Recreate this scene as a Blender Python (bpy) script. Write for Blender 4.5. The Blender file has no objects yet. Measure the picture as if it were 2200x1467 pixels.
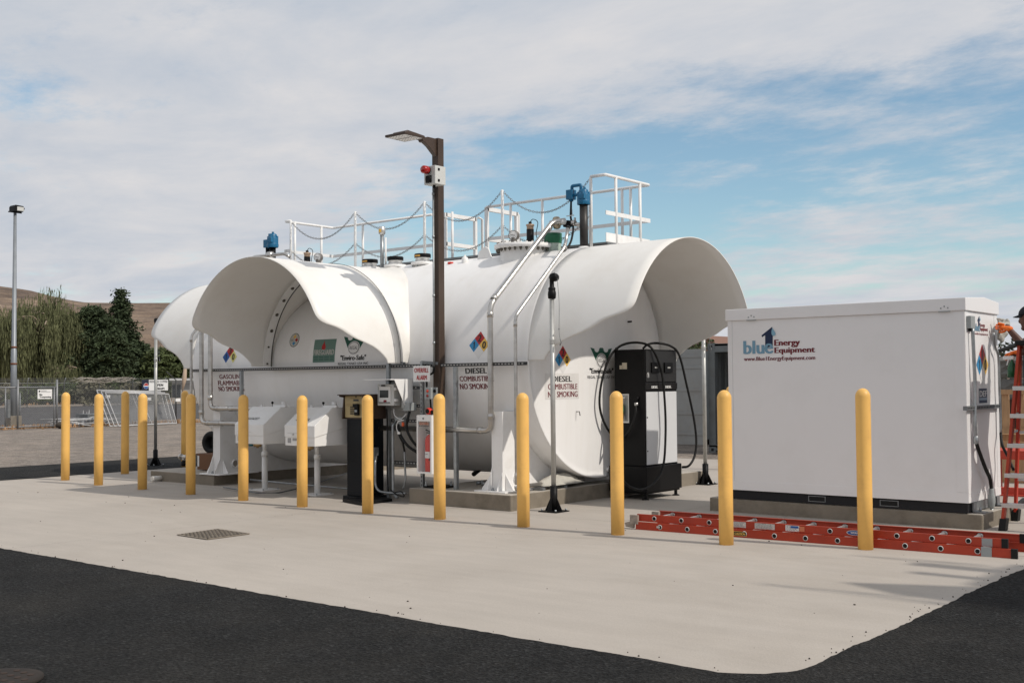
import bpy, bmesh, math, random
from math import sin, cos, pi, radians, sqrt, atan2
from mathutils import Vector, Matrix, noise

random.seed(7)
S = bpy.context.scene
C = S.collection
V = Vector
# ------------------------------------------------------------------ camera
F = 2450.0; PT = radians(2.1); RO = radians(-0.45); YAW = radians(-39.1); HC = 1.5
UX = (cos(YAW), sin(YAW)); UY = (-UX[1], UX[0])
def ray(px, py):
    """direction (site axes) of the sight line through a point of the 2200x1467 photograph"""
    a = (px-1100)/F; b = -(py-733.5)/F
    cr, sr = cos(RO), sin(RO); x = a*cr-b*sr; u = a*sr+b*cr
    c, s = cos(PT), sin(PT); y = c-u*s; z = s+u*c
    return V((x*UX[0]+y*UX[1], x*UY[0]+y*UY[1], z))
def PZ(px, py, z=0.0): r = ray(px, py); t = (z-HC)/r.z; return V((r.x*t, r.y*t, z))
def PY(px, py, y): r = ray(px, py); t = y/r.y; return V((r.x*t, y, HC+r.z*t))
def PX(px, py, x): r = ray(px, py); t = x/r.x; return V((x, r.y*t, HC+r.z*t))
cd = bpy.data.cameras.new('camera'); cam = bpy.data.objects.new('camera', cd); C.objects.link(cam)
cd.sensor_width = 36; cd.lens = F/2200*36; cd.clip_start = .05; cd.clip_end = 9000
f0 = ray(1100, 733.5); rt = (ray(1101, 733.5)-f0).normalized(); up = (ray(1100, 732.5)-f0).normalized(); fw = f0.normalized()
M = Matrix((rt, up, -fw)).transposed().to_4x4(); M.translation = V((0, 0, HC)); cam.matrix_world = M
S.camera = cam
# ------------------------------------------------------------------ light
SUN_EL = radians(44); SUN_AZ = radians(7.8)         # azimuth measured from +X towards +Y
sd = V((cos(SUN_EL)*cos(SUN_AZ), cos(SUN_EL)*sin(SUN_AZ), sin(SUN_EL)))
sl = bpy.data.lights.new('sun', 'SUN'); sl.energy = 3.05; sl.angle = radians(.7); sl.color = (1, .93, .84)
so = bpy.data.objects.new('sun', sl); C.objects.link(so); so.rotation_euler = sd.to_track_quat('Z', 'Y').to_euler()
S.view_settings.view_transform = 'Standard'; S.view_settings.look = 'None'; S.view_settings.gamma = 1
S.view_settings.use_curve_mapping = False; S.view_settings.exposure = -0.12
S.cycles.use_denoising = True; S.cycles.max_bounces = 6; S.cycles.diffuse_bounces = 3
W = bpy.data.worlds.new('World'); S.world = W; W.use_nodes = True
nt = W.node_tree; nt.nodes.clear()
def N(t, **k):
    n = nt.nodes.new(t)
    for a, b in k.items(): setattr(n, a, b)
    return n
def L(a, b): nt.links.new(a, b)
def MATH(op, a, b=None, clamp=False):
    n = nt.nodes.new('ShaderNodeMath'); n.operation = op; n.use_clamp = clamp
    for i, q in enumerate((a, b)):
        if q is None: continue
        if isinstance(q, (int, float)): n.inputs[i].default_value = q
        else: nt.links.new(q, n.inputs[i])
    return n.outputs[0]
sky = N('ShaderNodeTexSky', sky_type='NISHITA', sun_disc=False, sun_elevation=SUN_EL, sun_rotation=pi/2-SUN_AZ)
sky.air_density = 1.0; sky.dust_density = .6; sky.ozone_density = 1.2
tc = N('ShaderNodeTexCoord'); sx = N('ShaderNodeSeparateXYZ'); L(tc.outputs['Generated'], sx.inputs[0])
den = MATH('ADD', MATH('MAXIMUM', sx.outputs[2], 0.0), .10)
cx = N('ShaderNodeCombineXYZ'); L(MATH('DIVIDE', sx.outputs[0], den), cx.inputs[0]); L(MATH('DIVIDE', sx.outputs[1], den), cx.inputs[1])
mp = N('ShaderNodeMapping'); L(cx.outputs[0], mp.inputs[0]); mp.inputs['Rotation'].default_value = (0, 0, radians(38)); mp.inputs['Scale'].default_value = (.70, .95, 1)
n1 = N('ShaderNodeTexNoise'); L(mp.outputs[0], n1.inputs[0]); n1.inputs['Scale'].default_value = .75; n1.inputs['Detail'].default_value = 9; n1.inputs['Roughness'].default_value = .60; n1.inputs['Distortion'].default_value = .15
n2 = N('ShaderNodeTexNoise'); L(mp.outputs[0], n2.inputs[0]); n2.inputs['Scale'].default_value = 3.6; n2.inputs['Detail'].default_value = 10; n2.inputs['Roughness'].default_value = .66
# a clear patch of sky in one direction
bd = ray(1750, 300).normalized(); dot = N('ShaderNodeVectorMath', operation='DOT_PRODUCT'); L(tc.outputs['Generated'], dot.inputs[0])
az = V((bd.x, bd.y, 0)).normalized(); dot.inputs[1].default_value = (az.x, az.y, 0)
mr = N('ShaderNodeMapRange', interpolation_type='SMOOTHSTEP'); L(dot.outputs['Value'], mr.inputs[0]); mr.inputs[1].default_value = .88; mr.inputs[2].default_value = .97
# elevation band of the clear patch
elb = MATH('MULTIPLY', MATH('SUBTRACT', sx.outputs[2], .17), 9.0); elb = MATH('SUBTRACT', 1.0, MATH('MULTIPLY', elb, elb), True)
clear = MATH('MULTIPLY', mr.outputs[0], elb)
cov = MATH('ADD', MATH('MULTIPLY', n1.outputs['Fac'], .58), MATH('MULTIPLY', n2.outputs['Fac'], .42))
cov = MATH('ADD', cov, .10); cov = MATH('SUBTRACT', cov, MATH('MULTIPLY', clear, .20))
cm = N('ShaderNodeMapRange', interpolation_type='SMOOTHSTEP'); L(cov, cm.inputs[0]); cm.inputs[1].default_value = .40; cm.inputs[2].default_value = .585
n3 = N('ShaderNodeTexNoise'); L(mp.outputs[0], n3.inputs[0]); n3.inputs['Scale'].default_value = 1.6; n3.inputs['Detail'].default_value = 9; n3.inputs['Roughness'].default_value = .62
n3.inputs['Distortion'].default_value = .3
cr = N('ShaderNodeValToRGB'); L(n3.outputs['Fac'], cr.inputs[0])
cr.color_ramp.elements[0].position = .36; cr.color_ramp.elements[0].color = (.52, .565, .635, 1)
cr.color_ramp.elements[1].position = .66; cr.color_ramp.elements[1].color = (.70, .69, .70, 1)
cc = N('ShaderNodeVectorMath', operation='SCALE'); L(cr.outputs[0], cc.inputs[0]); cc.inputs[3].default_value = 11.0
sb = N('ShaderNodeVectorMath', operation='MULTIPLY'); L(sky.outputs[0], sb.inputs[0]); sb.inputs[1].default_value = (1.25, 1.38, 1.32)   # colour gain that lifts the sky, green and blue most
mx = N('ShaderNodeMix', data_type='RGBA'); L(cm.outputs[0], mx.inputs[0]); L(sb.outputs[0], mx.inputs[6]); L(cc.outputs[0], mx.inputs[7])
bg = N('ShaderNodeBackground'); bg.inputs[1].default_value = .1; L(mx.outputs[2], bg.inputs[0])
wo = N('ShaderNodeOutputWorld'); L(bg.outputs[0], wo.inputs[0])

# ------------------------------------------------------------------ materials
MATS = {}
def mat(name, col, rough=.6, metal=0., var=.06, vscale=3., bump=0., bscale=60., spec=.4, dirt=None, dscale=2., damt=.5, emit=None, stretch=None, coat=0):
    if name in MATS: return MATS[name]
    m = bpy.data.materials.new(name); m.use_nodes = True; t = m.node_tree; b = t.nodes['Principled BSDF']
    b.inputs['Roughness'].default_value = rough; b.inputs['Metallic'].default_value = metal
    b.inputs['Specular IOR Level'].default_value = spec
    if coat: b.inputs['Coat Weight'].default_value = coat; b.inputs['Coat Roughness'].default_value = .15
    tc = t.nodes.new('ShaderNodeTexCoord'); src = tc.outputs['Object']
    if stretch:
        mp = t.nodes.new('ShaderNodeMapping'); mp.inputs['Scale'].default_value = stretch; t.links.new(src, mp.inputs[0]); src = mp.outputs[0]
    nz = t.nodes.new('ShaderNodeTexNoise'); nz.inputs['Scale'].default_value = vscale; nz.inputs['Detail'].default_value = 6; nz.inputs['Roughness'].default_value = .6
    t.links.new(src, nz.inputs[0])
    r = t.nodes.new('ShaderNodeValToRGB'); t.links.new(nz.outputs['Fac'], r.inputs[0])
    r.color_ramp.elements[0].position = .3; r.color_ramp.elements[1].position = .7
    c = V(col); lo = c*(1-var); hi = c*(1+var)
    r.color_ramp.elements[0].color = (*lo, 1); r.color_ramp.elements[1].color = (*[min(q, .95) for q in hi], 1)
    out = r.outputs[0]
    if dirt:
        n2 = t.nodes.new('ShaderNodeTexNoise'); n2.inputs['Scale'].default_value = dscale; n2.inputs['Detail'].default_value = 8; n2.inputs['Roughness'].default_value = .65
        t.links.new(src, n2.inputs[0]); mr = t.nodes.new('ShaderNodeMapRange'); t.links.new(n2.outputs['Fac'], mr.inputs[0])
        mr.inputs[1].default_value = .48; mr.inputs[2].default_value = .72; mr.inputs[4].default_value = damt
        mx = t.nodes.new('ShaderNodeMix'); mx.data_type = 'RGBA'; t.links.new(mr.outputs[0], mx.inputs[0]); t.links.new(out, mx.inputs[6]); mx.inputs[7].default_value = (*dirt, 1)
        out = mx.outputs[2]
    t.links.new(out, b.inputs['Base Color'])
    rr = t.nodes.new('ShaderNodeMapRange'); t.links.new(nz.outputs['Fac'], rr.inputs[0]); rr.inputs[3].default_value = rough*.85; rr.inputs[4].default_value = min(1, rough*1.15)
    t.links.new(rr.outputs[0], b.inputs['Roughness'])
    if bump:
        n3 = t.nodes.new('ShaderNodeTexNoise'); n3.inputs['Scale'].default_value = bscale; n3.inputs['Detail'].default_value = 5; t.links.new(src, n3.inputs[0])
        bp = t.nodes.new('ShaderNodeBump'); bp.inputs['Strength'].default_value = bump; bp.inputs['Distance'].default_value = .01
        t.links.new(n3.outputs['Fac'], bp.inputs['Height']); t.links.new(bp.outputs[0], b.inputs['Normal'])
    if emit: b.inputs['Emission Color'].default_value = (*emit, 1); b.inputs['Emission Strength'].default_value = 1
    MATS[name] = m; return m
WHITE = mat('tank_white', (.86, .85, .835), .34, var=.02, vscale=.8, dirt=(.74, .715, .67), dscale=1.3, damt=.45, bump=.05, bscale=3, stretch=(2.4, 2.4, .5))
WHITE2 = mat('painted_white', (.84, .835, .82), .40, var=.02, vscale=4, dirt=(.66, .62, .56), dscale=3, damt=.3)
PANEL = mat('panel_white', (.815, .80, .795), .33, var=.012, vscale=.8, bump=.04, bscale=2.5, dirt=(.68, .66, .64), dscale=1.5, damt=.3)
YELLOW = mat('bollard_yellow', (.86, .50, .135), .48, var=.04, vscale=5, dirt=(.62, .35, .11), dscale=9, damt=.4, bump=.08, bscale=25)
GALV = mat('galvanised', (.34, .36, .37), .42, .75, var=.2, vscale=12)
GALVD = mat('galvanised_dull', (.20, .21, .215), .55, .5, var=.2, vscale=10)
STEEL = mat('stainless', (.52, .50, .47), .3, .95, var=.18, vscale=3, stretch=(1, 1, 4))
ALU = mat('aluminium', (.62, .62, .61), .38, .85, var=.08, vscale=6)
BLACK = mat('black_paint', (.006, .006, .0065), .5, var=.2, vscale=5, spec=.18)
RUBBER = mat('black_rubber', (.010, .010, .010), .55, var=.2, vscale=20, spec=.25)
DARK = mat('dark_slot', (.01, .01, .01), .9, var=.1)
BRONZE = mat('bronze_paint', (.058, .037, .026), .45, var=.12, vscale=4)
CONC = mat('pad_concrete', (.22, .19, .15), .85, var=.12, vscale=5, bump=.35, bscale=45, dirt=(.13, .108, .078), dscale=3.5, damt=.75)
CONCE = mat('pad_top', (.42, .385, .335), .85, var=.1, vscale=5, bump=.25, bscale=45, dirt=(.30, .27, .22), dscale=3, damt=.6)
JOINT = mat('joint', (.17, .15, .125), .95, var=.3, vscale=20)
RED = mat('decal_red', (.42, .018, .02), .5, var=.05); DRED = mat('decal_maroon', (.16, .012, .02), .5, var=.04)
BLU = mat('decal_blue', (.03, .25, .50), .5, var=.05); BLU2 = mat('decal_dark_blue', (.02, .10, .34), .5, var=.05)
YEL = mat('decal_yellow', (.80, .50, .10), .5, var=.05); YEL2 = mat('decal_pale_yellow', (.72, .66, .22), .5, var=.05)
INK = mat('decal_black', (.015, .015, .015), .5, var=.05); WH = mat('decal_white', (.76, .755, .74), .5, var=.02)
LBLUE = mat('decal_light_blue', (.20, .38, .52), .5, var=.03); NAVY = mat('decal_navy', (.006, .018, .06), .5, var=.05)
GREEN = mat('decal_green', (.012, .085, .055), .5, var=.05); FGREEN = mat('decal_sage', (.13, .23, .19), .5, var=.04)
GREYP = mat('grey_plastic', (.30, .32, .32), .5, var=.04); LGREY = mat('light_grey_plastic', (.58, .59, .57), .5, var=.03)
PBLUE = mat('pump_blue', (.012, .13, .26), .38, var=.15, vscale=14)
ORANGE = mat('ladder_orange', (.40, .042, .015), .5, var=.12, vscale=5, dirt=(.27, .03, .02), dscale=3, damt=.65)
FRED = mat('extinguisher_red', (.60, .030, .014), .3, var=.03)
BRASS = mat('brass', (.45, .30, .14), .35, .9, var=.15, vscale=20)
CARD = mat('cardboard', (.17, .085, .045), .85, var=.08, vscale=6)

def asphalt(name, col, dust, scale=1.0, damt=.35, contrast=1.0):
    m = bpy.data.materials.new(name); m.use_nodes = True; t = m.node_tree; b = t.nodes['Principled BSDF']; b.inputs['Roughness'].default_value = .95; b.inputs['Specular IOR Level'].default_value = .2
    tc = t.nodes.new('ShaderNodeTexCoord')
    def noi(s, d=4, r=.6):
        n = t.nodes.new('ShaderNodeTexNoise'); n.inputs['Scale'].default_value = s; n.inputs['Detail'].default_value = d; n.inputs['Roughness'].default_value = r; t.links.new(tc.outputs['Object'], n.inputs[0]); return n
    def ramp(src, p0, p1, c0, c1, mid=None):
        r = t.nodes.new('ShaderNodeValToRGB'); t.links.new(src, r.inputs[0]); r.color_ramp.elements[0].position = p0; r.color_ramp.elements[1].position = p1
        r.color_ramp.elements[0].color = (*c0, 1); r.color_ramp.elements[1].color = (*c1, 1)
        if mid: e = r.color_ramp.elements.new(mid[0]); e.color = (*mid[1], 1)
        return r.outputs[0]
    def mix(f, a, c, mode='MIX'):
        x = t.nodes.new('ShaderNodeMix'); x.data_type = 'RGBA'; x.blend_type = mode
        if isinstance(f, float): x.inputs[0].default_value = f
        else: t.links.new(f, x.inputs[0])
        t.links.new(a, x.inputs[6]); t.links.new(c, x.inputs[7]); return x.outputs[2]
    c = V(col); k = contrast
    g1 = noi(48*scale, 5, .75); v = t.nodes.new('ShaderNodeTexVoronoi'); v.inputs['Scale'].default_value = 70*scale; t.links.new(tc.outputs['Object'], v.inputs[0])
    base = ramp(g1.outputs['Fac'], .36, .68, c*(1-.75*k), c*(1+1.6*k), (.5, c))
    st = ramp(v.outputs['Color'], .80, .97, (0, 0, 0), c*2.2*k); base = mix(1.0, base, st, 'ADD')      # paler chips of stone
    n2 = noi(.55, 8, .68); base = mix(ramp(n2.outputs['Fac'], .45, .72, (0, 0, 0), (damt,)*3), base, ramp(g1.outputs['Fac'], .3, .7, V(dust)*.7, V(dust)*1.35))
    n4 = noi(2.3, 5, .6); base = mix(1.0, base, ramp(n4.outputs['Fac'], .3, .7, (.72,)*3, (1.22,)*3), 'MULTIPLY')
    t.links.new(base, b.inputs['Base Color'])
    bp = t.nodes.new('ShaderNodeBump'); bp.inputs['Strength'].default_value = .9; bp.inputs['Distance'].default_value = .018
    ad = t.nodes.new('ShaderNodeMath'); ad.operation = 'ADD'; t.links.new(g1.outputs['Fac'], ad.inputs[0]); t.links.new(v.outputs['Distance'], ad.inputs[1])
    t.links.new(ad.outputs[0], bp.inputs['Height']); t.links.new(bp.outputs[0], b.inputs['Normal'])
    return m
def concrete_mat():
    m = mat('apron_concrete', (.425, .385, .34), .9, var=.055, vscale=.6, bump=.25, bscale=70, dirt=(.345, .305, .26), dscale=.45, damt=.6)
    t = m.node_tree; b = t.nodes['Principled BSDF']; src = b.inputs['Base Color'].links[0].from_socket; tc = t.nodes.new('ShaderNodeTexCoord')
    def noi(s, d, r, st=None):
        n = t.nodes.new('ShaderNodeTexNoise'); n.inputs['Scale'].default_value = s; n.inputs['Detail'].default_value = d; n.inputs['Roughness'].default_value = r
        if st: q = t.nodes.new('ShaderNodeMapping'); q.inputs['Scale'].default_value = st; t.links.new(tc.outputs['Object'], q.inputs[0]); t.links.new(q.outputs[0], n.inputs[0])
        else: t.links.new(tc.outputs['Object'], n.inputs[0])
        return n.outputs['Fac']
    def mul(col, f, a, c, lo, hi):
        r = t.nodes.new('ShaderNodeValToRGB'); t.links.new(f, r.inputs[0]); r.color_ramp.elements[0].position = a; r.color_ramp.elements[1].position = c; r.color_ramp.elements[0].color = (lo,)*3+(1,); r.color_ramp.elements[1].color = (hi,)*3+(1,)
        x = t.nodes.new('ShaderNodeMix'); x.data_type = 'RGBA'; x.blend_type = 'MULTIPLY'; x.inputs[0].default_value = 1; t.links.new(col, x.inputs[6]); t.links.new(r.outputs[0], x.inputs[7]); return x.outputs[2]
    c = mul(src, noi(55, 4, .7), .3, .7, .93, 1.05)                       # grain
    c = mul(c, noi(3.2, 6, .62, (.35, 1.6, 1)), .35, .65, .955, 1.03)      # broom streaks
    c = mul(c, noi(1.1, 9, .7), .66, .78, 1.0, .80)                        # damp and oily blotches
    c = mul(c, noi(7, 5, .75), .70, .80, 1.0, .84)
    t.links.new(c, b.inputs['Base Color']); return m
MATS.pop('apron_concrete', None); APRON = concrete_mat()
ASPH = asphalt('new_asphalt', (.0150, .0152, .0152), (.046, .042, .036), .8, .55)
ROADM = asphalt('old_asphalt', (.085, .083, .085), (.12, .115, .11), .3, .35, .3)
DIRT = asphalt('gravel_yard', (.215, .187, .163), (.34, .285, .235), .35, .7, .35)
VERGE = asphalt('dry_verge', (.34, .24, .15), (.25, .17, .11), .3, .6, .4)

# ------------------------------------------------------------------ mesh tools
def frame(d):
    d = V(d).normalized(); a = V((0, 0, 1)) if abs(d.z) < .95 else V((1, 0, 0))
    u = d.cross(a).normalized(); return u, d.cross(u).normalized()
def fillet(pts, r, n=5):
    pts = [V(p) for p in pts]; out = [pts[0]]
    for i in range(1, len(pts)-1):
        a, b, c = pts[i-1], pts[i], pts[i+1]; u = (a-b); w = (c-b); q = min(r, u.length*.48, w.length*.48)
        p0 = b+u.normalized()*q; p1 = b+w.normalized()*q
        for k in range(n+1):
            t = k/n; out.append(p0*(1-t)**2+b*2*t*(1-t)+p1*t*t)
    out.append(pts[-1]); return out
def bez(pts, n=14):
    """smooth (Catmull-Rom) curve through pts"""
    P = [V(p) for p in pts]; P = [P[0]*2-P[1]]+P+[P[-1]*2-P[-2]]; o = []
    for i in range(1, len(P)-2):
        for k in range(n):
            t = k/n; a, b, c, d = P[i-1:i+3]
            o.append(.5*((2*b)+(c-a)*t+(2*a-5*b+4*c-d)*t*t+(3*b-a-3*c+d)*t**3))
    o.append(P[-2]); return o
class MB:
    def __init__(s): s.v = []; s.f = []; s.m = []; s.s = []
    def add(s, vs, fs, m=0, sm=False):
        k = len(s.v); s.v += [V(v) for v in vs]
        for f in fs: s.f.append([i+k for i in f]); s.m.append(m); s.s.append(sm)
        return s
    def box(s, x0, x1, y0, y1, z0, z1, m=0):
        x0, x1 = min(x0, x1), max(x0, x1); y0, y1 = min(y0, y1), max(y0, y1); z0, z1 = min(z0, z1), max(z0, z1)
        return s.add([(x0,y0,z0),(x1,y0,z0),(x1,y1,z0),(x0,y1,z0),(x0,y0,z1),(x1,y0,z1),(x1,y1,z1),(x0,y1,z1)], [(0,3,2,1),(4,5,6,7),(0,1,5,4),(1,2,6,5),(2,3,7,6),(3,0,4,7)], m)
    def cbox(s, c, dx, dy, dz, m=0): return s.box(c[0]-dx/2, c[0]+dx/2, c[1]-dy/2, c[1]+dy/2, c[2]-dz/2, c[2]+dz/2, m)
    def bar(s, p0, p1, w, h, upv=(0, 0, 1), m=0):
        p0, p1 = V(p0), V(p1); d = (p1-p0).normalized(); u = d.cross(V(upv))
        if u.length < 1e-3: u = d.cross(V((1, 0, 0)))
        u.normalize(); w2 = u*w/2; h2 = u.cross(d).normalized()*h/2; vs = []
        for p in (p0, p1): vs += [p-w2-h2, p+w2-h2, p+w2+h2, p-w2+h2]
        return s.add(vs, [(0,1,2,3),(7,6,5,4),(0,4,5,1),(1,5,6,2),(2,6,7,3),(3,7,4,0)], m)
    def prism(s, poly, vec, m=0):
        n = len(poly); P = [V(p) for p in poly]; vec = V(vec)
        return s.add(P+[p+vec for p in P], [tuple(range(n))[::-1], tuple(range(n, 2*n))]+[(i, (i+1) % n, (i+1) % n+n, i+n) for i in range(n)], m)
    def tube(s, pts, r, n=12, m=0, caps=True, closed=False):
        P = [V(p) for p in pts]; k = len(P); R = r if isinstance(r, (list, tuple)) else [r]*k; vs = []; u = None
        for i in range(k):
            if closed: d = P[(i+1) % k]-P[i-1]
            else: d = (P[min(i+1, k-1)]-P[max(i-1, 0)])
            d.normalize()
            if u is None: u, _ = frame(d)
            u = (u-d*u.dot(d)); u = u.normalized() if u.length > 1e-6 else frame(d)[0]; w = d.cross(u)
            vs += [P[i]+(u*cos(2*pi*j/n)+w*sin(2*pi*j/n))*R[i] for j in range(n)]
        fs = []
        for i in range(k if closed else k-1):
            a = i*n; b = ((i+1) % k)*n
            fs += [(a+j, a+(j+1) % n, b+(j+1) % n, b+j) for j in range(n)]
        s.add(vs, fs, m, True)
        if caps and not closed:
            b = len(s.v)-len(vs); s.f.append([b+j for j in range(n)][::-1]); s.m.append(m); s.s.append(False)
            s.f.append([b+(k-1)*n+j for j in range(n)]); s.m.append(m); s.s.append(False)
        return s
    def cyl(s, p0, p1, r, n=16, m=0): return s.tube([p0, p1], r, n, m)
    def lathe(s, o, ax, prof, n=24, m=0, sm=True):
        o = V(o); ax = V(ax).normalized(); u, w = frame(ax); vs = []
        for r, h in prof: vs += [o+ax*h+(u*cos(2*pi*j/n)+w*sin(2*pi*j/n))*r for j in range(n)]
        fs = [(i*n+j, i*n+(j+1) % n, (i+1)*n+(j+1) % n, (i+1)*n+j) for i in range(len(prof)-1) for j in range(n)]
        return s.add(vs, fs, m, sm)
    def ball(s, c, r, m=0, sc=(1, 1, 1), n=16, k=10):
        vs = []; c = V(c)
        for i in range(k+1):
            a = pi*i/k; vs += [c+V((sin(a)*cos(2*pi*j/n)*r*sc[0], sin(a)*sin(2*pi*j/n)*r*sc[1], cos(a)*r*sc[2])) for j in range(n)]
        return s.add(vs, [(i*n+j, (i+1)*n+j, (i+1)*n+(j+1) % n, i*n+(j+1) % n) for i in range(k) for j in range(n)], m, True)
    def strut(s, p0, p1, face, w=.041, m=0, md=1, pitch=.052, off=.0015):
        """slotted channel: bar with a row of slots on the side 'face'"""
        p0, p1, fc = V(p0), V(p1), V(face); d = (p1-p0); ln = d.length; d.normalize(); s.bar(p0, p1, w, w, fc, m)
        side = d.cross(fc).normalized(); k = int(ln/pitch)
        for i in range(k):
            c = p0+d*(i+.5)*pitch+fc*(w/2+off); a = d*pitch*.28; b = side*w*.17
            s.add([c-a-b, c+a-b, c+a+b, c-a+b], [(0, 1, 2, 3)], md)
        return s
    def build(s, name, mats, parent=None, bevel=0, seg=2, solid=0, weld=False):
        me = bpy.data.meshes.new(name); root = parent
        off = V((0, 0, 0))
        while root is not None: off += root.location; root = root.parent
        me.from_pydata([v-off for v in s.v], [], s.f)
        for q in (mats if isinstance(mats, (list, tuple)) else [mats]): me.materials.append(q)
        me.polygons.foreach_set('material_index', s.m); me.polygons.foreach_set('use_smooth', s.s)
        if weld:
            bm = bmesh.new(); bm.from_mesh(me); bmesh.ops.remove_doubles(bm, verts=bm.verts, dist=1e-5); bm.to_mesh(me); bm.free()
        me.update(); o = bpy.data.objects.new(name, me); C.objects.link(o)
        if parent is not None: o.parent = parent
        if bevel:
            b = o.modifiers.new('b', 'BEVEL'); b.width = bevel; b.segments = seg; b.limit_method = 'ANGLE'; b.angle_limit = radians(40); b.harden_normals = False
        if solid:
            q = o.modifiers.new('s', 'SOLIDIFY'); q.thickness = solid; q.offset = 0
        return o
def tag(o, label=None, cat=None, group=None, kind=None):
    if label: o['label'] = label
    if cat: o['category'] = cat
    if group: o['group'] = group
    if kind: o['kind'] = kind
    return o
def thing(name, label, cat, loc=(0, 0, 0), group=None):
    o = bpy.data.objects.new(name, None); o.empty_display_size = .2; C.objects.link(o); o.location = loc; return tag(o, label, cat, group)
def copy_tree(o, parent=None):
    c = o.copy(); C.objects.link(c); c.parent = parent
    for ch in [q for q in bpy.data.objects if q.parent == o]: copy_tree(ch, c)
    return c
# --- decals: flat coloured shapes given in (u, v), laid on a surface by a mapping function
def tri2d(poly):
    me = bpy.data.meshes.new('t'); me.from_pydata([(x, y, 0) for x, y in poly], [], [tuple(range(len(poly)))]); bm = bmesh.new(); bm.from_mesh(me)
    bmesh.ops.triangulate(bm, faces=bm.faces); vs = [(v.co.x, v.co.y) for v in bm.verts]; fs = [tuple(v.index for v in f.verts) for f in bm.faces]; bm.free(); bpy.data.meshes.remove(me)
    return vs, fs
def text2d(txt, x0, x1, y0, y1, bold=0., slant=0.):
    cu = bpy.data.curves.new('txt', 'FONT'); cu.body = txt; cu.size = 1; cu.offset = bold; cu.shear = slant; cu.resolution_u = 3; cu.space_character = 1.02
    o = bpy.data.objects.new('txt', cu); C.objects.link(o); dg = bpy.context.evaluated_depsgraph_get()
    me = bpy.data.meshes.new_from_object(o.evaluated_get(dg)); bm = bmesh.new(); bm.from_mesh(me); bmesh.ops.triangulate(bm, faces=bm.faces)
    vs = [(v.co.x, v.co.y) for v in bm.verts]; fs = [tuple(v.index for v in f.verts) for f in bm.faces]; bm.free()
    bpy.data.objects.remove(o); bpy.data.curves.remove(cu); bpy.data.meshes.remove(me)
    a = min(v[0] for v in vs); b = max(v[0] for v in vs); c = min(v[1] for v in vs); d = max(v[1] for v in vs)
    return [(x0+(x-a)/(b-a)*(x1-x0), y0+(y-c)/(d-c)*(y1-y0)) for x, y in vs], fs
class Decal:
    def __init__(s, mp, lim=9): s.mp = mp; s.mb = MB(); s.mats = []; s.lim = lim; s.flip = False
    def _add(s, vs, fs, m, lay):
        if m not in s.mats: s.mats.append(m)
        k = s.mats.index(m); tris = [[vs[i] for i in f] for f in fs]; out = []
        while tris:
            t = tris.pop(); ext = max(p[1] for p in t)-min(p[1] for p in t)
            if ext > s.lim:
                e = max(range(3), key=lambda i: abs(t[i][1]-t[(i+1) % 3][1])); a, b, c = t[e], t[(e+1) % 3], t[(e+2) % 3]; mid = ((a[0]+b[0])/2, (a[1]+b[1])/2)
                tris += [[a, mid, c], [mid, b, c]]
            else: out.append(t)
        for t in out: s.mb.add([s.mp(u, v, .002+.0016*lay) for u, v in t], [(0, 1, 2)], k)
    def poly(s, p, m, lay=0): s._add(*tri2d(p), m, lay); return s
    def rect(s, x0, x1, y0, y1, m, lay=0): return s.poly([(x0, y0), (x1, y0), (x1, y1), (x0, y1)], m, lay)
    def text(s, t, x0, x1, y0, y1, m, lay=1, bold=0., slant=0.):
        if t == '1':
            w, h = x1-x0, y1-y0; return s.poly([(x0+w*.35, y0), (x0+w*.8, y0), (x0+w*.8, y1), (x0+w*.5, y1), (x0, y1-h*.22), (x0, y1-h*.36), (x0+w*.35, y1-h*.24)], m, lay)
        k = 1+(2 if bold > .006 else 1 if bold > 0 else 0); sh = (y1-y0)*(.062 if bold > .006 else .075)
        for i in range(k):      # heavier strokes: the word laid again a hair to the side
            dx = sh*(i-(k-1)/2); q = text2d(t, x0+sh*.5, x1-sh*.5, y0, y1, 0, slant); s._add([(x+dx, y) for x, y in q[0]], q[1], m, lay+.12*i)
        return s
    def oval(s, cx, cy, a, b, m, lay=0, n=28): return s.poly([(cx+a*cos(2*pi*i/n), cy+b*sin(2*pi*i/n)) for i in range(n)], m, lay)
    def build(s, name, parent, label=None): return tag(s.mb.build(name, s.mats, parent), label)
def nfpa(d, cx, cy, h, nums, blue=None, yel=None):
    w = h*.94; b = blue or BLU; y = yel or YEL; g = .0
    d.poly([(cx, cy), (cx-w/2, cy+h/2), (cx, cy+h), (cx+w/2, cy+h/2)][::-1], RED)
    d.poly([(cx, cy), (cx-w/2, cy-h/2), (cx-w, cy), (cx-w/2, cy+h/2)][::-1], b)
    d.poly([(cx, cy), (cx+w/2, cy+h/2), (cx+w, cy), (cx+w/2, cy-h/2)][::-1], y)
    d.poly([(cx, cy), (cx+w/2, cy-h/2), (cx, cy-h), (cx-w/2, cy-h/2)][::-1], WH)
    for t, (x, yy) in zip(nums, ((cx-w/2, cy), (cx, cy+h/2), (cx+w/2, cy))): d.text(t, x-.1*h if t == '1' else x-.16*h, x+.1*h if t == '1' else x+.16*h, yy-.26*h, yy+.26*h, INK, 1, .01)
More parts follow.
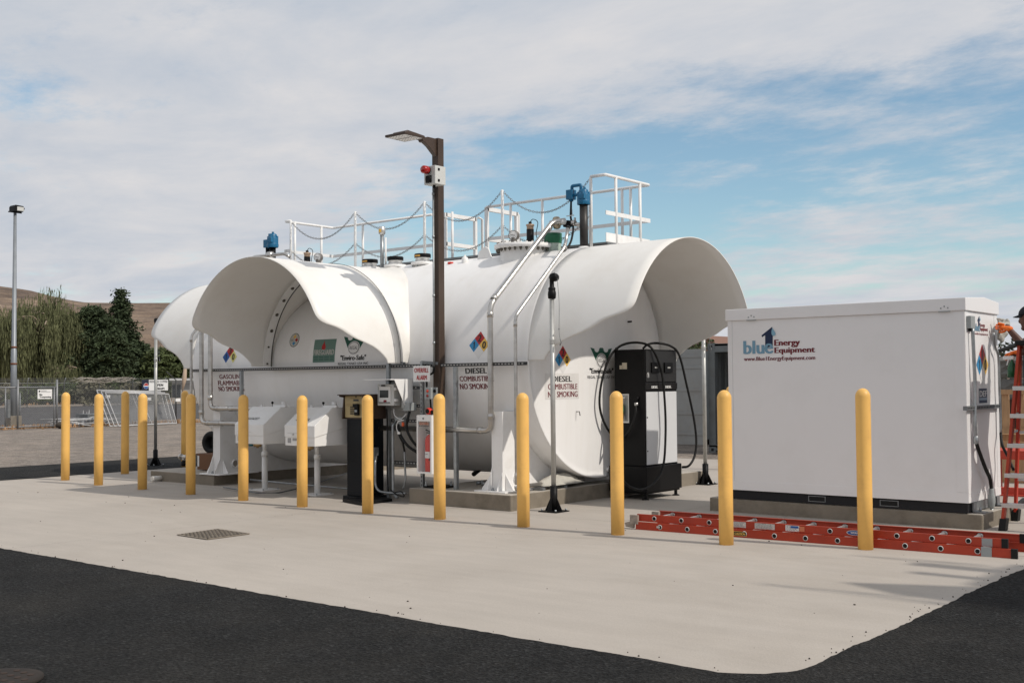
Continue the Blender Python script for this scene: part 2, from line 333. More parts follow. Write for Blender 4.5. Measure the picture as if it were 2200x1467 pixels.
def regal(d, cx, y0, w=.5):
    h = w/2; R_ = .055*w/.5
    pts = [(cx-h, y0+.40)]
    for c in (cx-.105*w/.5, cx+.105*w/.5):
        pts += [(c+R_*cos(a), y0+.385+.045*sin(a)) for a in [pi+pi*k/8 for k in range(9)]]
        if c < cx: pts += [(cx-.03, y0+.40), (cx+.03, y0+.40)]
    pts += [(cx+h, y0+.40), (cx+.10, y0+.20), (cx-.10, y0+.20)]
    d.poly(pts[::-1], GREEN)
    d.oval(cx, y0+.235, .118, .095, WH, 1); d.oval(cx, y0+.235, .106, .084, INK, 2); d.oval(cx, y0+.235, .098, .077, WH, 3)
    d.text('REGAL', cx-.082, cx+.082, y0+.212, y0+.258, INK, 4, 0, .2)
    d.text('"Enviro-Safe"', cx-.27*w/.5, cx+.27*w/.5, y0+.065, y0+.135, INK, 1, .02)
    d.text('REGAL TANKS USA INC', cx-.32*w/.5, cx+.32*w/.5, y0, y0+.036, INK, 1)

# ------------------------------------------------------------------ ground
def sheet(name, pts, z, m, kind='structure', jag=0., step=.08):
    P = []
    n = len(pts)
    for i in range(n):
        a, b = V((*pts[i], 0)), V((*pts[(i+1) % n], 0)); k = max(1, int((b-a).length/step)) if jag and (b-a).length < 60 else 1
        nn = V((-(b-a).y, (b-a).x, 0)).normalized()
        for j in range(k):
            q = a+(b-a)*j/k; P.append((q+nn*jag*(noise.noise(q*1.3)+.5*noise.noise(q*7)+.55*noise.noise(q*21)), ))
    P = [p[0] for p in P]
    vs, fs = tri2d([(p.x, p.y) for p in P]); mb = MB().add([(x, y, z) for x, y in vs], fs)
    o = mb.build(name, m); 
    if o.data.polygons[0].normal.z < 0: o.data.flip_normals()
    return tag(o, kind=kind)
sheet('ground', [(-4000, -4000), (4000, -4000), (4000, 6000), (-4000, 6000)], -.03, DIRT)
# new asphalt laid round three sides of the slab (the slab sits on top)
cor = [(-2.6-.42+.42*cos(a), 5.27+.42-.42*cos(pi/2-a)) for a in [pi/2*k/6 for k in range(7)]]
ap = [(-18.1, 19.6), (-18.1, 5.27)]+[(-2.6-.45+.45*sin(pi/2*k/6), 5.27+.45-.45*cos(pi/2*k/6)) for k in range(7)]+[(-2.6, 19.6)]
apron = sheet('concrete_apron', ap, 0, APRON)
NT = [(-18.02, 18.5), (-18.02, 5.29)]+[(-2.6-.45+.45*sin(pi/2*k/6), 5.27+.45-.45*cos(pi/2*k/6)) for k in range(7)]+[(-2.6, 19.5), (-2.6, 21)]
sheet('asphalt', [(-20.9, 18.5)]+[(-20.9, -14), (9, -14), (9, 21)]+NT[::-1], .006, ASPH, jag=.022, step=.045)

jb = MB()
def crack(p0, p1, w=.006, amp=.004, step=.12):
    p0, p1 = V((*p0, 0)), V((*p1, 0)); d = p1-p0; n = int(d.length/step); s = V((-d.y, d.x, 0)).normalized(); vs = []
    for i in range(n+1):
        q = p0+d*i/n+s*amp*2*noise.noise(V((i*.7, p0.x, p0.y))); ww = w*(.6+.6*abs(noise.noise(V((i*.31, 3, p0.x)))))
        vs += [q-s*ww+V((0, 0, .0035)), q+s*ww+V((0, 0, .0035))]
    jb.add(vs, [(2*i, 2*i+2, 2*i+3, 2*i+1) for i in range(n)])
crack((-18, 10.28), (-2.6, 10.28), .005); crack((-10.35, 5.3), (-10.35, 10.2), .002); crack((-6.9, 10.3), (-6.9, 19), .004); crack((-14.25, 5.3), (-14.25, 10.4), .002)
crack((-18, 14.6), (-2.6, 14.6), .004); crack((-18, 17), (-2.6, 17), .004); crack((-7.5, 8.75), (-6.35, 9.05), .0022, .02); crack((-6.5, 8.6), (-5.6, 8.95), .0018, .02); crack((-4.4, 9.0), (-3.9, 9.3), .0018, .02)
jb.build('joint', JOINT, apron)
# pebbles and crumbs lying on the slab
pb = MB(); rr = random.Random(3)
for i in range(90):
    x, y = rr.uniform(-17, -2.9), rr.uniform(5.5, 9.9); r = rr.choice([.002, .003, .003, .004, .006, .008]); pb.ball((x, y, r*.5), r, sc=(1.2, .9, .6), n=6, k=4)
for i in range(75):
    t = rr.random(); x, y = (rr.uniform(-11, -2.9), 5.3+abs(rr.gauss(0, .05))) if t < .5 else (-2.62-abs(rr.gauss(0, .07)), rr.uniform(5.6, 10)); r = rr.choice([.003, .004, .006]); pb.ball((x, y, r*.5), r, n=6, k=4)
tag(pb.build('loose_gravel', mat('crumb', (.07, .06, .05), .9, var=.4, vscale=3)), 'dark crumbs of asphalt and gravel scattered on the pale concrete', 'gravel', kind='stuff')
sheet('old_road', [(-84, -120), (-45, -120), (-45, 400), (-84, 400)], -.022, ROADM)
sheet('dry_verge', [(-130, -150), (-84, -150), (-84, 500), (-130, 500)], -.020, VERGE)
sheet('road_line', [(-64.2, -120), (-64, -120), (-64, 400), (-64.2, 400)], -.015, mat('faded_line', (.22, .21, .20), .9))
kb = MB(); kb.box(-84.3, -84, -120, 400, -.03, .12); tag(kb.build('kerb', mat('kerb_concrete', (.36, .32, .28), .9)), kind='structure')
db = MB(); rr = random.Random(9)
for i in range(2600):   # dry grass tufts along the fence line and the verge
    if i < 1500: x = -40.3+rr.gauss(0, .35); y = rr.uniform(8, 48)
    else: x = rr.uniform(-90, -84.5); y = rr.uniform(10, 120)
    h = rr.uniform(.05, .17)*(1 if i < 1500 else 2.2); a = rr.uniform(0, pi); w = h*.5; dx, dy = cos(a)*w, sin(a)*w
    db.add([(x-dx, y-dy, -.02), (x+dx, y+dy, -.02), (x+dx*.3+rr.uniform(-.03, .03), y+dy*.3, h)], [(0, 1, 2)])
tag(db.build('dry_grass', mat('straw', (.36, .22, .12), .95, var=.3, vscale=.8)), 'straw coloured dry grass along the foot of the fence and verge', 'grass', kind='stuff')

# hills
def hills():
    prof = [(-400, 560), (-200, 585), (0, 613), (60, 621), (110, 634), (150, 643), (185, 648), (300, 649), (400, 648), (520, 652), (700, 672), (900, 710), (1150, 760), (1400, 790), (1700, 798), (2000, 802), (2160, 800), (2400, 800), (2700, 800)]
    def ridge(px):
        for (a, ya), (b, yb) in zip(prof, prof[1:]):
            if a <= px <= b: return ya+(yb-ya)*(px-a)/(b-a)
        return 800
    vs = []; nx, ny = 160, 44
    for i in range(nx+1):
        px = -400+3100*i/nx; r = ray(px, 830); h = V((r.x, r.y, 0)).normalized(); rr_ = ray(px, ridge(px)); sl = rr_.z/sqrt(rr_.x**2+rr_.y**2)
        for j in range(ny+1):
            t = j/ny; dist = 420+t*1400; top = sl*1820
            z = top*(t**1.15)*(1-.10*sin(pi*t)) ; q = h*dist
            z += (1-abs(2*t-1)**2)*(22*noise.noise(q*.0035)+9*noise.noise(q*.011)+3*noise.noise(q*.03)) if t < 1 else 0
            vs.append((q.x, q.y, max(z, 0)-.5 if j == 0 else z))
    fs = [(i*(ny+1)+j, (i+1)*(ny+1)+j, (i+1)*(ny+1)+j+1, i*(ny+1)+j+1) for i in range(nx) for j in range(ny)]
    m = mat('dry_hillside', (.215, .155, .106), .95, var=.22, vscale=.06)
    t = m.node_tree; bs = t.nodes['Principled BSDF']; src = bs.inputs['Base Color'].links[0].from_socket; tc = t.nodes.new('ShaderNodeTexCoord')
    for sc, lo, hi, k0, k1, st in ((.0045, .42, .58, 1.12, .60, (1, 1, 5)), (.018, .45, .62, 1.05, .70, (1, 1, 3)), (.13, .50, .66, 1.0, .62, (1, 1, 2)), (.5, .45, .62, 1.06, .72, (1, 1, 1))):
        n = t.nodes.new('ShaderNodeTexNoise'); n.inputs['Scale'].default_value = sc; n.inputs['Detail'].default_value = 6; n.inputs['Roughness'].default_value = .65
        q = t.nodes.new('ShaderNodeMapping'); q.inputs['Scale'].default_value = st; t.links.new(tc.outputs['Object'], q.inputs[0]); t.links.new(q.outputs[0], n.inputs[0])
        r = t.nodes.new('ShaderNodeValToRGB'); t.links.new(n.outputs['Fac'], r.inputs[0]); r.color_ramp.elements[0].position = lo; r.color_ramp.elements[1].position = hi; r.color_ramp.elements[0].color = (k0, k0, k0, 1); r.color_ramp.elements[1].color = (k1, k1*.97, k1*.98, 1)
        x = t.nodes.new('ShaderNodeMix'); x.data_type = 'RGBA'; x.blend_type = 'MULTIPLY'; x.inputs[0].default_value = 1; t.links.new(src, x.inputs[6]); t.links.new(r.outputs[0], x.inputs[7]); src = x.outputs[2]
    t.links.new(src, bs.inputs['Base Color'])
    tag(MB().add(vs, fs, 0, True).build('hills', m), kind='structure')
hills()

# ------------------------------------------------------------------ pads
def pad(x0, x1, y0, y1, h, label):
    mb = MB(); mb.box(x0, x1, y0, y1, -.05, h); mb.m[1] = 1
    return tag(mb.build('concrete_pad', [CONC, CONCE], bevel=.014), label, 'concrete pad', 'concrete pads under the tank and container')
pad(-16.02, -14.36, 10.53, 15.4, .155, 'weathered concrete pad under the gasoline end of the white tank')
pad(-10.15, -8.49, 10.40, 14.9, .19, 'long concrete pad under the diesel end of the tank beside the hose pole')
pad(-6.66, -3.58, 11.83, 13.0, .155, 'stained concrete pad carrying the white container with the blue logo')
pad(-9.15, -8.72, 14.6, 15.2, .15, 'small pale concrete block on the slab behind the black fuel dispenser')

# ------------------------------------------------------------------ bollards
bm_ = MB(); BR = .0665
prof = [(BR, 0)]+[(BR, 1.36)]
bm_.lathe((0, 0, 0), (0, 0, 1), [(0, 0), (BR, 0), (BR*1.0, .5), (BR, 1.305)]+[(BR*cos(a), 1.305+BR*1.12*sin(a)) for a in [pi/2*k/8 for k in range(1, 9)]], 28)
boll = bm_.build('bollard', YELLOW)
BL = [((140.3, 1031.8), 842.5, 'yellow bollard leftmost of all, at the far corner of the slab'),
 ((211.6, 1042.4), 845.7, 'yellow bollard second from the left edge of the picture'),
 ((268.5, 1018), 840.4, 'yellow bollard standing farther back between two others left of the thin grey pole'),
 ((305.9, 1051.6), 845.2, 'yellow bollard just left of the thin grey pole with black top'),
 ((409.6, 1062.4), 845.8, 'yellow bollard before the cardboard box at the left end of the tank'),
 ((522.7, 1075.7), 847.7, 'yellow bollard in front of the left white spill box, under the flammable sign'),
 ((649.5, 1089.5), 849, 'yellow bollard in front of the right white spill box'),
 ((790.2, 1103.5), 847.9, 'yellow bollard in front of the card reader pedestal'),
 ((945.1, 1116.2), 845.4, 'yellow bollard beside the fire extinguisher cabinet and brown lamp post'),
 ((1124.9, 1132.6), 843.4, 'yellow bollard in front of the diesel tank foot and pad corner'),
 ((1327.3, 1149.8), 839.8, 'yellow bollard in front of the black fuel dispenser'),
 ((1560.7, 1171.3), 837.6, 'yellow bollard before the left edge of the white container, by the orange ladder'),
 ((1860, 1181.6), 833.7, 'yellow bollard rightmost, before the middle of the white container'),
 ((397, 1003), 838.7, 'yellow bollard behind the others, mostly hidden at the left end of the tank'),
 ((1571, 1010), 838, 'yellow bollard peeping out behind the left edge of the white container')]
for i, (b, ty, lab) in enumerate(BL):
    o = boll if i == 0 else boll.copy()
    if i: C.objects.link(o)
    p = PZ(*b); rr_ = V((p.x, p.y, 0)).normalized()*BR; p = p+rr_
    o.location = p; zt = PY(b[0], ty, p.y).z if i < 14 else 1.42
    o.scale = (1, 1, zt/1.3795); tag(o, lab, 'bollard', 'yellow bollards standing round the fuel tank')

# ------------------------------------------------------------------ the tank
TY, TZ, TR = 12.25, 1.77, 1.5; XL, XR = -15.2, -8.5
CXH, RH = -11.88, 1.385; YRING = 10.73
SEAM = mat('dark_seam', (.03, .03, .03), .7)
HOODIN = mat('hood_white', (.80, .785, .75), .42, var=.02, vscale=1.5, dirt=(.68, .64, .58), dscale=1.2, damt=.5, bump=.05, bscale=2.5)
tank = thing('fuel_tank', 'big white cylindrical fuel tank with three flared hoods lying across two concrete pads', 'fuel tank', (-11.88, TY, .19))
def ym(z): return TY-sqrt(max(0, TR*TR-(z-TZ)**2))
sh = MB()
sh.lathe((XL, TY, TZ), (1, 0, 0), [(0, .0), (.9, .0), (1.40, .0), (1.465, .0), (1.49, -.02), (TR, -.01), (TR, .02), (TR, 1.6), (TR, 3.3), (TR, 5.0), (TR, XR-XL-.02), (TR, XR-XL+.01), (1.49, XR-XL+.02), (1.465, XR-XL+.0), (1.40, XR-XL), (.9, XR-XL), (0, XR-XL)], 128)
sh.build('shell', WHITE, tank)
LP = [(0, 1.45), (30, 1.45), (55, 1.45), (62, 1.45), (65, 1.44), (67, 1.415), (68.6, 1.37), (69.6, 1.31), (70.4, 1.23), (71.3, 1.14), (72.5, 1.06), (74, .99), (75.6, .92), (77.3, .82), (79.2, .66), (81, .53), (83, .43), (85.5, .34), (88, .27), (90, .25)]
def hl(d):
    d = abs(d)
    for (a, la), (b, lb) in zip(LP, LP[1:]):
        if d <= b: return la+(lb-la)*(d-a)/(b-a)
    return .25
ANG = sorted(set([a*2.5 for a in range(-24, 25)]+[sg*a for sg in (-1, 1) for a in [60+k*.75 for k in range(41)]]))
def hood(axis, base, sgn, c, R, lmul=1.0):
    mb = MB(); nl = 10; vs = []
    for a in ANG:
        l = hl(a)*lmul
        for j in range(nl+1):
            p = base+sgn*l*j/nl; t = radians(a)
            vs.append((p, c+R*sin(t), TZ+R*cos(t)) if axis == 'X' else (c+R*sin(t), p, TZ+R*cos(t)))
    fs = [(i*(nl+1)+j, (i+1)*(nl+1)+j, (i+1)*(nl+1)+j+1, i*(nl+1)+j+1) for i in range(len(ANG)-1) for j in range(nl)]
    return mb.add(vs, fs, 0, True)
hood('X', XR+.01, 1, TY, TR-.004).build('hood', HOODIN, tank, solid=.011)
hood('X', XL-.01, -1, TY, TR-.004, .93).build('hood', HOODIN, tank, solid=.011)
ch = hood('Y', YRING-.12, -1, CXH, RH+.001, .93).build('hood', HOODIN, tank, solid=.008)
# stub that joins the middle hood to the shell (with a soft fillet where they meet)
st = MB(); vs = []; nl = 14
for a in ANG:
    t = radians(a); x, z = CXH+RH*sin(t), TZ+RH*cos(t); y1 = ym(z)+.05
    for j in range(nl+1):
        y = YRING-.13+(y1-(YRING-.13))*j/nl; g = max(0, 1-(y1-y)/.22); e = .05*g*g*(1 if abs(a) < 84 else (90-abs(a))/6)
        vs.append((x+e*sin(t), y, z+e*cos(t)))
st.add(vs, [(i*(nl+1)+j, (i+1)*(nl+1)+j, (i+1)*(nl+1)+j+1, i*(nl+1)+j+1) for i in range(len(ANG)-1) for j in range(nl)], 0, True)
st.build('hood_collar', HOODIN, tank, solid=.008)
# bolted ring inside the middle hood, black gasket, outer seam
rg = MB()
def arc(R, y, n=60, a0=-90, a1=90): return [V((CXH+R*sin(radians(a0+(a1-a0)*i/n)), y, TZ+R*cos(radians(a0+(a1-a0)*i/n)))) for i in range(n+1)]
def strip(mb, A, B, m=0): k = len(A); mb.add(A+B, [(i, i+1, k+i+1, k+i) for i in range(k-1)], m, True)
strip(rg, arc(RH-.012, YRING-.15), arc(RH-.012, YRING-.015)); strip(rg, arc(RH-.012, YRING-.15), arc(RH-.002, YRING-.15))
rg.tube(arc(RH-.012, YRING-.01), .008, 6, 1)
for sg in (-1, 1):
    for a in (36, 46.5, 57, 67.8, 78, 88.2):
        t = radians(sg*a); c = V((CXH+(RH-.012)*sin(t), YRING-.085, TZ+(RH-.012)*cos(t))); d = V((-sin(t), 0, -cos(t)))
        rg.cyl(c, c+d*.018, .017 if a < 70 else .011, 8, 2); rg.cyl(c, c+d*.006, .026 if a < 70 else .015, 12, 2)
rg.build('bolt_ring', [WHITE2, SEAM, mat('bolt', (.13, .12, .10), .5, .6)], tank)
sm = MB(); sm.tube(arc(RH+.013, YRING-.125), .0035, 5); sm.build('seam', SEAM, tank)
# saddles
SAD = mat('saddle_white', (.84, .83, .815), .45, var=.03, vscale=3, dirt=(.55, .5, .42), dscale=4, damt=.3)
def saddle(xc, zb):
    mb = MB(); w = .17; zt = 1.16
    # cradle web following the round underside
    ys = [10.63+(13.87-10.63)*i/40 for i in range(41)]
    prof = []
    for y in ys:
        q = TR*TR-(y-TY)**2; zz = TZ-sqrt(q) if q > 0 else zt
        prof.append((y, min(zz-.004 if q > 0 else zt, zt)))
    prof[0] = (10.63, zt); prof[-1] = (13.87, zt); prof = [(10.63, zb)]+[(y, z) for y, z in prof if z > zb+.02 or True]+[(13.87, zb)]
    for i in range(len(ys)-1):
        (ya, za), (yb, zb2) = (ys[i], prof[i+1][1]), (ys[i+1], prof[i+2][1])
        mb.prism([(xc-w/2, ya, zb), (xc-w/2, yb, zb), (xc-w/2, yb, max(zb2, zb+.01)), (xc-w/2, ya, max(za, zb+.01))], (w, 0, 0))
    return mb
def saddle_thing(xc, zb):
    o = saddle(xc, zb).build('saddle', SAD, tank, weld=False)
    w = .085
    for y0, sg in ((10.63, -1), (13.87, 1)):
        f = MB()
        # base plate, flared foot plates and the round hole
        f.box(xc-.27, xc+.22, y0-(.12 if sg < 0 else -.12), y0+(.62 if sg < 0 else -.62), zb, zb+.018)
        f.prism([(xc-w, y0, zb+.018), (xc-w-.16, y0, zb+.018), (xc-w-.16, y0, zb+.035), (xc-w, y0, zb+.23)], (0, -sg*.012, 0))
        f.prism([(xc-w, y0, zb+.018), (xc-w, y0+sg*.10, zb+.018), (xc-w, y0+sg*.10, zb+.04), (xc-w, y0, zb+.30)], (.012, 0, 0))
        f.prism([(xc+w, y0-.003*sg, zb+.018), (xc+w, y0+sg*.10, zb+.018), (xc+w, y0+sg*.10, zb+.04), (xc+w, y0, zb+.24)], (-.012, 0, 0))
        f.prism([(xc+w, y0-sg*.05, zb+.018), (xc+w+.12, y0-sg*.05, zb+.018), (xc+w+.12, y0-sg*.05, zb+.035), (xc+w, y0-sg*.05, zb+.22)], (0, -sg*.012, 0))
        c = V((xc+w+.001, y0-sg*.27, zb+.155)); f.lathe(c, (1, 0, 0), [(.05, -.004), (.05, .03), (.062, .03), (.062, -.004)], 20); f.lathe(c, (1, 0, 0), [(0, .004), (.05, .004)], 20, 1)
        for dx, dy in ((-.20, .06), (-.02, -.06)): q = V((xc+dx, y0-sg*dy*1.0, zb)); f.cyl(q, q+V((0, 0, .055)), .012, 8, 2); f.cyl(q+V((0, 0, .018)), q+V((0, 0, .036)), .022, 6, 2)
        f.build('foot', [SAD, mat('hole_shade', (.30, .27, .23), .8), GALV], o, bevel=.003)
    # doubler plate welded on the shell
    d = MB(); A = []; B = []
    for i in range(15):
        a = radians(-95-45*i/14); A.append(V((xc-.2-.0*i, TY+(TR+.006)*sin(a), TZ+(TR+.006)*cos(a)))); B.append(V((xc+.2, TY+(TR+.006)*sin(a), TZ+(TR+.006)*cos(a))))
    A = A[8:]; B = B[8:]; 
    a0 = radians(-109)
    A = [V((xc-.15-.04*i/9, TY+(TR+.002)*sin(radians(-108-5*i)), TZ+(TR+.002)*cos(radians(-108-5*i)))) for i in range(10)]
    B = [V((xc+.15+.04*i/9, p.y, p.z)) for i, p in enumerate(A)]
    strip(d, A, B); d.build('doubler_plate', WHITE, tank)
saddle_thing(-8.885, .19); saddle_thing(-14.43, .155)
# decals on the round side: u = X, v = arc length above the middle line
def side(u, v, e): a = v/TR; return V((u, TY-(TR+e)*cos(a), TZ+(TR+e)*sin(a)))
def front_px(px, py):   # photograph point -> (u, v) on the round side
    r = ray(px, py); o = V((0, 0, HC)); a = r.y**2+r.z**2; b = 2*(r.y*(-TY)+r.z*(HC-TZ)); c = TY**2+(HC-TZ)**2-TR*TR
    t = (-b-sqrt(max(b*b-4*a*c, 0)))/2/a; p = o+r*t; return p.x, TR*math.asin(max(-1, min(1, (p.z-TZ)/TR)))
d = Decal(side, .05); nfpa(d, -9.275, .21, .175, '120'); d.build('hazard_diamond', tank)
d = Decal(side, .05); nfpa(d, -14.28, .165, .185, '130', BLU2, YEL2); d.build('hazard_diamond', tank, 'red blue and pale yellow hazard diamond with 1 3 0')
d = Decal(side, .05)
(a0, b0), (a1, b1) = front_px(1000.7, 802.5), front_px(1045.8, 790); d.text('DIESEL', a0, a1, b0, b1, INK, 1, .008)
(a0, b0), (a1, b1) = front_px(988.4, 819), front_px(1066, 807); d.text('COMBUSTIBLE', a0, a1-.04, b0, b1, DRED, 1, .004)
(a0, b0), (a1, b1) = front_px(989.3, 835.7), front_px(1064, 823.4); d.text('NO SMOKING', a0, a1-.04, b0, b1, DRED, 1, .004); d.build('warning_decal', tank, 'DIESEL COMBUSTIBLE NO SMOKING lettering in black and red')
d = Decal(side, .05)
for t, xa, xb, ya, yb in (('GASOLINE', 472, 521, 814, 803.5), ('FLAMMABLE', 469.5, 524, 827.5, 817), ('NO SMOKING', 471, 524, 840, 829.5)):
    (a0, b0), (a1, b1) = front_px(xa, ya), front_px(xb, yb); d.text(t, a0, a1, b0, b1, DRED, 1, .004)
d.build('warning_decal', tank, 'GASOLINE FLAMMABLE NO SMOKING lettering in dark red')
d = Decal(side, .05); regal(d, -11.545, .0, .47); d.build('maker_decal', tank)
d = Decal(side, .05)
(a0, b0), (a1, b1) = front_px(672, 779), front_px(719, 728); d.rect(a0, a0+.455, b0, b1, FGREEN)
w_ = .455; x0 = a0; hh = b1-b0
d.text('FIREGUARD', x0+.015, x0+w_-.015, b0+hh*.32, b0+hh*.55, mat('decal_silver', (.50, .50, .46), .5), 2, .05)
fl = [(.0, 0), (.03, .01), (.045, .05), (.03, .09), (.015, .12), (.01, .165), (-.005, .12), (-.015, .10), (-.03, .07), (-.03, .03)]
d.poly([(x0+.205+p[0]*1.1, b0+hh*.52+p[1]*.85) for p in fl], RED, 1)
for k, yy in enumerate((.10, .20)):
    for i in range(22): 
        if i % 6 != 5: d.rect(x0+.02+i*.019, x0+.031+i*.019, b0+hh*yy, b0+hh*(yy+.05), GREEN, 1)
d.build('fire_rating_decal', tank)
d = Decal(side, .05)
cx_, cy_ = front_px(633, 730.5); d.oval(cx_, cy_, .105, .105, mat('decal_grey', (.16, .16, .15), .5), 0); d.oval(cx_, cy_, .094, .094, mat('decal_offwhite', (.58, .56, .50), .5), 1)
def astroid(x, y, r, m): d.poly([(x+r*cos(a)**3, y+r*sin(a)**3) for a in [2*pi*k/32 for k in range(32)]], m, 2)
astroid(cx_-.002, cy_+.05, .042, YEL); astroid(cx_+.048, cy_+.0, .042, RED); astroid(cx_+.0, cy_-.05, .042, BLU); d.text('Steel', cx_-.075, cx_-.02, cy_-.015, cy_+.02, INK, 2)
d.build('round_decal', tank)
# decals on the flat right end
def endm(u, v, e): return V((XR+e, u, v))
d = Decal(endm); nfpa(d, 11.465, 1.79, .175, '120'); d.build('hazard_diamond', tank)
d = Decal(endm); d.rect(11.09, 11.80, 1.30, 1.62, mat('decal_clear', (.74, .725, .70), .3), 0)
for t, xa, xb, ya, yb, m, bo in (('DIESEL', 1186, 1228, 820, 807.6, INK, .01), ('COMBUSTIBLE', 1177, 1240, 836.5, 824, DRED, .003), ('NO SMOKING', 1177, 1240.5, 853.5, 840, DRED, .003)):
    A, B = PX(xa, ya, XR), PX(xb, yb, XR); d.text(t, A.y, B.y, A.z, B.z, m, 1, bo)
d.build('warning_decal', tank, 'DIESEL COMBUSTIBLE NO SMOKING lettering on the end wall')
d = Decal(endm); regal(d, 12.31, 1.555, .50); d.build('maker_decal', tank)
# small fittings on the end wall
mb = MB(); p = PX(1238, 884, XR); mb.tube([p, p+V((.05, 0, 0)), p+V((.06, -.0, -.05))], .006, 6); p = PX(1349, 691, XR); mb.cyl(p, p+V((.06, 0, 0)), .012, 8)
p = PX(1306, 1008, XR); mb.cyl(p, p+V((.03, 0, 0)), .035, 12, 1); mb.tube(bez([p+V((.03, 0, 0)), p+V((.08, .05, .0)), p+V((.1, .14, .08))], 5), .006, 6); mb.build('end_fitting', [BLACK, WHITE2], tank)
# manhole with bolts, lifting lug, small caps on top
mc = V((-9.42, 11.88, 0)); ZM = 3.335
mb = MB(); mb.lathe(mc, (0, 0, 1), [(.33, 3.05), (.33, ZM-.055)], 40); mb.lathe(mc, (0, 0, 1), [(.33, ZM-.055), (.405, ZM-.055), (.41, ZM-.03), (.41, ZM), (0, ZM+.004)], 48)
for i in range(30):
    a = 2*pi*i/30; q = mc+V((.37*cos(a), .37*sin(a), ZM)); mb.cyl(q-V((0, 0, .10)), q+V((0, 0, .03)), .009, 6, 1); mb.cyl(q-V((0, 0, .085)), q-V((0, 0, .056)), .019, 6, 1); mb.cyl(q, q+V((0, 0, .014)), .017, 6, 0)
mb.build('manhole', [WHITE2, mat('bolt', (.13, .12, .10))], tank)
mb = MB(); q = PY(1040, 562, 11.8); mb.prism([(q.x-.14, q.y, 3.12), (q.x+.17, q.y, 3.12), (q.x+.08, q.y, 3.33), (q.x+.02, q.y, 3.37), (q.x-.1, q.y, 3.3)], (0, .02, 0)); mb.build('lifting_lug', WHITE2, tank, bevel=.004)
mb = MB(); q = PY(999, 571, 11.7); mb.lathe(V((q.x, 11.7, 3.14)), (0, 0, 1), [(.045, 0), (.045, .075), (.03, .095), (.014, .1), (.014, .12), (0, .125)], 14); mb.build('vent_cap', WHITE2, tank)
mb = MB(); q = PY(968, 572, 11.7); mb.lathe(V((q.x, 11.7, 3.14)), (0, 0, 1), [(.035, 0), (.035, .02), (.042, .02), (.04, .045), (0, .05)], 14); mb.build('red_cap', FRED, tank)
# white angle lug near the left railing
mb = MB(); q = PY(634, 565, 11.75); mb.tube([V((q.x-.09, 11.75, 3.15)), V((q.x, 11.75, 3.34)), V((q.x+.1, 11.75, 3.15))], .017, 8); mb.build('lifting_lug', WHITE2, tank)

# fill ports on the crown of the tank
def fill_port(px, label, strip_):
    q = PY(px, 566, 11.85); t = thing('fill_port', label, 'fill port', (q.x, 11.85, 3.2), 'capped fill ports along the top of the tank')
    b = MB(); b.lathe(V((q.x, 11.85, 3.10)), (0, 0, 1), [(.115, 0), (.115, .10), (.165, .10), (.17, .125), (.165, .14), (.10, .145)], 28)
    for i in range(8): a = 2*pi*i/8+.2; c = V((q.x+.145*cos(a), 11.85+.145*sin(a), 3.2)); b.cyl(c-V((0, 0, .04)), c+V((0, 0, .055)), .009, 6, 1)
    b.build('flange', [WHITE2, GALV], t)
    b = MB(); b.lathe(V((q.x, 11.85, 3.24)), (0, 0, 1), [(.10, 0), (.11, .02), (.095, .05), (.115, .065)], 24); b.build('collar', ALU, t)
    b = MB(); b.lathe(V((q.x, 11.85, 3.305)), (0, 0, 1), [(.09, -.005), (.118, 0), (.12, .045), (.112, .058), (0, .062)], 28)
    if strip_:
        for k in range(6):
            a0, a1 = radians(-118+k*9), radians(-118+(k+1)*9); b.add([(q.x+.1215*cos(a), 11.85+.1215*sin(a), z) for a, z in ((a0, 3.318), (a1, 3.318), (a1, 3.34), (a0, 3.34))], [(0, 1, 2, 3)], 1)
    b.build('cap', [BLACK, mat('orange_label', (.66, .36, .08), .5)], t)
fill_port(795, 'leftmost fill port, black cap with yellow strip, left of the thin vent pipe', True)
fill_port(849.5, 'black capped fill port between the vent pipe and the port beside the brown post', False)
fill_port(908, 'black capped fill port with orange strip just left of the brown lamp post', True)
q = PY(821, 575, 11.8); t = thing('vent_pipe', 'thin galvanised vent pipe with a capped head rising between the fill ports', 'vent pipe', (q.x, 11.8, 3.2))
b = MB(); b.cyl((q.x, 11.8, 3.14), (q.x, 11.8, 3.72), .028, 16); b.build('pipe', GALV, t)
b = MB(); b.lathe((q.x, 11.8, 3.72), (0, 0, 1), [(.03, -.02), (.05, 0), (.052, .075), (.045, .085), (.045, .1), (0, .102)], 18); b.add([(q.x+.054*cos(a), 11.8+.054*sin(a), z) for z in (3.735, 3.785) for a in (radians(-105), radians(-80), radians(-55))], [(0, 1, 4, 3), (1, 2, 5, 4)], 1); b.build('vent_head', [ALU, YEL], t)
b = MB(); b.cyl((q.x+.045, 11.83, 3.14), (q.x+.045, 11.83, 3.66), .014, 8); b.build('side_pipe', WHITE2, t)

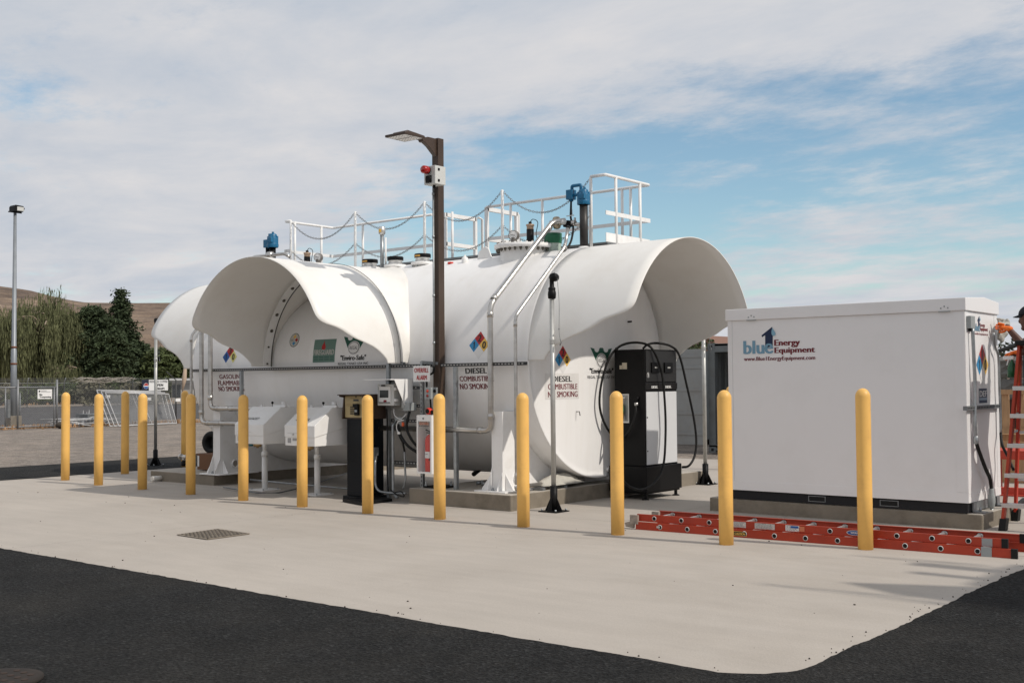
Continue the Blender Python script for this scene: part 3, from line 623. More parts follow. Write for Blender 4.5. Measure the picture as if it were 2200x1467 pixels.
def gauge(px, py, y, s, label):
    q = PY(px, py, y); t = thing('level_gauge', label, 'gauge', (q.x, y, 3.2), 'round dial gauges on top of the tank'); r = .068*s
    ax = V((.34, -.94, 0)).normalized()
    b = MB(); b.lathe(q+ax*.0, ax, [(0, -.05), (r*.8, -.05), (r, -.035), (r, .03), (r*.9, .034)], 28); b.lathe(q, (0, 0, 1), [(.034*s, -.15*s-.03), (.034*s, -.10*s), (.042*s, -.07*s), (.042*s, -.03)], 14); b.cyl((q.x, y, 3.15), (q.x, y, q.z-.1), .024, 10)
    b.build('housing', mat('gauge_grey', (.17, .155, .14), .5, .3, var=.15), t)
    b = MB(); u, w = frame(ax); c = q+ax*.033; b.lathe(c, ax, [(0, 0), (r*.86, 0)], 28)
    for i in range(11): a = radians(-50+i*28); dd = u*cos(a)+w*sin(a); b.bar(c+ax*.001+dd*r*.6, c+ax*.001+dd*r*.78, .003, .002, ax, 1)
    b.bar(c+ax*.003-u*r*.45-V((0, 0, r*.08)), c+ax*.003+u*r*.5+V((0, 0, r*.1)), .006, .003, ax, 1); b.build('dial', [WH, INK], t)
gauge(1104, 506, 11.8, 1, 'grey dial gauge standing on the bolted manhole cover')
gauge(684, 553, 11.8, .95, 'grey dial gauge at the left end of the tank beside the black cylinder')
def probe(px, y0, y1, y, label):
    q = PY(px, y0, y); t = thing('level_probe', label, 'probe', (q.x, y, 3.2), 'black level probes on top of the tank')
    b = MB(); b.cyl((q.x, y, 3.16), (q.x, y, q.z-.08), .050, 18); b.build('riser', BLACK, t)
    b = MB(); b.lathe((q.x, y, q.z-.09), (0, 0, 1), [(.047, 0), (.047, .05), (.056, .055), (.056, .075), (.03, .08), (0, .08)], 18); b.build('collar', mat('probe_tan', (.42, .30, .21), .5, .3), t)
    b = MB(); b.cyl((q.x, y, q.z-.01), (q.x, y, q.z+.02), .022, 10); b.tube(bez([V((q.x, y, q.z+.02)), V((q.x+.05, y, q.z+.05)), V((q.x+.13, y, q.z+.0)), V((q.x+.10, y, q.z-.15)), V((q.x+.14, y, q.z-.26))], 6), .005, 6); b.build('cable', RUBBER, t)
probe(1139, 480, 528, 11.95, 'black level probe with tan collar behind the steep silver pipe')
probe(660, 541, 565, 11.8, 'short black level probe with tan collar at the left end of the tank')
# blue pumps
def pump_head(t, q, s, box=True):
    b = MB(); b.lathe(q, (0, 0, 1), [(.078*s, 0), (.085*s, .02*s), (.085*s, .05*s), (.078*s, .055*s), (.08*s, .135*s), (.062*s, .15*s), (.062*s, .185*s), (.05*s, .20*s), (0, .205*s)], 20)
    for k in range(4): a = k*pi/2+.5; b.cyl(q+V((.072*s*cos(a), .072*s*sin(a), .0)), q+V((.072*s*cos(a), .072*s*sin(a), .165*s)), .014*s, 8)
    b.cbox(q+V((.02*s, -.05*s, .10*s)), .09*s, .07*s, .06*s); b.cyl(q+V((.03*s, -.02*s, .18*s)), q+V((.03*s, -.02*s, .225*s)), .018*s, 8)
    b.build('pump_head', PBLUE, t, bevel=.003)
q = PY(1254, 440, 12.0); t = thing('fuel_pump', 'blue pump head on a tall black riser beside the right railing', 'fuel pump', (q.x, 12.0, 3.2), 'blue pumps on top of the tank')
b = MB(); b.cyl((q.x, 12.0, 3.2), (q.x, 12.0, q.z), .054, 20); b.build('riser', mat('riser_black', (.035, .032, .03), .45, .2, var=.3, vscale=8), t)
b = MB(); b.lathe((q.x, 12.0, 3.15), (0, 0, 1), [(.09, 0), (.088, .06), (.075, .1), (.056, .11)], 20); b.build('weld_neck', WHITE2, t)
pump_head(t, V((q.x, 12.0, q.z)), 1.0)
b = MB(); e = PY(1227, 419, 12.0); b.cbox((e.x, 12.0, e.z), .095, .10, .125); b.cyl((e.x, 12.0, e.z-.085), (e.x, 12.0, e.z-.05), .03, 12); b.tube(fillet([V((e.x+.015, 12, e.z+.05)), V((e.x+.015, 12, e.z+.115)), V((q.x-.04, 12, e.z+.115)), V((q.x-.04, 12, e.z+.05))], .02, 3), .022, 10); b.cyl((e.x, 12, e.z-.01), (q.x, 12, e.z-.01), .02, 10); b.build('junction_box', PBLUE, t, bevel=.005)
b = MB(); g = PY(1231, 470, 12.0); b.tube(fillet([V((e.x, 12, e.z-.08)), V((e.x, 11.98, g.z)), PY(1233, 490, 11.95), PY(1226, 525, 11.85), PY(1207, 545, 11.7)], .12, 5), .014, 10); b.build('conduit', RUBBER, t)
b = MB(); b.cyl((e.x, 12, e.z-.085), (e.x, 12, e.z-.19), .012, 8); b.cyl((e.x, 12, e.z-.19), (e.x, 12, e.z-.26), .016, 8); b.build('union', GALV, t)
q = PY(586, 532, 11.9); t = thing('fuel_pump', 'blue pump head on black risers at the far left of the tank top', 'fuel pump', (q.x, 11.9, 3.2), 'blue pumps on top of the tank')
b = MB(); b.cyl((q.x, 11.9, 3.15), (q.x, 11.9, q.z), .05, 16); b.cyl((q.x-.13, 11.9, 3.15), (q.x-.13, 11.9, q.z+.02), .033, 14); b.build('riser', BLACK, t)
pump_head(t, V((q.x+.0, 11.9, q.z)), 1.12)
b = MB(); b.cbox((q.x-.12, 11.9, q.z+.07), .10, .12, .13); b.cyl((q.x-.06, 11.9, q.z+.1), (q.x-.06, 11.9, q.z+.23), .035, 12); b.build('junction_box', PBLUE, t, bevel=.006)
b = MB(); z = PY(580, 549, 11.75).z; xa, xb = PY(549, 548, 11.75).x, PY(615, 551, 11.75).x
b.tube(fillet([V((xa, 11.6, z-.12)), V((xa+.02, 11.7, z)), V((xb-.03, 11.75, z)), V((xb+.05, 11.78, z-.06))], .05, 4), .026, 12); b.lathe(V(((xa+xb)/2, 11.74, z)), (1, 0, 0), [(.03, -.06), (.06, -.05), (.065, 0), (.06, .05), (.03, .06)], 16); b.build('pipe_union', STEEL, t)
# plastic bucket on the tank top
q = PY(1188, 545, 12.02); t = thing('bucket', 'pale green plastic bucket with dark green rim standing on the tank top', 'bucket', (q.x, 12.02, 3.24))
b = MB(); z0 = PY(1188, 546, 12.02).z-.03; h = PY(1188, 502, 12.02).z-z0; b.lathe((q.x, 12.02, z0), (0, 0, 1), [(0, 0), (.10, 0), (.112, h*.45), (.115, h*.55)], 28); b.build('body', mat('bucket_pale', (.44, .52, .46), .4), t)
b = MB(); b.lathe((q.x, 12.02, z0), (0, 0, 1), [(.114, h*.55), (.121, h*.57), (.117, h*.62), (.124, h*.66), (.119, h*.72), (.125, h*.76), (.12, h*.84), (.122, h), (.112, h), (.10, h*.5)], 28); b.build('rim', mat('bucket_green', (.02, .14, .07), .4), t)
b = MB(); b.tube(bez([V((q.x-.12, 11.96, z0+h*.8)), V((q.x-.07, 11.89, z0+h*.3)), V((q.x-.02, 11.89, z0+.02)), V((q.x-.05, 11.89, z0+h*.5)), V((q.x-.03, 11.9, z0+h*1.02))], 6), .004, 6); b.build('handle', GALV, t)

# ------------------------------------------------------------------ steel pipes
def coup(b, p, d, r, m=0): d = V(d).normalized(); b.lathe(V(p)-d*.035, d, [(r, 0), (r*1.18, .004), (r*1.18, .066), (r, .07)], 14, m)
def pipe(label, pts, r, fr, coups=()):
    b = MB(); b.tube(fillet(pts, fr, 6), r, 16)
    for p, dd in coups: coup(b, p, dd, r)
    return tag(b.build('steel_pipe', STEEL), label, 'pipe', 'stainless fuel pipes on the tank')
A1 = PY(1053, 655, 10.60); A0 = PY(1056, 925, 10.60); xA = A1.x
AT = PX(1187, 477, xA+.0)
Aend = V((xA+.12, AT.y+.12, AT.z+.02)); Bx = PY(1107, 680, 10.60)
hl_ = PY(812, 918, 10.60)
pipe('thick steel pipe rising from the low header and slanting up over the diesel tank', [V((hl_.x, 10.60, A0.z-.0)), V((xA, 10.60, A0.z)), V((xA, 10.60, A1.z)), V((xA, AT.y, AT.z)), Aend], .035, .11,
     [((xA, 10.6, A0.z+.17), (0, 0, 1)), ((xA-.17, 10.6, A0.z), (1, 0, 0)), ((xA, 10.6, A1.z-.12), (0, 0, 1)), ((xA, 10.68, A1.z+.09), V((0, AT.y-10.6, AT.z-A1.z))), ((xA, AT.y-.08, AT.z-.09), V((0, AT.y-10.6, AT.z-A1.z)))])
B1 = PX(1214, 530, Bx.x+.03); B2 = PX(1218, 490, Bx.x+.03); Bb = PY(1107, 1037, 10.60)
pipe('thin steel pipe slanting off the tank top and running down beside the right foot', [V((Bx.x+.03, B2.y+.02, B2.z)), V((Bx.x+.03, B1.y, B1.z)), V((Bx.x, 10.60, Bx.z)), V((Bx.x, 10.60, Bb.z+.02)), V((Bx.x, 10.60, Bb.z-.02))], .021, .07,
     [((Bx.x, 10.6, Bx.z-.09), (0, 0, 1)), ((Bx.x, 10.6, .40), (0, 0, 1)), ((Bx.x+.03, B1.y, B1.z), (0, -.4, 1))])
for (lab, x_, yt, ye, xe, r) in (('steel pipe at the left end turning right high above the spill boxes', 452, 700, 877, 690, .036), ('steel pipe at the left end turning right low behind the left spill box', 433, 697, 908, 690, .036)):
    T_ = PY(x_, yt, 10.58); E_ = PY(x_, ye, 10.58); X_ = PY(700, ye, 10.62)
    pipe(lab, [V((T_.x, 11.3, 3.0)), V((T_.x, 10.64, T_.z+.16)), V((T_.x, 10.58, T_.z)), V((E_.x, 10.58, E_.z)), V((X_.x, 10.58, E_.z))], r, .11, [((E_.x, 10.58, E_.z+.16), (0, 0, 1)), ((E_.x+.17, 10.58, E_.z), (1, 0, 0)), ((E_.x+.5, 10.58, E_.z), (1, 0, 0))])
T_ = PY(411, 716, 10.58); pipe('thinnest steel pipe at the extreme left end of the tank', [V((T_.x+.02, 11.2, 2.95)), V((T_.x, 10.68, T_.z+.08)), V((T_.x, 10.58, T_.z-.04)), V((T_.x, 10.58, .9)), V((T_.x, 10.58, .16))], .021, .06, [((T_.x, 10.58, T_.z-.1), (0, 0, 1))])
# low pipe along the right edge of the pad, with its elbow and clamps
Q0 = V((Bx.x, 10.60, .28)); Q1 = V((-8.60, 10.72, .26)); Q2 = V((-8.62, 12.05, .26))
b = MB(); b.tube(fillet([Q0, Q0-V((0, 0, .04)), Q1, Q2], .06, 5), .027, 14); coup(b, Q1+V((0, .12, 0)), (0, 1, 0), .03); coup(b, Q2-V((0, .45, 0)), (0, 1, 0), .03); b.lathe(Q2-V((0, .35, 0)), (0, 1, 0), [(.036, 0), (.036, .2)], 14, 1)
b.box(-8.72, -8.52, 11.05, 11.11, .19, .225, 1); b.box(-8.72, -8.52, 11.5, 11.56, .19, .225, 1)
tag(b.build('steel_pipe', [STEEL, GALVD]), 'low steel pipe lying along the right edge of the diesel pad', 'pipe', 'stainless fuel pipes on the tank')
# valve cluster at the top
t = thing('valve_assembly', 'cluster of valves and a round bronze filter between silver pipe and blue pump', 'valve', Aend)
c = PY(1196, 479, 11.97); e = PY(1252, 484, 12.0); mid = PY(1222, 481, 11.98)
b = MB(); ax = V((1, .25, 0)).normalized(); b.lathe(c, ax, [(.03, -.09), (.045, -.05), (.05, -.045), (.08, -.03), (.085, 0), (.08, .03), (.05, .045), (.035, .05), (.035, .09)], 24); b.build('filter', mat('bronze_filter', (.38, .31, .22), .4, .8, var=.2, vscale=9), t)
b = MB(); b.tube([Aend, c-ax*.09], .035, 12); b.cyl(c+ax*.08, mid, .03, 12); b.cyl(mid, e, .028, 12); b.lathe(mid+V((.08, 0, 0)), (1, 0, 0), [(.03, -.03), (.042, -.025), (.042, .025), (.03, .03)], 14); b.cyl(mid+V((.1, 0, 0)), mid+V((.1, 0, .07)), .014, 8); b.build('valve_body', STEEL, t)
b = MB(); b.cbox(mid+V((-.02, 0, .0)), .09, .09, .085); b.tube([mid+V((-.0, 0, -.04)), V((Bx.x+.03, B2.y+.02, B2.z))], .026, 12); b.build('black_valve', BLACK, t, bevel=.01)
b = MB(); b.lathe(PY(1210, 477, 11.9), V((-.4, -.9, .1)), [(0, .03), (.02, .03), (.032, .02), (.032, -.03)], 14); b.bar(mid+V((-.02, -.02, .1)), mid+V((.1, -.02, .1)), .008, .012); b.build('valve_handle', LGREY, t)

# ------------------------------------------------------------------ walkway on the tank top
wk = thing('walkway', 'white steel walkway with pipe railings and chains on top of the fuel tank', 'walkway', (-11.6, 12.7, 3.3))
RW = mat('railing_white', (.80, .80, .79), .4, var=.03, vscale=6, dirt=(.5, .45, .4), dscale=9, damt=.25)
YA, YB, ZT_, ZMID, ZD = 12.17, 13.22, 4.19, 3.70, 3.32
b = MB(); b.box(-14.95, -8.3, YA+.02, YB-.0, ZD-.03, ZD); b.build('deck', GALVD, wk)
r_ = .021
px_ = [PY(x, y, YA).x for x, y in ((625, 480), (763, 457), (912, 431), (1079, 404), (1269, 375))]
for x in px_: b = MB(); b.tube([V((x, YA, 3.15)), V((x, YA, ZT_-.01)), V((x, YA, ZT_))], [r_, r_, r_*.6], 12); b.build('chain_post', RW, wk)
def rail(name, pts, r=r_, fr=.0): b = MB(); b.tube(fillet(pts, fr, 3) if fr else pts, r, 10); b.build(name, RW, wk)
def flat(name, p0, p1, h=.05): b = MB(); b.bar(p0, p1, .008, h); b.build(name, RW, wk)
# left end
XLL = px_[0]; xe = XLL-.14; yb_ = YB
rail('top_rail', [V((XLL, YA, ZT_)), V((xe, YA, ZT_)), V((xe+.0, YA+.12, ZT_)), V((xe-.0, YB, ZT_)), V((PZ(915, 459, ZT_).x, YB, ZT_))], fr=.03)
for x, y in ((xe+.12, YA+.1), (xe, YA+.78), (-13.95, YB), (PZ(952, 452, ZT_).x, YB)): rail('post', [V((x, y, 3.2)), V((x, y, ZT_))])
flat('mid_rail', V((xe-.02, YA, ZMID)), V((XLL, YA, ZMID))); flat('mid_rail', V((xe, YA, ZMID)), V((xe, YB, ZMID))); flat('mid_rail', V((xe, YB, ZMID)), V((-12.1, YB, ZMID)))
# crossover gate frames behind
for (xg) in (-12.08, -11.22):
    for yy in (YB, YB+.72): b = MB(); b.bar(V((xg, yy, 2.6)), V((xg, yy, ZT_)), .05, .05, (0, 1, 0)); b.build('gate_post', RW, wk)
    for zg in (ZT_-.03, ZMID): b = MB(); b.bar(V((xg, YB, zg)), V((xg, YB+.72, zg)), .05, .06); b.build('gate_rail', RW, wk)
rail('ladder_rail', [V((-12.03, YB+.84, 2.4)), V((-12.03, YB+.84, ZT_-.02)), V((-12.03, YB+.74, ZT_))]); rail('ladder_rail', [V((-11.27, YB+.84, 2.4)), V((-11.27, YB+.84, ZT_-.02)), V((-11.27, YB+.74, ZT_))])
for k in range(5): rail('rung', [V((-12.03, YB+.84, 2.5+.28*k)), V((-11.27, YB+.84, 2.5+.28*k))], .013) if k < 2 else None
# right back rail and right end
XE = -8.31
rail('top_rail', [V((-11.22, YB, ZT_)), V((XE, YB, ZT_)), V((XE, YA, ZT_)), V((px_[-1], YA, ZT_))], fr=.02)
for x, y in ((-10.15, YB), (-9.3, YB), (-8.75, YB), (-10.75, YB), (XE, YA+.24), (XE, YA+.82), (XE-.3, YB)): rail('post', [V((x, y, 3.2)), V((x, y, ZT_))])
flat('mid_rail', V((-11.22, YB, ZMID)), V((XE, YB, ZMID))); flat('mid_rail', V((XE+.0, YA, ZMID)), V((XE, YB+.02, ZMID)), .055)
b = MB(); b.bar(V((XE, YA, 3.38)), V((XE, YB, 3.38)), .008, .12); b.build('kick_plate', RW, wk)
# chains
CH = mat('chain_steel', (.30, .30, .30), .45, .7, var=.2, vscale=30)
def chain(p0, p1, sag):
    p0, p1 = V(p0), V(p1); ln = (p1-p0).length; b = MB(); pitch = .036; n = int((ln+2.4*sag*sag/ln)/pitch); P = []
    for i in range(n+1): t = i/n; P.append(p0.lerp(p1, t)-V((0, 0, sag*4*t*(1-t))))
    for i in range(n):
        a, c = P[i], P[i+1]; d = (c-a).normalized(); m = (a+c)/2; s_ = V((0, 1, 0)) if i % 2 else d.cross(V((0, 1, 0))); s_ = (s_-d*s_.dot(d)).normalized()
        b.tube([m+d*cos(q)*.027+s_*sin(q)*.0125 for q in [2*pi*k/9 for k in range(9)]], .0032, 5, closed=True)
    b.build('chain', CH, wk)
for i in range(4):
    sg = (.30, .28, .30, .33)[i]
    chain((px_[i]+.02, YA, ZT_-.03), (px_[i+1]-.02, YA, ZT_-.03), sg+.03); chain((px_[i]+.02, YA, ZMID-.02), (px_[i+1]-.02, YA, ZMID-.02), sg-.02)

# ------------------------------------------------------------------ strut frame in front of the tank
sf = thing('strut_rack', 'slotted galvanised strut rail and posts standing against the front of the tank', 'strut frame', (-11.5, 10.66, .1))
YS = 10.66
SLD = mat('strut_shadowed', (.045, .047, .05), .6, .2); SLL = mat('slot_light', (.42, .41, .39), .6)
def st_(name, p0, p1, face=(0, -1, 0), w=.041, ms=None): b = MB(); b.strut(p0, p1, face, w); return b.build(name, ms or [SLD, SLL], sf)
def hz(xa, ya, xb, yb, y=YS, **k): a, c = PY(xa, ya, y), PY(xb, yb, y); z = (a.z+c.z)/2; return st_('rail', V((a.x, y, z)), V((c.x, y, z)), **k)
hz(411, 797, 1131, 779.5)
YP = 10.60
for px, yt, yb in ((519, 797, 1005), (835, 780, 1062), (979, 788, 1041)):
    a = PY(px, yt, YP); st_('post', V((a.x, YP, .0 if px == 835 else .16 if px == 519 else .19)), V((a.x, YP, a.z-.0)), (-1, 0, 0), .046, [GALV, SLD])
a = PY(907, 776, YP); st_('post', V((a.x, YP, .19)), V((a.x, YP, a.z)), (0, -1, 0), .041, [GALV, SLD])
for px in (835, 907):
    a = PY(px, 778, YP); b = MB(); b.bar(V((a.x, YP, a.z)), V((a.x+.26, YP+.03, a.z-.02)), .041, .035, (0, 0, 1)); b.build('bracket', GALVD, sf)
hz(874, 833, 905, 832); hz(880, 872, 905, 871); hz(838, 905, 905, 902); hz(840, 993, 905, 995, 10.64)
# ------------------------------------------------------------------ overfill sign
t = MB(); A, B = PY(888, 820, 10.50), PY(923.5, 785.5, 10.50); t.box(A.x, B.x, 10.50, 10.504, A.z, B.z)
sg = tag(t.build('sign', WH, bevel=.001), 'white OVERFILL ALARM sign with red letters fixed to the strut rail', 'sign')
fm = lambda y: (lambda u, v, e: V((u, y-e, v)))
d = Decal(fm(10.50)); w_ = B.x-A.x; h_ = B.z-A.z
d.text('OVERFILL', A.x+w_*.07, B.x-w_*.07, A.z+h_*.58, A.z+h_*.87, RED, 1, .004); d.text('ALARM', A.x+w_*.20, B.x-w_*.18, A.z+h_*.12, A.z+h_*.41, RED, 1, .004); d.build('lettering', sg)
# ------------------------------------------------------------------ area light on the brown post
PX0 = PY(942, 850, 10.66).x
lp = thing('lamp_post', 'tall square brown steel post with a flat shoebox lamp head beside the tank', 'lamp post', (PX0, 10.68, .19))
hp = .054; zt = PY(942, 298, 10.66).z
b = MB(); b.box(PX0-hp, PX0+hp, 10.62, 10.62+2*hp, .20, zt); b.build('post', BRONZE, lp, bevel=.006)
b = MB(); b.box(PX0-.15, PX0+.15, 10.53, 10.83, .192, .212)
for dx, dy in ((-.12, -.03), (.12, -.03), (-.12, .18), (.12, .18)): b.cyl((PX0+dx, 10.58+dy, .2), (PX0+dx, 10.58+dy, .27), .011, 8, 1); b.cyl((PX0+dx, 10.58+dy, .21), (PX0+dx, 10.58+dy, .235), .02, 6, 1)
b.build('base_plate', [BLACK, GALV], lp, bevel=.002)
c0 = V((PX0, 10.62+hp, zt-.02)); AD = V((0, -1, 0))                      # head points out over the slab, level with the view
xl = PX0
b = MB(); b.prism([(xl-.03, 10.62, zt-.24), (xl-.03, 10.62, zt-.01), (xl-.03, 10.46, zt-.01), (xl-.03, 10.40, zt-.03), (xl-.03, 10.40, zt-.09), (xl-.03, 10.48, zt-.13)], (.06, 0, 0)); b.cyl((xl-.04, 10.385, zt-.055), (xl+.04, 10.385, zt-.055), .035, 14); b.bar((xl, 10.40, zt-.055), (xl, 10.20, zt-.04), .07, .03); b.build('arm', BRONZE, lp, bevel=.004)
hd = MB(); W2 = .175; y0, y1 = 10.25, 9.90; zz = 4.55
hd.prism([(xl-W2, y0, zz), (xl-W2, y0, zz+.03), (xl-W2, (y0+y1)/2, zz+.045), (xl-W2, y1, zz+.03), (xl-W2, y1, zz+.0)], (2*W2, 0, 0))
hd.prism([(xl-W2*.72, y0+.03, zz+.02), (xl-W2*.72, y0-.06, zz+.055), (xl-W2*.72, y1+.10, zz+.07), (xl-W2*.72, y1+.06, zz+.035)], (1.44*W2, 0, 0))
ho = hd.build('lamp_head', BRONZE, lp, bevel=.006)
for sx_ in (0, 1):
    b = MB(); ya, yb = y0-.02-sx_*.165, y0-.02-sx_*.165-.145; b.add([(xl-W2+.02, ya, zz-.0015), (xl+W2-.02, ya, zz-.0015), (xl+W2-.02, yb, zz-.0015), (xl-W2+.02, yb, zz-.0015)], [(0, 1, 2, 3)])
    for i in range(3):
        for j in range(6): c = V((xl-W2+.045+j*.052, ya-.03-i*.042, zz-.003)); b.ball(c, .005, 1, n=8, k=4)
    b.build('lens', [mat('lens', (.85, .85, .83), .35, var=.02), mat('led', (.6, .6, .58), .2)], ho)
# conduit up the post
t = thing('conduit', 'thin conduit running up the brown lamp post to the alarm box', 'conduit', (PX0-.03, 10.6, 1.6))
cx1 = PX0-.012; z1 = PY(936, 402, 10.59).z
b = MB(); b.tube([V((cx1, 10.595, z1)), V((cx1+.0, 10.595, 2.4)), V((cx1-.0, 10.595, 1.72))], .012, 10)
for z in (3.9, 3.35, 2.6, 2.0): b.lathe((cx1, 10.595, z), (0, 0, 1), [(.013, 0), (.018, .002), (.018, .035), (.013, .037)], 10)
b.build('pipe', GALV, t)
b = MB(); e = PY(917, 838, 10.52); b.tube(bez([V((cx1, 10.595, 1.73)), V((cx1-.01, 10.58, 1.64)), V((cx1-.10, 10.56, 1.60)), V((e.x-.02, 10.54, 1.50)), V((e.x-.0, 10.52, 1.40))], 6), .014, 10); b.build('flexible_end', RUBBER, t)
# alarm box
A, B = PY(911, 402, 10.52), PY(935, 359, 10.52); dx = .17
t = thing('alarm_box', 'grey alarm box with red beacon and black horn high on the brown post', 'alarm box', (A.x+.1, 10.5, A.z))
xa, xb = PY(911, 380, 10.42).x, PY(935, 380, 10.42).x; b = MB(); b.box(xa, xb, 10.42, 10.615, A.z, B.z); b.build('box', LGREY, t, bevel=.006)
zc = (A.z+B.z)/2; hh = B.z-A.z
b = MB(); b.cyl((xa+.075, 10.42, zc+hh*.27), (xa+.075, 10.40, zc+hh*.27), .045, 18, 1); b.lathe((xa+.075, 10.40, zc+hh*.27), (0, -1, 0), [(.05, 0), (.052, .02), (.05, .07), (.04, .085), (0, .09)], 20); b.build('beacon', [mat('beacon_red', (.36, .008, .008), .18, coat=.5), BLACK], t)
b = MB(); b.box(xa+.035, xa+.135, 10.405, 10.42, zc-hh*.42, zc-hh*.02); b.lathe((xa+.085, 10.405, zc-hh*.22), (0, -1, 0), [(.045, 0), (.042, .012), (.02, .004), (0, .008)], 18); b.build('horn', BLACK, t, bevel=.006)
b = MB()
for z in (zc+.07, zc-.07): b.box(xb, xb+.007, 10.47, 10.50, z-.015, z+.015)
b.cyl((xa+.10, 10.5, A.z), (xa+.10, 10.5, A.z-.04), .018, 10); b.build('fittings', BLACK, t)
# push button station under the overfill sign
A, B = PY(921, 857, 10.50), PY(932, 833, 10.50)
t = thing('push_button_box', 'small grey box with two red lit buttons below the overfill alarm sign', 'button box', (A.x, 10.5, A.z))
w_ = .115
b = MB(); b.box(A.x, A.x+w_, 10.42, 10.55, A.z, B.z+.005); b.build('box', GREYP, t, bevel=.006)
for k in (.30, .72): b = MB(); z = A.z+(B.z-A.z)*k; b.lathe((A.x+w_/2, 10.42, z), (0, -1, 0), [(.018, 0), (.018, .008), (.014, .012), (0, .014)], 14); b.build('button', mat('button_red', (.55, .05, .02), .3) if k > .5 else mat('button_dark', (.22, .015, .012), .4), t)
b = MB(); b.cyl((A.x+w_, 10.48, B.z-.04), (A.x+w_+.01, 10.48, B.z-.04), .022, 14); b.tube([V((A.x+w_*.4, 10.48, A.z)), V((A.x+w_*.4, 10.50, A.z-.2))], .011, 8); b.build('conduit', BLACK, t)
# red padlock-like reel on top of the cabinet
c = PY(922, 883, 10.42); b = MB(); b.lathe(c-V((0, .03, 0)), (0, 1, 0), [(0, 0), (.035, 0), (.042, .015), (.042, .045), (.035, .06), (0, .06)], 18); b.cyl(c-V((0, .035, 0)), c-V((0, .028, 0)), .03, 14, 1); b.cyl(c+V((.04, 0, -.01)), c+V((.065, 0, -.01)), .022, 8, 1)
tag(b.build('tape_measure', [FRED, BLACK]), 'small red tape measure lying on top of the extinguisher cabinet', 'tape measure')
# ------------------------------------------------------------------ extinguisher cabinet
YC = 10.34; A, B = PY(897, 1016, YC), PY(928, 892, YC)
t = thing('extinguisher_cabinet', 'white open fronted fire extinguisher cabinet hung on the strut post', 'cabinet', (A.x, YC, A.z))
x0, x1, z0, z1 = A.x, B.x+.0, A.z, B.z
b = MB(); th = .022
b.box(x0, x1, YC+.17, YC+.18, z0, z1); b.box(x0, x0+.008, YC, YC+.17, z0, z1); b.box(x1-.008, x1, YC, YC+.17, z0, z1); b.box(x0+.008, x1-.008, YC, YC+.17, z1-.008, z1); b.box(x0+.008, x1-.008, YC, YC+.17, z0, z0+.008); b.build('case', WHITE2, t)
b = MB(); fy = YC-.004; b.box(x0, x0+th, fy-.008, fy, z0, z1); b.box(x1-th, x1, fy-.008, fy, z0, z1); b.box(x0+th, x1-th, fy-.008, fy, z1-.075, z1); b.box(x0+th, x1-th, fy-.008, fy, z0, z0+th); b.cyl(((x0+x1)/2-.01, fy-.008, z1-.04), ((x0+x1)/2-.01, fy-.014, z1-.04), .012, 10, 1); b.build('door_frame', [WHITE2, GALVD], t)
gm = bpy.data.materials.new('acrylic'); gm.use_nodes = True; g_ = gm.node_tree.nodes['Principled BSDF']; g_.inputs['Base Color'].default_value = (.92, .93, .93, 1); g_.inputs['Roughness'].default_value = .12; g_.inputs['Alpha'].default_value = .07
b = MB(); b.add([(x0+th, fy-.002, z0+th), (x1-th, fy-.002, z0+th), (x1-th, fy-.002, z1-.075), (x0+th, fy-.002, z1-.075)], [(0, 1, 2, 3)]); b.build('window', gm, t)
d = Decal(fm(fy-.002))
for k, m_ in ((0, 'o'), (1, 'o'), (2, 'd')):
    mm = mat('faded_orange', (.55, .13, .04), .5) if m_ == 'o' else INK; rr = random.Random(k)
    x = x0+th+.02
    while x < x1-th-.03: w_ = rr.uniform(.008, .02); d.rect(x, x+w_, z1-.098-k*.019, z1-.088-k*.019, mm); x += w_+.006
d.build('notice', t)
ex = thing('fire_extinguisher', 'red fire extinguisher with white label inside the white cabinet', 'fire extinguisher', (x1-.085, YC+.09, z0+.01))
cx_ = x1-.112; cy_ = YC+.09; b = MB(); b.lathe((cx_, cy_, z0+.012), (0, 0, 1), [(0, 0), (.066, 0), (.068, .02), (.068, .40), (.055, .44), (.03, .465), (.02, .47)], 24); b.build('cylinder', FRED, ex)
b = MB()
for k in range(8):
    a0, a1 = radians(-150+k*12), radians(-138+k*12); b.add([(cx_+.0692*cos(a), cy_+.0692*sin(a), z) for a, z in ((a0, z0+.19), (a1, z0+.19), (a1, z0+.27), (a0, z0+.27))], [(0, 1, 2, 3)])
for k in (1, 2, 4, 5): a0, a1 = radians(-150+k*12+2), radians(-138+k*12-2); b.add([(cx_+.0705*cos(a), cy_+.0705*sin(a), z) for a, z in ((a0, z0+.235), (a1, z0+.235), (a1, z0+.245), (a0, z0+.245))], [(0, 1, 2, 3)], 1)
b.build('label', [WH, INK], ex)
b = MB(); b.cyl((cx_, cy_, z0+.475), (cx_, cy_, z0+.515), .018, 12); b.bar((cx_+.01, cy_, z0+.51), (cx_-.06, cy_-.02, z0+.54), .02, .012); b.bar((cx_+.01, cy_, z0+.495), (cx_-.05, cy_-.02, z0+.505), .02, .01); b.tube(bez([V((cx_+.015, cy_, z0+.45)), V((cx_+.055, cy_-.01, z0+.40)), V((cx_+.058, cy_-.02, z0+.25)), V((cx_+.03, cy_-.062, z0+.16))], 5), .008, 8); b.build('valve', BLACK, ex)
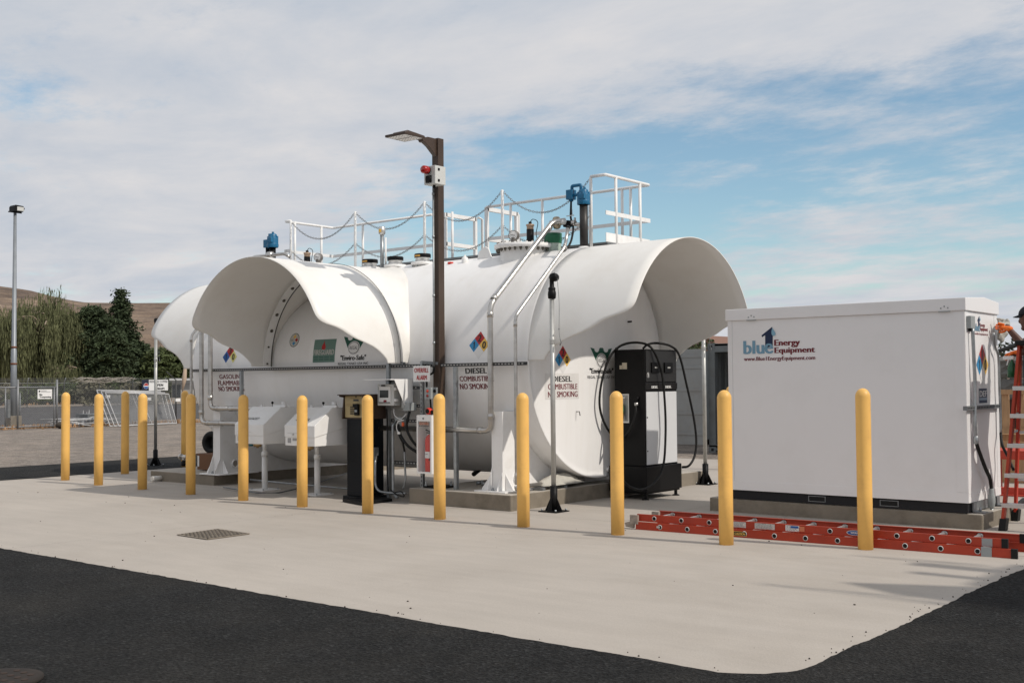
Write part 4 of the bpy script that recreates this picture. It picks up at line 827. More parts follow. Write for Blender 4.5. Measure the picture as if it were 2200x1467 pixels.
# ------------------------------------------------------------------ monitor in its rain hood
YM = 10.42; A, B = PY(811, 871, YM), PY(846, 825, YM)
t = thing('control_box', 'white control box with grey screen under a white rain hood on the strut frame', 'control box', (A.x, YM, A.z))
x0, x1, z0, z1 = A.x, B.x, A.z, B.z
b = MB(); b.box(x0, x1, YM, YM+.13, z0, z1); b.build('enclosure', LGREY, t, bevel=.008)
b = MB(); b.box(x0+.03, x1-.05, YM-.012, YM, z0+.03, z1-.03); b.build('window_frame', WH, t, bevel=.004)
d = Decal(fm(YM-.012)); wq = x1-x0; hq = z1-z0
d.rect(x0+.055, x1-.085, z0+hq*.37, z0+hq*.72, mat('screen', (.05, .055, .055), .2)); d.rect(x0+wq*.42, x0+wq*.60, z0+hq*.17, z0+hq*.26, mat('red_tag', (.25, .02, .03), .5)); d.rect(x0+.035, x1-.055, z0+.034, z0+.045, INK); d.rect(x0+.033, x0+.044, z0+.04, z1-.035, GREYP); d.rect(x0+wq*.3, x0+wq*.55, z1-.027, z1-.008, INK, 5); d.build('display', t)
b = MB()
for z in (z0+.07, z1-.06): b.box(x1-.0, x1+.035, YM+.0, YM+.05, z-.018, z+.018)
b.build('latch', WH, t, bevel=.005)
hx0, hx1, ht = x0-.04, x1+.14, z1+.055
b = MB(); b.box(hx0, hx1, YM-.20, YM+.2, ht, ht+.008); b.add([(hx1, YM-.13, ht), (hx1, YM+.2, ht), (hx1, YM+.2, z0-.04), (hx1, YM+.08, z0-.04)], [(0, 1, 2, 3)]); b.build('rain_hood', WHITE2, t, solid=.006)
b = MB(); b.box(hx0, hx1, YM+.19, YM+.196, z0-.06, ht); b.box(hx1-.05, hx1-.0, YM+.05, YM+.19, z0-.03, ht-.01); b.build('back_plate', mat('galvanised_plate', (.36, .37, .36), .5, .4, var=.1), t)
# grey junction boxes and cables
def jbox(px0, py0, px1, py1, y, dep, m, label):
    A, B = PY(px0, py1, y), PY(px1, py0, y); b = MB(); b.box(A.x, B.x, y, y+dep, A.z, B.z); b.box(A.x-.003, B.x+.003, y-.006, y, A.z-.003, B.z+.003)
    return tag(b.build('junction_box', m, bevel=.003), label, 'junction box', 'junction boxes on the strut frame')
jbox(867, 865, 880, 882, 10.48, .13, GREYP, 'light grey junction box at the lower right corner of the white rain hood')
jbox(849, 896, 864, 914, 10.56, .08, GREYP, 'dark grey junction box below the rain hood, cables hanging from it')
jbox(926, 876, 938, 890, 10.60, .08, GALVD, 'small grey junction box half hidden behind the bollard by the cabinet')
def cable(label, pts, r, m=RUBBER, n=7, nm='cable', g='cables and conduits hanging on the strut frame'): b = MB(); b.tube(bez(pts, n), r, 8); return tag(b.build(nm, m), label, 'cable', g)
P_ = lambda x, y, Y: PY(x, y, Y)
cable('white wire looping under the control box to the grey junction box', [P_(846, 878, 10.48), P_(848, 892, 10.46), P_(861, 900, 10.46), P_(874, 888, 10.48)], .005, WH)
cable('thick black cable curving down right from the junction box to the cabinet', [P_(880, 884, 10.5), P_(876, 900, 10.45), P_(874, 920, 10.45), P_(883, 942, 10.46), P_(899, 962, 10.5)], .018)
cable('thick black cable curving lower, left of the other, toward the cabinet foot', [P_(856, 912, 10.5), P_(861, 935, 10.45), P_(877, 958, 10.45), P_(899, 973, 10.5)], .018)
cable('black cable dropping straight from the junction box to a grey conduit', [P_(852, 905, 10.5), P_(856, 930, 10.45), P_(865, 950, 10.47), P_(869, 970, 10.5)], .014)
cable('grey conduit rising from the ground below the hanging black cable', [P_(869, 968, 10.5), P_(870, 1000, 10.5), P_(871, 1030, 10.5), P_(866, 1050, 10.5)], .013, GALV)
cable('black cable running down the strut post below the control box', [P_(831, 878, 10.5), P_(833, 930, 10.52), P_(832, 990, 10.5), P_(834, 1055, 10.5)], .010)
cable('white tagged wire loop beside the dark junction box', [P_(868, 902, 10.45), P_(855, 906, 10.42), P_(852, 920, 10.42), P_(857, 930, 10.42)], .006, WH)
b = MB(); c = P_(866, 911, 10.44); b.cbox(c, .03, .02, .05); c = P_(857, 930, 10.41); b.cbox(c, .04, .015, .03, 1); tag(b.build('wire_tag', [mat('orange_tag', (.6, .10, .03), .5), WH]), 'orange and white wire tags on the cables below the rain hood', 'wire tag')
t = thing('conduit', 'shiny bent conduit from the card reader down to the ground and right to the pad', 'conduit', P_(807, 990, 10.45))
b = MB(); b.tube(fillet([P_(806, 978, 10.45), P_(806, 1054, 10.45), P_(838, 1059, 10.45), P_(872, 1060, 10.45)], .22, 8), .017, 12); b.build('pipe', GALV, t)
b = MB(); a, c = P_(802, 978, 10.45), P_(809, 966, 10.45); b.box(a.x, c.x, 10.42, 10.49, a.z, c.z+.03); b.lathe(P_(806, 982, 10.45), (0, 0, 1), [(.024, -.03), (.024, .03)], 10); b.build('fitting', GALVD, t)
t2 = MB(); a = P_(844, 912, 10.52); t2.tube(fillet([V((a.x, 10.56, a.z+.02)), V((a.x, 10.52, a.z)), V((a.x, 10.52, .08)), V((a.x+.1, 10.50, .04))], .05, 4), .019, 12); tag(t2.build('conduit', GALV), 'shiny vertical conduit standing beside the strut post behind the card reader', 'conduit')
cable('long grey conduit lying on the slab behind the spill boxes, the front one', [P_(538, 1030, 10.75), P_(640, 1040, 10.75), P_(760, 1050, 10.75)], .014, GALV, 3)
cable('long grey conduit lying on the slab behind the spill boxes, the rear one', [PZ(480, 1046, .03), PZ(600, 1058, .03), PZ(745, 1016, .03)], .010, GALVD, 3)
cable('tangle of black cable on the slab beside the card reader foot', [P_(840, 1052, 10.4), P_(852, 1062, 10.35), P_(868, 1066, 10.35), P_(862, 1056, 10.4), P_(848, 1058, 10.4)], .008)
# ------------------------------------------------------------------ spill boxes
def spill(px, xl_, xr_, lab, word):
    c = PZ(*px); y0, y1 = 9.90, 10.50; x0 = PY(xl_, 930, y0).x; x1 = PY(xr_, 930, y0).x
    t = thing('spill_box', lab, 'spill box', (c.x, c.y, 0), 'white spill boxes on pedestals')
    b = MB(); b.prism([(x0, y0, .70), (x0, y1, .70), (x0, y1, .95), (x0, y0, .82)], (x1-x0, 0, 0)); b.build('tub', WHITE2, t, bevel=.004)
    b = MB(); e = .008; b.prism([(x0-e, y0-e, .815), (x0-e, y0-e, .965), (x0-e, y0+.30, 1.20), (x0-e, y1, 1.20), (x0-e, y1, .94)], (x1-x0+2*e, 0, 0)); lid = b.build('lid', WHITE2, t, bevel=.004)
    b = MB(); b.box(x1-.25, x1+.02, y0+.36, y0+.39, 1.2, 1.225); b.box(x0+.04, x0+.07, y0+.40, y0+.43, 1.2, 1.23); b.cyl((x1-.12, y0+.45, 1.2), (x1-.12, y0+.45, 1.27), .035, 14); b.ball((x0+.28, y0+.42, 1.255), .018, 1); b.cyl((x0+.28, y0+.42, 1.2), (x0+.28, y0+.42, 1.25), .006, 6, 1); b.build('hinge', [WHITE2, BLACK], t)
    b = MB(); b.bar((x0+.18, y0-.016, .865), (x0+.18, y0-.016, .835), .03, .012); b.box(x0+.06, x0+.35, y0-.011, y0-.009, .862, .866); b.build('latch', LGREY, t)
    d = Decal(fm(y0)); d.rect(x0+.05, x0+.12, .735, .80, mat('stencil_grey', (.36, .36, .36), .6)); d.rect(x0+.15, x0+.25, .765, .80, mat('stencil_grey', (.36, .36, .36), .6)); d.build('stencil', t)
    n_ = V((0, -(1.20-.965), .30+e)).normalized(); sv = V((0, .308, .235)).normalized()
    d = Decal(lambda u, v, e_: V((u, y0-e, .965))+sv*v+n_*(e_+.001)); (d.text(word, x0+.12, x0+.40, .10, .15, INK, 1, 0, .25)); d.build('lettering', t)
    b = MB(); b.cyl((c.x, c.y, .55), (c.x, c.y, .70), .034, 18); b.cyl((c.x, c.y, .01), (c.x, c.y, .48), .042, 18); b.lathe((c.x, c.y, .48), (0, 0, 1), [(.042, 0), (.048, .0), (.048, .06), (.034, .07)], 18); b.build('pedestal', WHITE2, t)
    b = MB(); b.box(c.x-.16, c.x+.16, c.y-.16, c.y+.16, .0, .012)
    for dx in (-.13, .13):
        for dy in (-.13, .13): b.cyl((c.x+dx, c.y+dy, .01), (c.x+dx, c.y+dy, .03), .012, 6, 1)
    b.build('base_plate', [WHITE2, GALV], t)
    b = MB(); q = V((c.x-.09, c.y-.06, .64)); b.cyl(q+V((0, 0, .06)), q-V((0, 0, .04)), .02, 10); b.cyl(q-V((.05, .02, 0)), q+V((.05, .02, 0)), .024, 10); b.cyl(q-V((.07, .03, 0)), q-V((.14, .05, 0)), .014, 8, 1); b.build('drain_valve', [BRASS, mat('teal_handle', (.02, .12, .14), .5)], t)
spill((569, 1052), 506, 566, 'left white spill box on a pedestal, lettering UNLEADED partly behind a bollard', 'UNLEADED')
spill((682, 1062), 613, 676, 'right white spill box on a pedestal, between two bollards beside the card reader', 'DIESEL')
# ------------------------------------------------------------------ card reader
c = PZ(761, 1066); kx0 = PY(746, 1060, 10.32).x; kx1 = kx0+.335; ky0, ky1 = 10.32, 10.66
t = thing('card_reader', 'black pedestal card reader with gold keypad panel and phone under a brown hood', 'card reader', (kx0+.17, 10.5, 0))
DB = mat('pedestal_black', (.006, .008, .011), .45, var=.1, spec=.2)
b = MB(); b.box(kx0, kx1, ky0, ky1, .05, 1.05); b.box(kx0+.02, kx1-.02, ky0-.004, ky0, .50, .985); b.box(kx0+.02, kx1-.02, ky0-.004, ky0, .08, .485); b.build('pedestal', DB, t, bevel=.004)
b = MB(); b.box(kx0-.05, kx1+.03, ky0-.03, ky1+.03, .0, .045); b.build('foot', DB, t, bevel=.004)
A, B = PY(735, 899.6, 10.25), PY(731, 849, 10.25); zb, ztp = A.z, B.z+.0; hx0 = A.x-.01; hx1 = hx0+.46
b = MB(); b.prism([(hx0, 10.25, zb), (hx0, 10.62, zb), (hx0, 10.62, ztp), (hx0, 10.20, ztp), (hx0, 10.21, ztp-.02), (hx0, 10.28, ztp-.03)], (.02, 0, 0)); b.prism([(hx1-.02, 10.25, zb), (hx1-.02, 10.62, zb), (hx1-.02, 10.62, ztp), (hx1-.02, 10.20, ztp)], (.02, 0, 0)); b.box(hx0-.01, hx1+.005, 10.18, 10.63, ztp, ztp+.012); b.box(hx0+.02, hx1-.02, 10.30, 10.62, zb, ztp-.001); b.build('hood', BRONZE, t, bevel=.003)
zf = lambda v: zb+.02+v*(ztp-zb-.03)
b = MB(); b.box(hx0+.03, hx1-.03, 10.285, 10.298, zf(0), zf(1)); b.build('panel', mat('gold_panel', (.42, .33, .17), .4, .2, var=.03), t)
d = Decal(fm(10.285)); d.rect(hx0+.19, hx0+.29, zf(.76), zf(.85), mat('screen', (.05, .055, .055))); 
for i in range(4):
    for j in range(4): d.rect(hx0+.13+i*.022, hx0+.147+i*.022, zf(.14+j*.10), zf(.21+j*.10), INK)
for k in range(3): d.rect(hx0+.05, hx0+.05+(.16, .12, .09)[k], zf(.52+.05*k), zf(.53+.05*k), mat('gold_dark', (.25, .15, .05)))
d.rect(hx0+.12, hx0+.30, zf(.89), zf(.905), mat('gold_dark', (.25, .15, .05))); d.oval(hx0+.24, zf(.96), .012, .01, INK); d.build('keypad', t)
b = MB(); b.box(hx0+.24, hx0+.31, 10.25, 10.285, zf(.10), zf(.62)); b.box(hx0+.225, hx0+.32, 10.235, 10.26, zf(.48), zf(.64)); b.box(hx0+.255, hx0+.30, 10.24, 10.25, zf(.25), zf(.36), 1); b.build('card_slot', [BLACK, GREYP], t, bevel=.004)
b = MB(); P4 = [PZ(736, 1078, .0), PZ(777, 1086, .0), PZ(843, 1077, .0)]; P4.append(P4[0]+P4[2]-P4[1]); b.prism([p+V((0, 0, .004)) for p in P4], (0, 0, .035)); tag(b.build('steel_plate', BLACK, bevel=.003), 'flat black steel base plate lying on the slab before the card reader', 'steel plate')
# ------------------------------------------------------------------ fuel dispenser
CB = PZ(1390, 1066.5, .05); XD, YD = CB.x, CB.y; L1 = PY(1309, 1055, YD).x; YE = PX(1465.3, 1056, XD).y
t = thing('fuel_dispenser', 'tall black diesel dispenser with two hoses and white lower panel under the right hood', 'fuel dispenser', ((XD+L1)/2, (YD+YE)/2, 0))
zb1 = PX(1390, 1003, XD).z; UXf = XD-.04; U0 = YD+.045; U1 = PX(1456, 995, UXf).y; ztop = PX(1392, 750, UXf).z; UX0 = PY(1321, 900, U0).x
b = MB(); b.box(L1, XD, YD, YE, .10, zb1); b.box(L1+.02, XD-.02, YD+.02, YE-.02, .075, .10)
for x, y in ((XD-.06, YD+.06), (XD-.06, YE-.06), (L1+.06, YD+.06), (L1+.06, YE-.06)): b.cyl((x, y, .0), (x, y, .1), .022, 10); b.lathe((x, y, 0), (0, 0, 1), [(.05, 0), (.05, .01), (.02, .02)], 12)
b.build('base', BLACK, t, bevel=.006)
b = MB(); b.box(UX0, UXf, U0, U1, zb1, ztop); b.build('cabinet', BLACK, t, bevel=.008)
xm = lambda X_: (lambda u, v, e: V((X_+e, u, v)))
wy = U1-U0
b = MB(); b.box(UXf, UXf+.008, U0+.02, U1-.02, zb1+.02, zb1+(ztop-zb1)*.635); b.build('lower_panel', mat('dispenser_panel', (.62, .63, .64), .3, .0, var=.01), t, bevel=.003)
b = MB(); z5 = zb1+(ztop-zb1)*.655; b.box(UXf, UXf+.014, U0+.008, U1-.008, z5, z5+.085); b.build('grade_strip', mat('gloss_black', (.015, .015, .016), .2), t, bevel=.002)
d = Decal(xm(UXf+.014)); d.text('DIESEL', U0+wy*.17, U0+wy*.36, z5+.015, z5+.047, WH, 1, .01); d.text('DIESEL', U0+wy*.60, U0+wy*.79, z5+.015, z5+.047, WH, 1, .01); d.build('lettering', t)
b = MB(); z6 = z5+.10; b.box(UXf, UXf+.010, U0+.02, U1-.02, z6, ztop-.02); b.build('upper_panel', mat('satin_black', (.018, .018, .018), .5), t, bevel=.003)
for k in (.17, .57): 
    b = MB(); b.box(UXf+.010, UXf+.03, U0+wy*k, U0+wy*(k+.25), ztop-.30, ztop-.17); b.box(UXf+.03, UXf+.0315, U0+wy*(k+.08), U0+wy*(k+.17), ztop-.245, ztop-.225, 1); b.build('display', [BLACK, mat('display_grey', (.35, .35, .33), .4)], t, bevel=.004)
d = Decal(xm(UXf+.010)); d.oval(U0+.06, z6+.085, .027, .033, WH, 1); d.oval(U0+.06, z6+.085, .022, .028, INK, 2); d.poly([(U0+.058, z6+.065), (U0+.066, z6+.063), (U0+.066, z6+.108), (U0+.052, z6+.10)], WH, 3); d.build('round_badge', t)
b = MB()
for z in (.62, 1.05): b.cyl((UXf+.008, U0+.035, z), (UXf+.013, U0+.035, z), .010, 10)
b.build('lock', BLACK, t)
A, B = PY(1336, 908, U0), PY(1352, 846, U0); b = MB(); b.box(A.x-.02, B.x, U0-.012, U0-.002, A.z, B.z); b.box(A.x-.005, B.x-.015, U0-.016, U0-.012, A.z+.015, B.z-.015, 1); b.build('nozzle_boot', [ALU, mat('boot_grey', (.30, .31, .31), .4, .5)], t, bevel=.002)
b = MB(); q = V(((A.x+B.x)/2-.012, U0-.05, (A.z+B.z)/2)); b.tube(bez([q+V((.02, .01, .14)), q+V((-.0, -.01, .12)), q+V((-.022, -.02, .06)), q+V((-.02, -.01, -.0))], 5), [.010]*15+[.02], 10, 1); b.tube([q+V((-.02, -.01, .05)), q+V((-.02, 0, -.03)), q+V((-.005, 0, -.08))], [.030, .036, .02], 12); b.tube([q+V((0, 0, -.07)), q+V((.0, -.01, -.15))], [.018, .014], 10, 2); b.tube(bez([q+V((-.03, -.03, .0)), q+V((-.05, -.04, -.07)), q+V((.0, -.02, -.14))], 5), .006, 6, 2); b.build('nozzle', [mat('nozzle_green', (.01, .16, .07), .4), ALU, BLACK], t)
hS = PY(1367, 868, U0-.02)
b = MB(); b.cyl(hS+V((0, 0, -.02)), hS+V((0, 0, .02)), .026, 12); b.tube(bez([hS+V((0, 0, .02)), hS+V((.01, .0, .07)), hS+V((.02, .04, .09))], 4), .018, 10, 1); b.build('hose_swivel', [ALU, BLACK], t)
A, B = PY(1333, 793, U0), PY(1347, 779, U0); b = MB(); b.box(A.x+.03, B.x+.0, U0-.006, U0, A.z, B.z); b.box(A.x-.01, A.x+.04, U0-.006, U0, A.z, A.z+.05); b.build('sticker', mat('sticker', (.60, .54, .42), .5), t)
b = MB(); z = ztop-.02; b.tube([V((UX0+.03, U0+.01, ztop)), V((UX0+.06, U0-.03, ztop+.015))], .02, 8); b.build('hose_clip', BLACK, t)
def hose(lab, pts): b = MB(); b.tube(bez(pts, 9), .0155, 12); b.build('hose', RUBBER, t); 
hose('', [hS+V((0, -.01, -.02)), PY(1365, 890, U0-.06), PY(1355, 920, U0-.09), PY(1340, 938, U0-.1), PX(1318, 937, -8.38), PX(1297, 905, -8.42), PX(1288, 865, -8.43), PX(1294, 815, -8.42), PX(1310, 768, -8.38), PY(1335, 742, U0+.06), PY(1372, 736, U0+.12), PX(1401, 749, UXf+.03), PX(1421, 797, UXf+.07), PX(1428, 860, UXf+.09), PX(1430, 930, UXf+.09), PX(1425, 1000, UXf+.12), PX(1407, 1035, UXf+.14), PX(1380, 1051, UXf+.14), PX(1357, 1047, UXf+.13), PX(1342, 1036, UXf+.12), PX(1334, 1020, UXf+.10)])
hose('', [PY(1382, 748, U1-.1), PY(1392, 740, U1+.0), PX(1412, 737, UXf-.05), PX(1442, 744, UXf+.02), PX(1460, 765, UXf+.06), PX(1476, 830, UXf+.10), PX(1490, 895, UXf+.12), PX(1496, 945, UXf+.14), PX(1492, 980, UXf+.14), PX(1480, 1000, UXf+.12), PX(1466, 1003, UXf+.02)])
# ------------------------------------------------------------------ hose retractor poles
def hose_pole(base, lab, y=None):
    p = PZ(*base) if y is None else V((PY(base[0], base[1], y).x, y, 0)); t = thing('hose_pole', lab, 'hose pole', p, 'hose retractor poles round the tank')
    b = MB(); b.cyl(p+V((0, 0, .12)), p+V((0, 0, 2.54)), .029, 18); b.lathe(p+V((0, 0, 1.96)), (0, 0, 1), [(.03, 0), (.034, .002), (.034, .012), (.031, .02), (.034, .03), (.034, .06), (.03, .065)], 18); b.build('pole', mat('pole_galv', (.46, .46, .44), .45, .55, var=.12, vscale=9), t)
    b = MB(); b.cyl(p, p+V((0, 0, .30)), .044, 18); b.box(p.x-.13, p.x+.13, p.y-.13, p.y+.13, 0, .012)
    for dx, dy in ((1, 0), (-1, 0), (0, 1), (0, -1)):
        u = V((dx, dy, 0)); s = V((-dy, dx, 0))*.005; b.prism([p+u*.04+s+V((0, 0, .17)), p+u*.125+s+V((0, 0, .012)), p+u*.04+s+V((0, 0, .012))], -s*2)
    for dx in (-.1, .1):
        for dy in (-.1, .1): b.cyl(p+V((dx, dy, .01)), p+V((dx, dy, .035)), .012, 6, 1)
    b.build('base', [BLACK, GALV], t)
    b = MB(); h = p+V((0, 0, 2.54)); b.lathe(h, (0, 0, 1), [(.034, -.05), (.046, -.045), (.05, 0), (.046, .04), (.04, .045), (.044, .06), (.044, .075), (.028, .09), (.026, .16)], 18); b.tube(fillet([h+V((0, 0, .15)), h+V((0, 0, .21)), h+V((.05, .0, .23))], .05, 4), .027, 12); b.lathe(h+V((.035, -.04, .2)), (0, 1, 0), [(0, 0), (.045, 0), (.05, .02), (.05, .06), (.045, .08), (0, .08)], 20); b.build('retractor_head', BLACK, t)
    b = MB(); k = h+V((.08, 0, .19)); b.tube(bez([k, k+V((.025, 0, -.3)), k+V((.02, 0, -.62)), k+V((.035, .0, -.72))], 5), .003, 5); b.ball(k+V((.02, 0, -.6)), .01, n=8, k=5); b.tube([k+V((.035, 0, -.72)), k+V((.05, 0, -.76)), k+V((.03, 0, -.79))], .006, 6); b.build('retractor_cable', GALVD, t)
hose_pole((1190, 1093), 'grey hose pole with black elbow head in front of the diesel tank end', 10.69)
hose_pole((1516, 1040), 'grey hose pole behind the dispenser, its top hidden by the right hood')
hose_pole((334, 1000), 'grey hose pole with black head at the far left end of the tank')
# ------------------------------------------------------------------ bits near the gas end
b = MB(); A, B = PY(424, 1008, 10.98), PY(472, 977, 10.98); b.box(A.x, B.x, 10.98, 11.35, A.z, B.z); b.prism([(A.x, 10.98, B.z), (A.x, 11.35, B.z), (A.x-.16, 11.33, B.z-.03), (A.x-.16, 11.0, B.z-.03)], (0, 0, .005)); b.prism([(B.x, 11.35, B.z), (A.x, 11.35, B.z), (A.x+.03, 11.46, B.z+.10), (B.x-.03, 11.46, B.z+.1)], (0, .005, 0)); b.box(A.x+.01, A.x+.05, 10.976, 10.98, A.z+.05, B.z-.03, 1)
tag(b.build('cardboard_box', [CARD, WH]), 'brown cardboard box on the pad at the foot of the gasoline end', 'box')
b = MB(); c = PY(462, 950, 11.5); b.lathe(c, (.3, -.95, 0), [(.10, -.12), (.17, -.12), (.19, -.09), (.19, -.05), (.12, -.03), (.12, .03), (.19, .05), (.19, .09), (.17, .12), (.10, .12), (.10, -.12)], 28); b.box(c.x-.1, c.x+.2, 11.45, 11.6, .16, c.z-.15); tag(b.build('hose_reel', RUBBER), 'black hose reel under the left end of the tank behind the cardboard box', 'hose reel')
b = MB(); p = PY(395, 1001, 11.2); b.cyl(p, p+V((0, 0, .08)), .045, 12, 1); b.cyl(p+V((0, 0, .08)), p+V((0, 0, .15)), .03, 12); b.cyl(p+V((-.09, 0, .15)), p+V((.09, .0, .15)), .035, 14); b.lathe(p+V((.0, 0, .15)), (1, 0, 0), [(.05, -.1), (.05, -.06), (.04, -.06)], 14); tag(b.build('pipe_valve', [STEEL, BLACK]), 'steel pipe valve standing on the pad left of the cardboard box', 'valve')
b = MB(); p = PZ(326, 1028, .05); b.cyl(p, p+V((.0, .22, 0)), .04, 16); tag(b.build('pipe_stub', mat('pvc', (.62, .60, .56), .5)), 'short pale pipe stub at the left corner of the gasoline pad', 'pipe stub')
# plastic sheet crumpled on the right edge of the diesel pad
b = MB(); rr = random.Random(5); nx, ny = 18, 9; c0 = V((-8.62, 11.25, .21)); vs = []
for i in range(nx+1):
    for j in range(ny+1):
        u, v = i/nx, j/ny; env = max(0, sin(pi*u))**.6; z = .03+.19*env*sin(pi*min(1, v*1.1))*(.65+.5*noise.noise(V((u*5, v*4, 2))))
        vs.append(c0+V((.18*(v-.5)*(1+.5*env)+.03*noise.noise(V((u*9, v*7, 5))), u*.85-.15+.03*noise.noise(V((u*8, v*9, 1))), z)))
b.add(vs, [(i*(ny+1)+j, (i+1)*(ny+1)+j, (i+1)*(ny+1)+j+1, i*(ny+1)+j+1) for i in range(nx) for j in range(ny)], 0, True)
tag(b.build('plastic_sheet', mat('grey_plastic_sheet', (.45, .43, .38), .55, var=.12, vscale=12), solid=.003), 'crumpled grey plastic sheet on the pipe under the diesel tank end', 'plastic sheet')
b = MB(); b.cyl(PZ(1036, 1003, .36), PZ(1018, 1018, .24), .034, 10); b.cyl(PZ(1022, 1001, .36), PZ(1058, 1000, .36), .016, 8); tag(b.build('drain_fitting', BLACK), 'black drain fitting under the tank left of the diesel foot', 'fitting')
for (x, y) in ((1023, 1041), (1034, 1043)):
    q = PZ(x, y, .19); b = MB(); b.cyl(q+V((0, 0, .02)), q+V((.05, .04, .03)), .022, 8); b.lathe(q+V((.05, .04, .03)), (1, .8, 0), [(.02, 0), (.035, 0), (.035, .03), (.02, .03)], 6); tag(b.build('pipe_fitting', GALV), 'loose steel pipe fitting on the pad, '+('touching' if x > 1030 else 'a little left of')+' the diesel foot', 'fitting')
# drain grate in the slab
G = [PZ(382, 1149.3, .002), PZ(446, 1158.8, .002), PZ(535, 1147, .002), PZ(467, 1137.2, .002)]
t = thing('drain_grate', 'square cast iron drain grate set in the concrete slab', 'drain', G[0])
b = MB(); b.add([g+V((0, 0, .002)) for g in G], [(0, 1, 2, 3)]); b.build('pit', DARK, t)
IRON = mat('cast_iron', (.27, .23, .185), .7, .3, var=.25, vscale=15); b = MB(); cs = sum(G, V((0, 0, 0)))/4
for i in range(4): a, c = G[i], G[(i+1) % 4]; b.bar(a+V((0, 0, .006)), c+V((0, 0, .006)), .022, .006)
for i in range(1, 11): a = G[0].lerp(G[3], i/11); c = G[1].lerp(G[2], i/11); b.bar(a+V((0, 0, .008)), c+V((0, 0, .008)), .010, .006)
for i in range(1, 7): a = G[0].lerp(G[1], i/7); c = G[3].lerp(G[2], i/7); b.bar(a+V((0, 0, .007)), c+V((0, 0, .007)), .010, .005)
b.build('grille', IRON, t)
b = MB(); q = PZ(-6, 1462, .012); b.lathe(q, (0, 0, 1), [(.22, .0), (.22, .012), (.19, .014), (0, .014)], 40); 
for i in range(7):
    for j in range(7):
        if (i-3)**2+(j-3)**2 < 6: b.cyl(q+V(((i-3)*.07, (j-3)*.07, .013)), q+V(((i-3)*.07, (j-3)*.07, .017)), .018, 8, 1)
tag(b.build('manhole_cover', [mat('rusty_iron', (.026, .020, .016), .9, .1, var=.35, vscale=9), mat('rust_dark', (.04, .025, .018), .85)]), 'rusty round iron cover in the asphalt at the bottom left corner', 'manhole cover')
# ------------------------------------------------------------------ white container with the blue logo
DX0, DX1, DY0, DY1 = -6.375, -3.705, 11.805, 12.885; Z0, Z1, Z2 = .262, 2.20, 2.33
t = thing('equipment_container', 'white panelled equipment container with blue logo standing on a concrete pad', 'container', ((DX0+DX1)/2, 12.35, .155))
b = MB(); b.box(DX0, DX1, DY0, DY1, Z0, Z1); b.build('body', PANEL, t, bevel=.004)
b = MB()
b.box(DX0, DX1, DY0-.004, DY0, Z0, Z0+.105); b.box(DX0, DX0+.055, DY0-.004, DY0, Z0+.107, Z1); b.box(DX1-.11, DX1, DY0-.004, DY0, Z0+.107, Z1); b.box(DX0+.055, DX0+.058, DY0-.0035, DY0, Z0+.1, Z1, 1)
b.box(DX1, DX1+.004, DY0, DY0+.10, Z0+.09, Z1); b.box(DX1, DX1+.004, DY1-.10, DY1, Z0+.09, Z1); b.box(DX1, DX1+.004, DY0, DY1, Z0, Z0+.088); b.build('corner_trim', [PANEL, LGREY], t, bevel=.0015)
b = MB(); o_ = .02; b.prism([(DX1+o_, DY0-o_, Z1), (DX1+o_, DY1+o_, Z1), (DX1+o_, DY1+o_, Z2-.0), (DX1+o_, (DY0+DY1)/2+.06, Z2+.033), (DX1+o_, DY0-o_, Z2)], (-(DX1-DX0+2*o_), 0, 0)); b.build('lid', PANEL, t, bevel=.005)
for px in (1621, 2035):
    b = MB(); q = PY(px-12, 690, DY0-o_)
    for k, dz in ((-.035, 0), (0, .018), (.035, .002)): b.cyl((q.x+k+(.03), DY0-o_-.005, Z1+.03+dz), (q.x+k+.03, DY0-o_, Z1+.03+dz), .008, 8)
    b.box(q.x-.03, q.x+.09, DY0-o_-.004, DY0-o_, Z1-.008, Z1+.001); b.build('hinge', GREYP, t)
b = MB(); b.box(DX0+.0, DX1-.015, DY0+.02, DY1-.02, .16, Z0); sk = b.build('skid', mat('skid_dark', (.018, .018, .020), .6, .0, spec=.2), t)
for px in (1754, 1909): q = PY(px, 1068, DY0+.0); b = MB(); zc = .212; b.box(q.x-.10, q.x+.10, DY0+.012, DY0+.02, zc-.032, zc+.032); b.box(q.x-.09, q.x+.09, DY0+.010, DY0+.012, zc-.024, zc+.024, 1); b.build('fork_pocket', [GALVD, DARK], sk)
b = MB(); b.box(DX1-.012, DX1-.004, DY0+.14, DY1-.2, .165, Z0); b.bar((DX1, DY0+.18, .165), (DX1+.12, DY0+.18, .165), .10, .01); b.cyl((DX1+.06, DY0+.18, .16), (DX1+.06, DY0+.18, .21), .012, 8); b.bar((DX1, DY1-.12, .165), (DX1+.12, DY1-.12, .165), .10, .01); b.box(DX1, DX1+.01, DY0+.13, DY0+.23, .165, .26); b.box(DX1, DX1+.01, DY1-.17, DY1-.07, .165, .26); b.build('anchor_bracket', GALV, t)
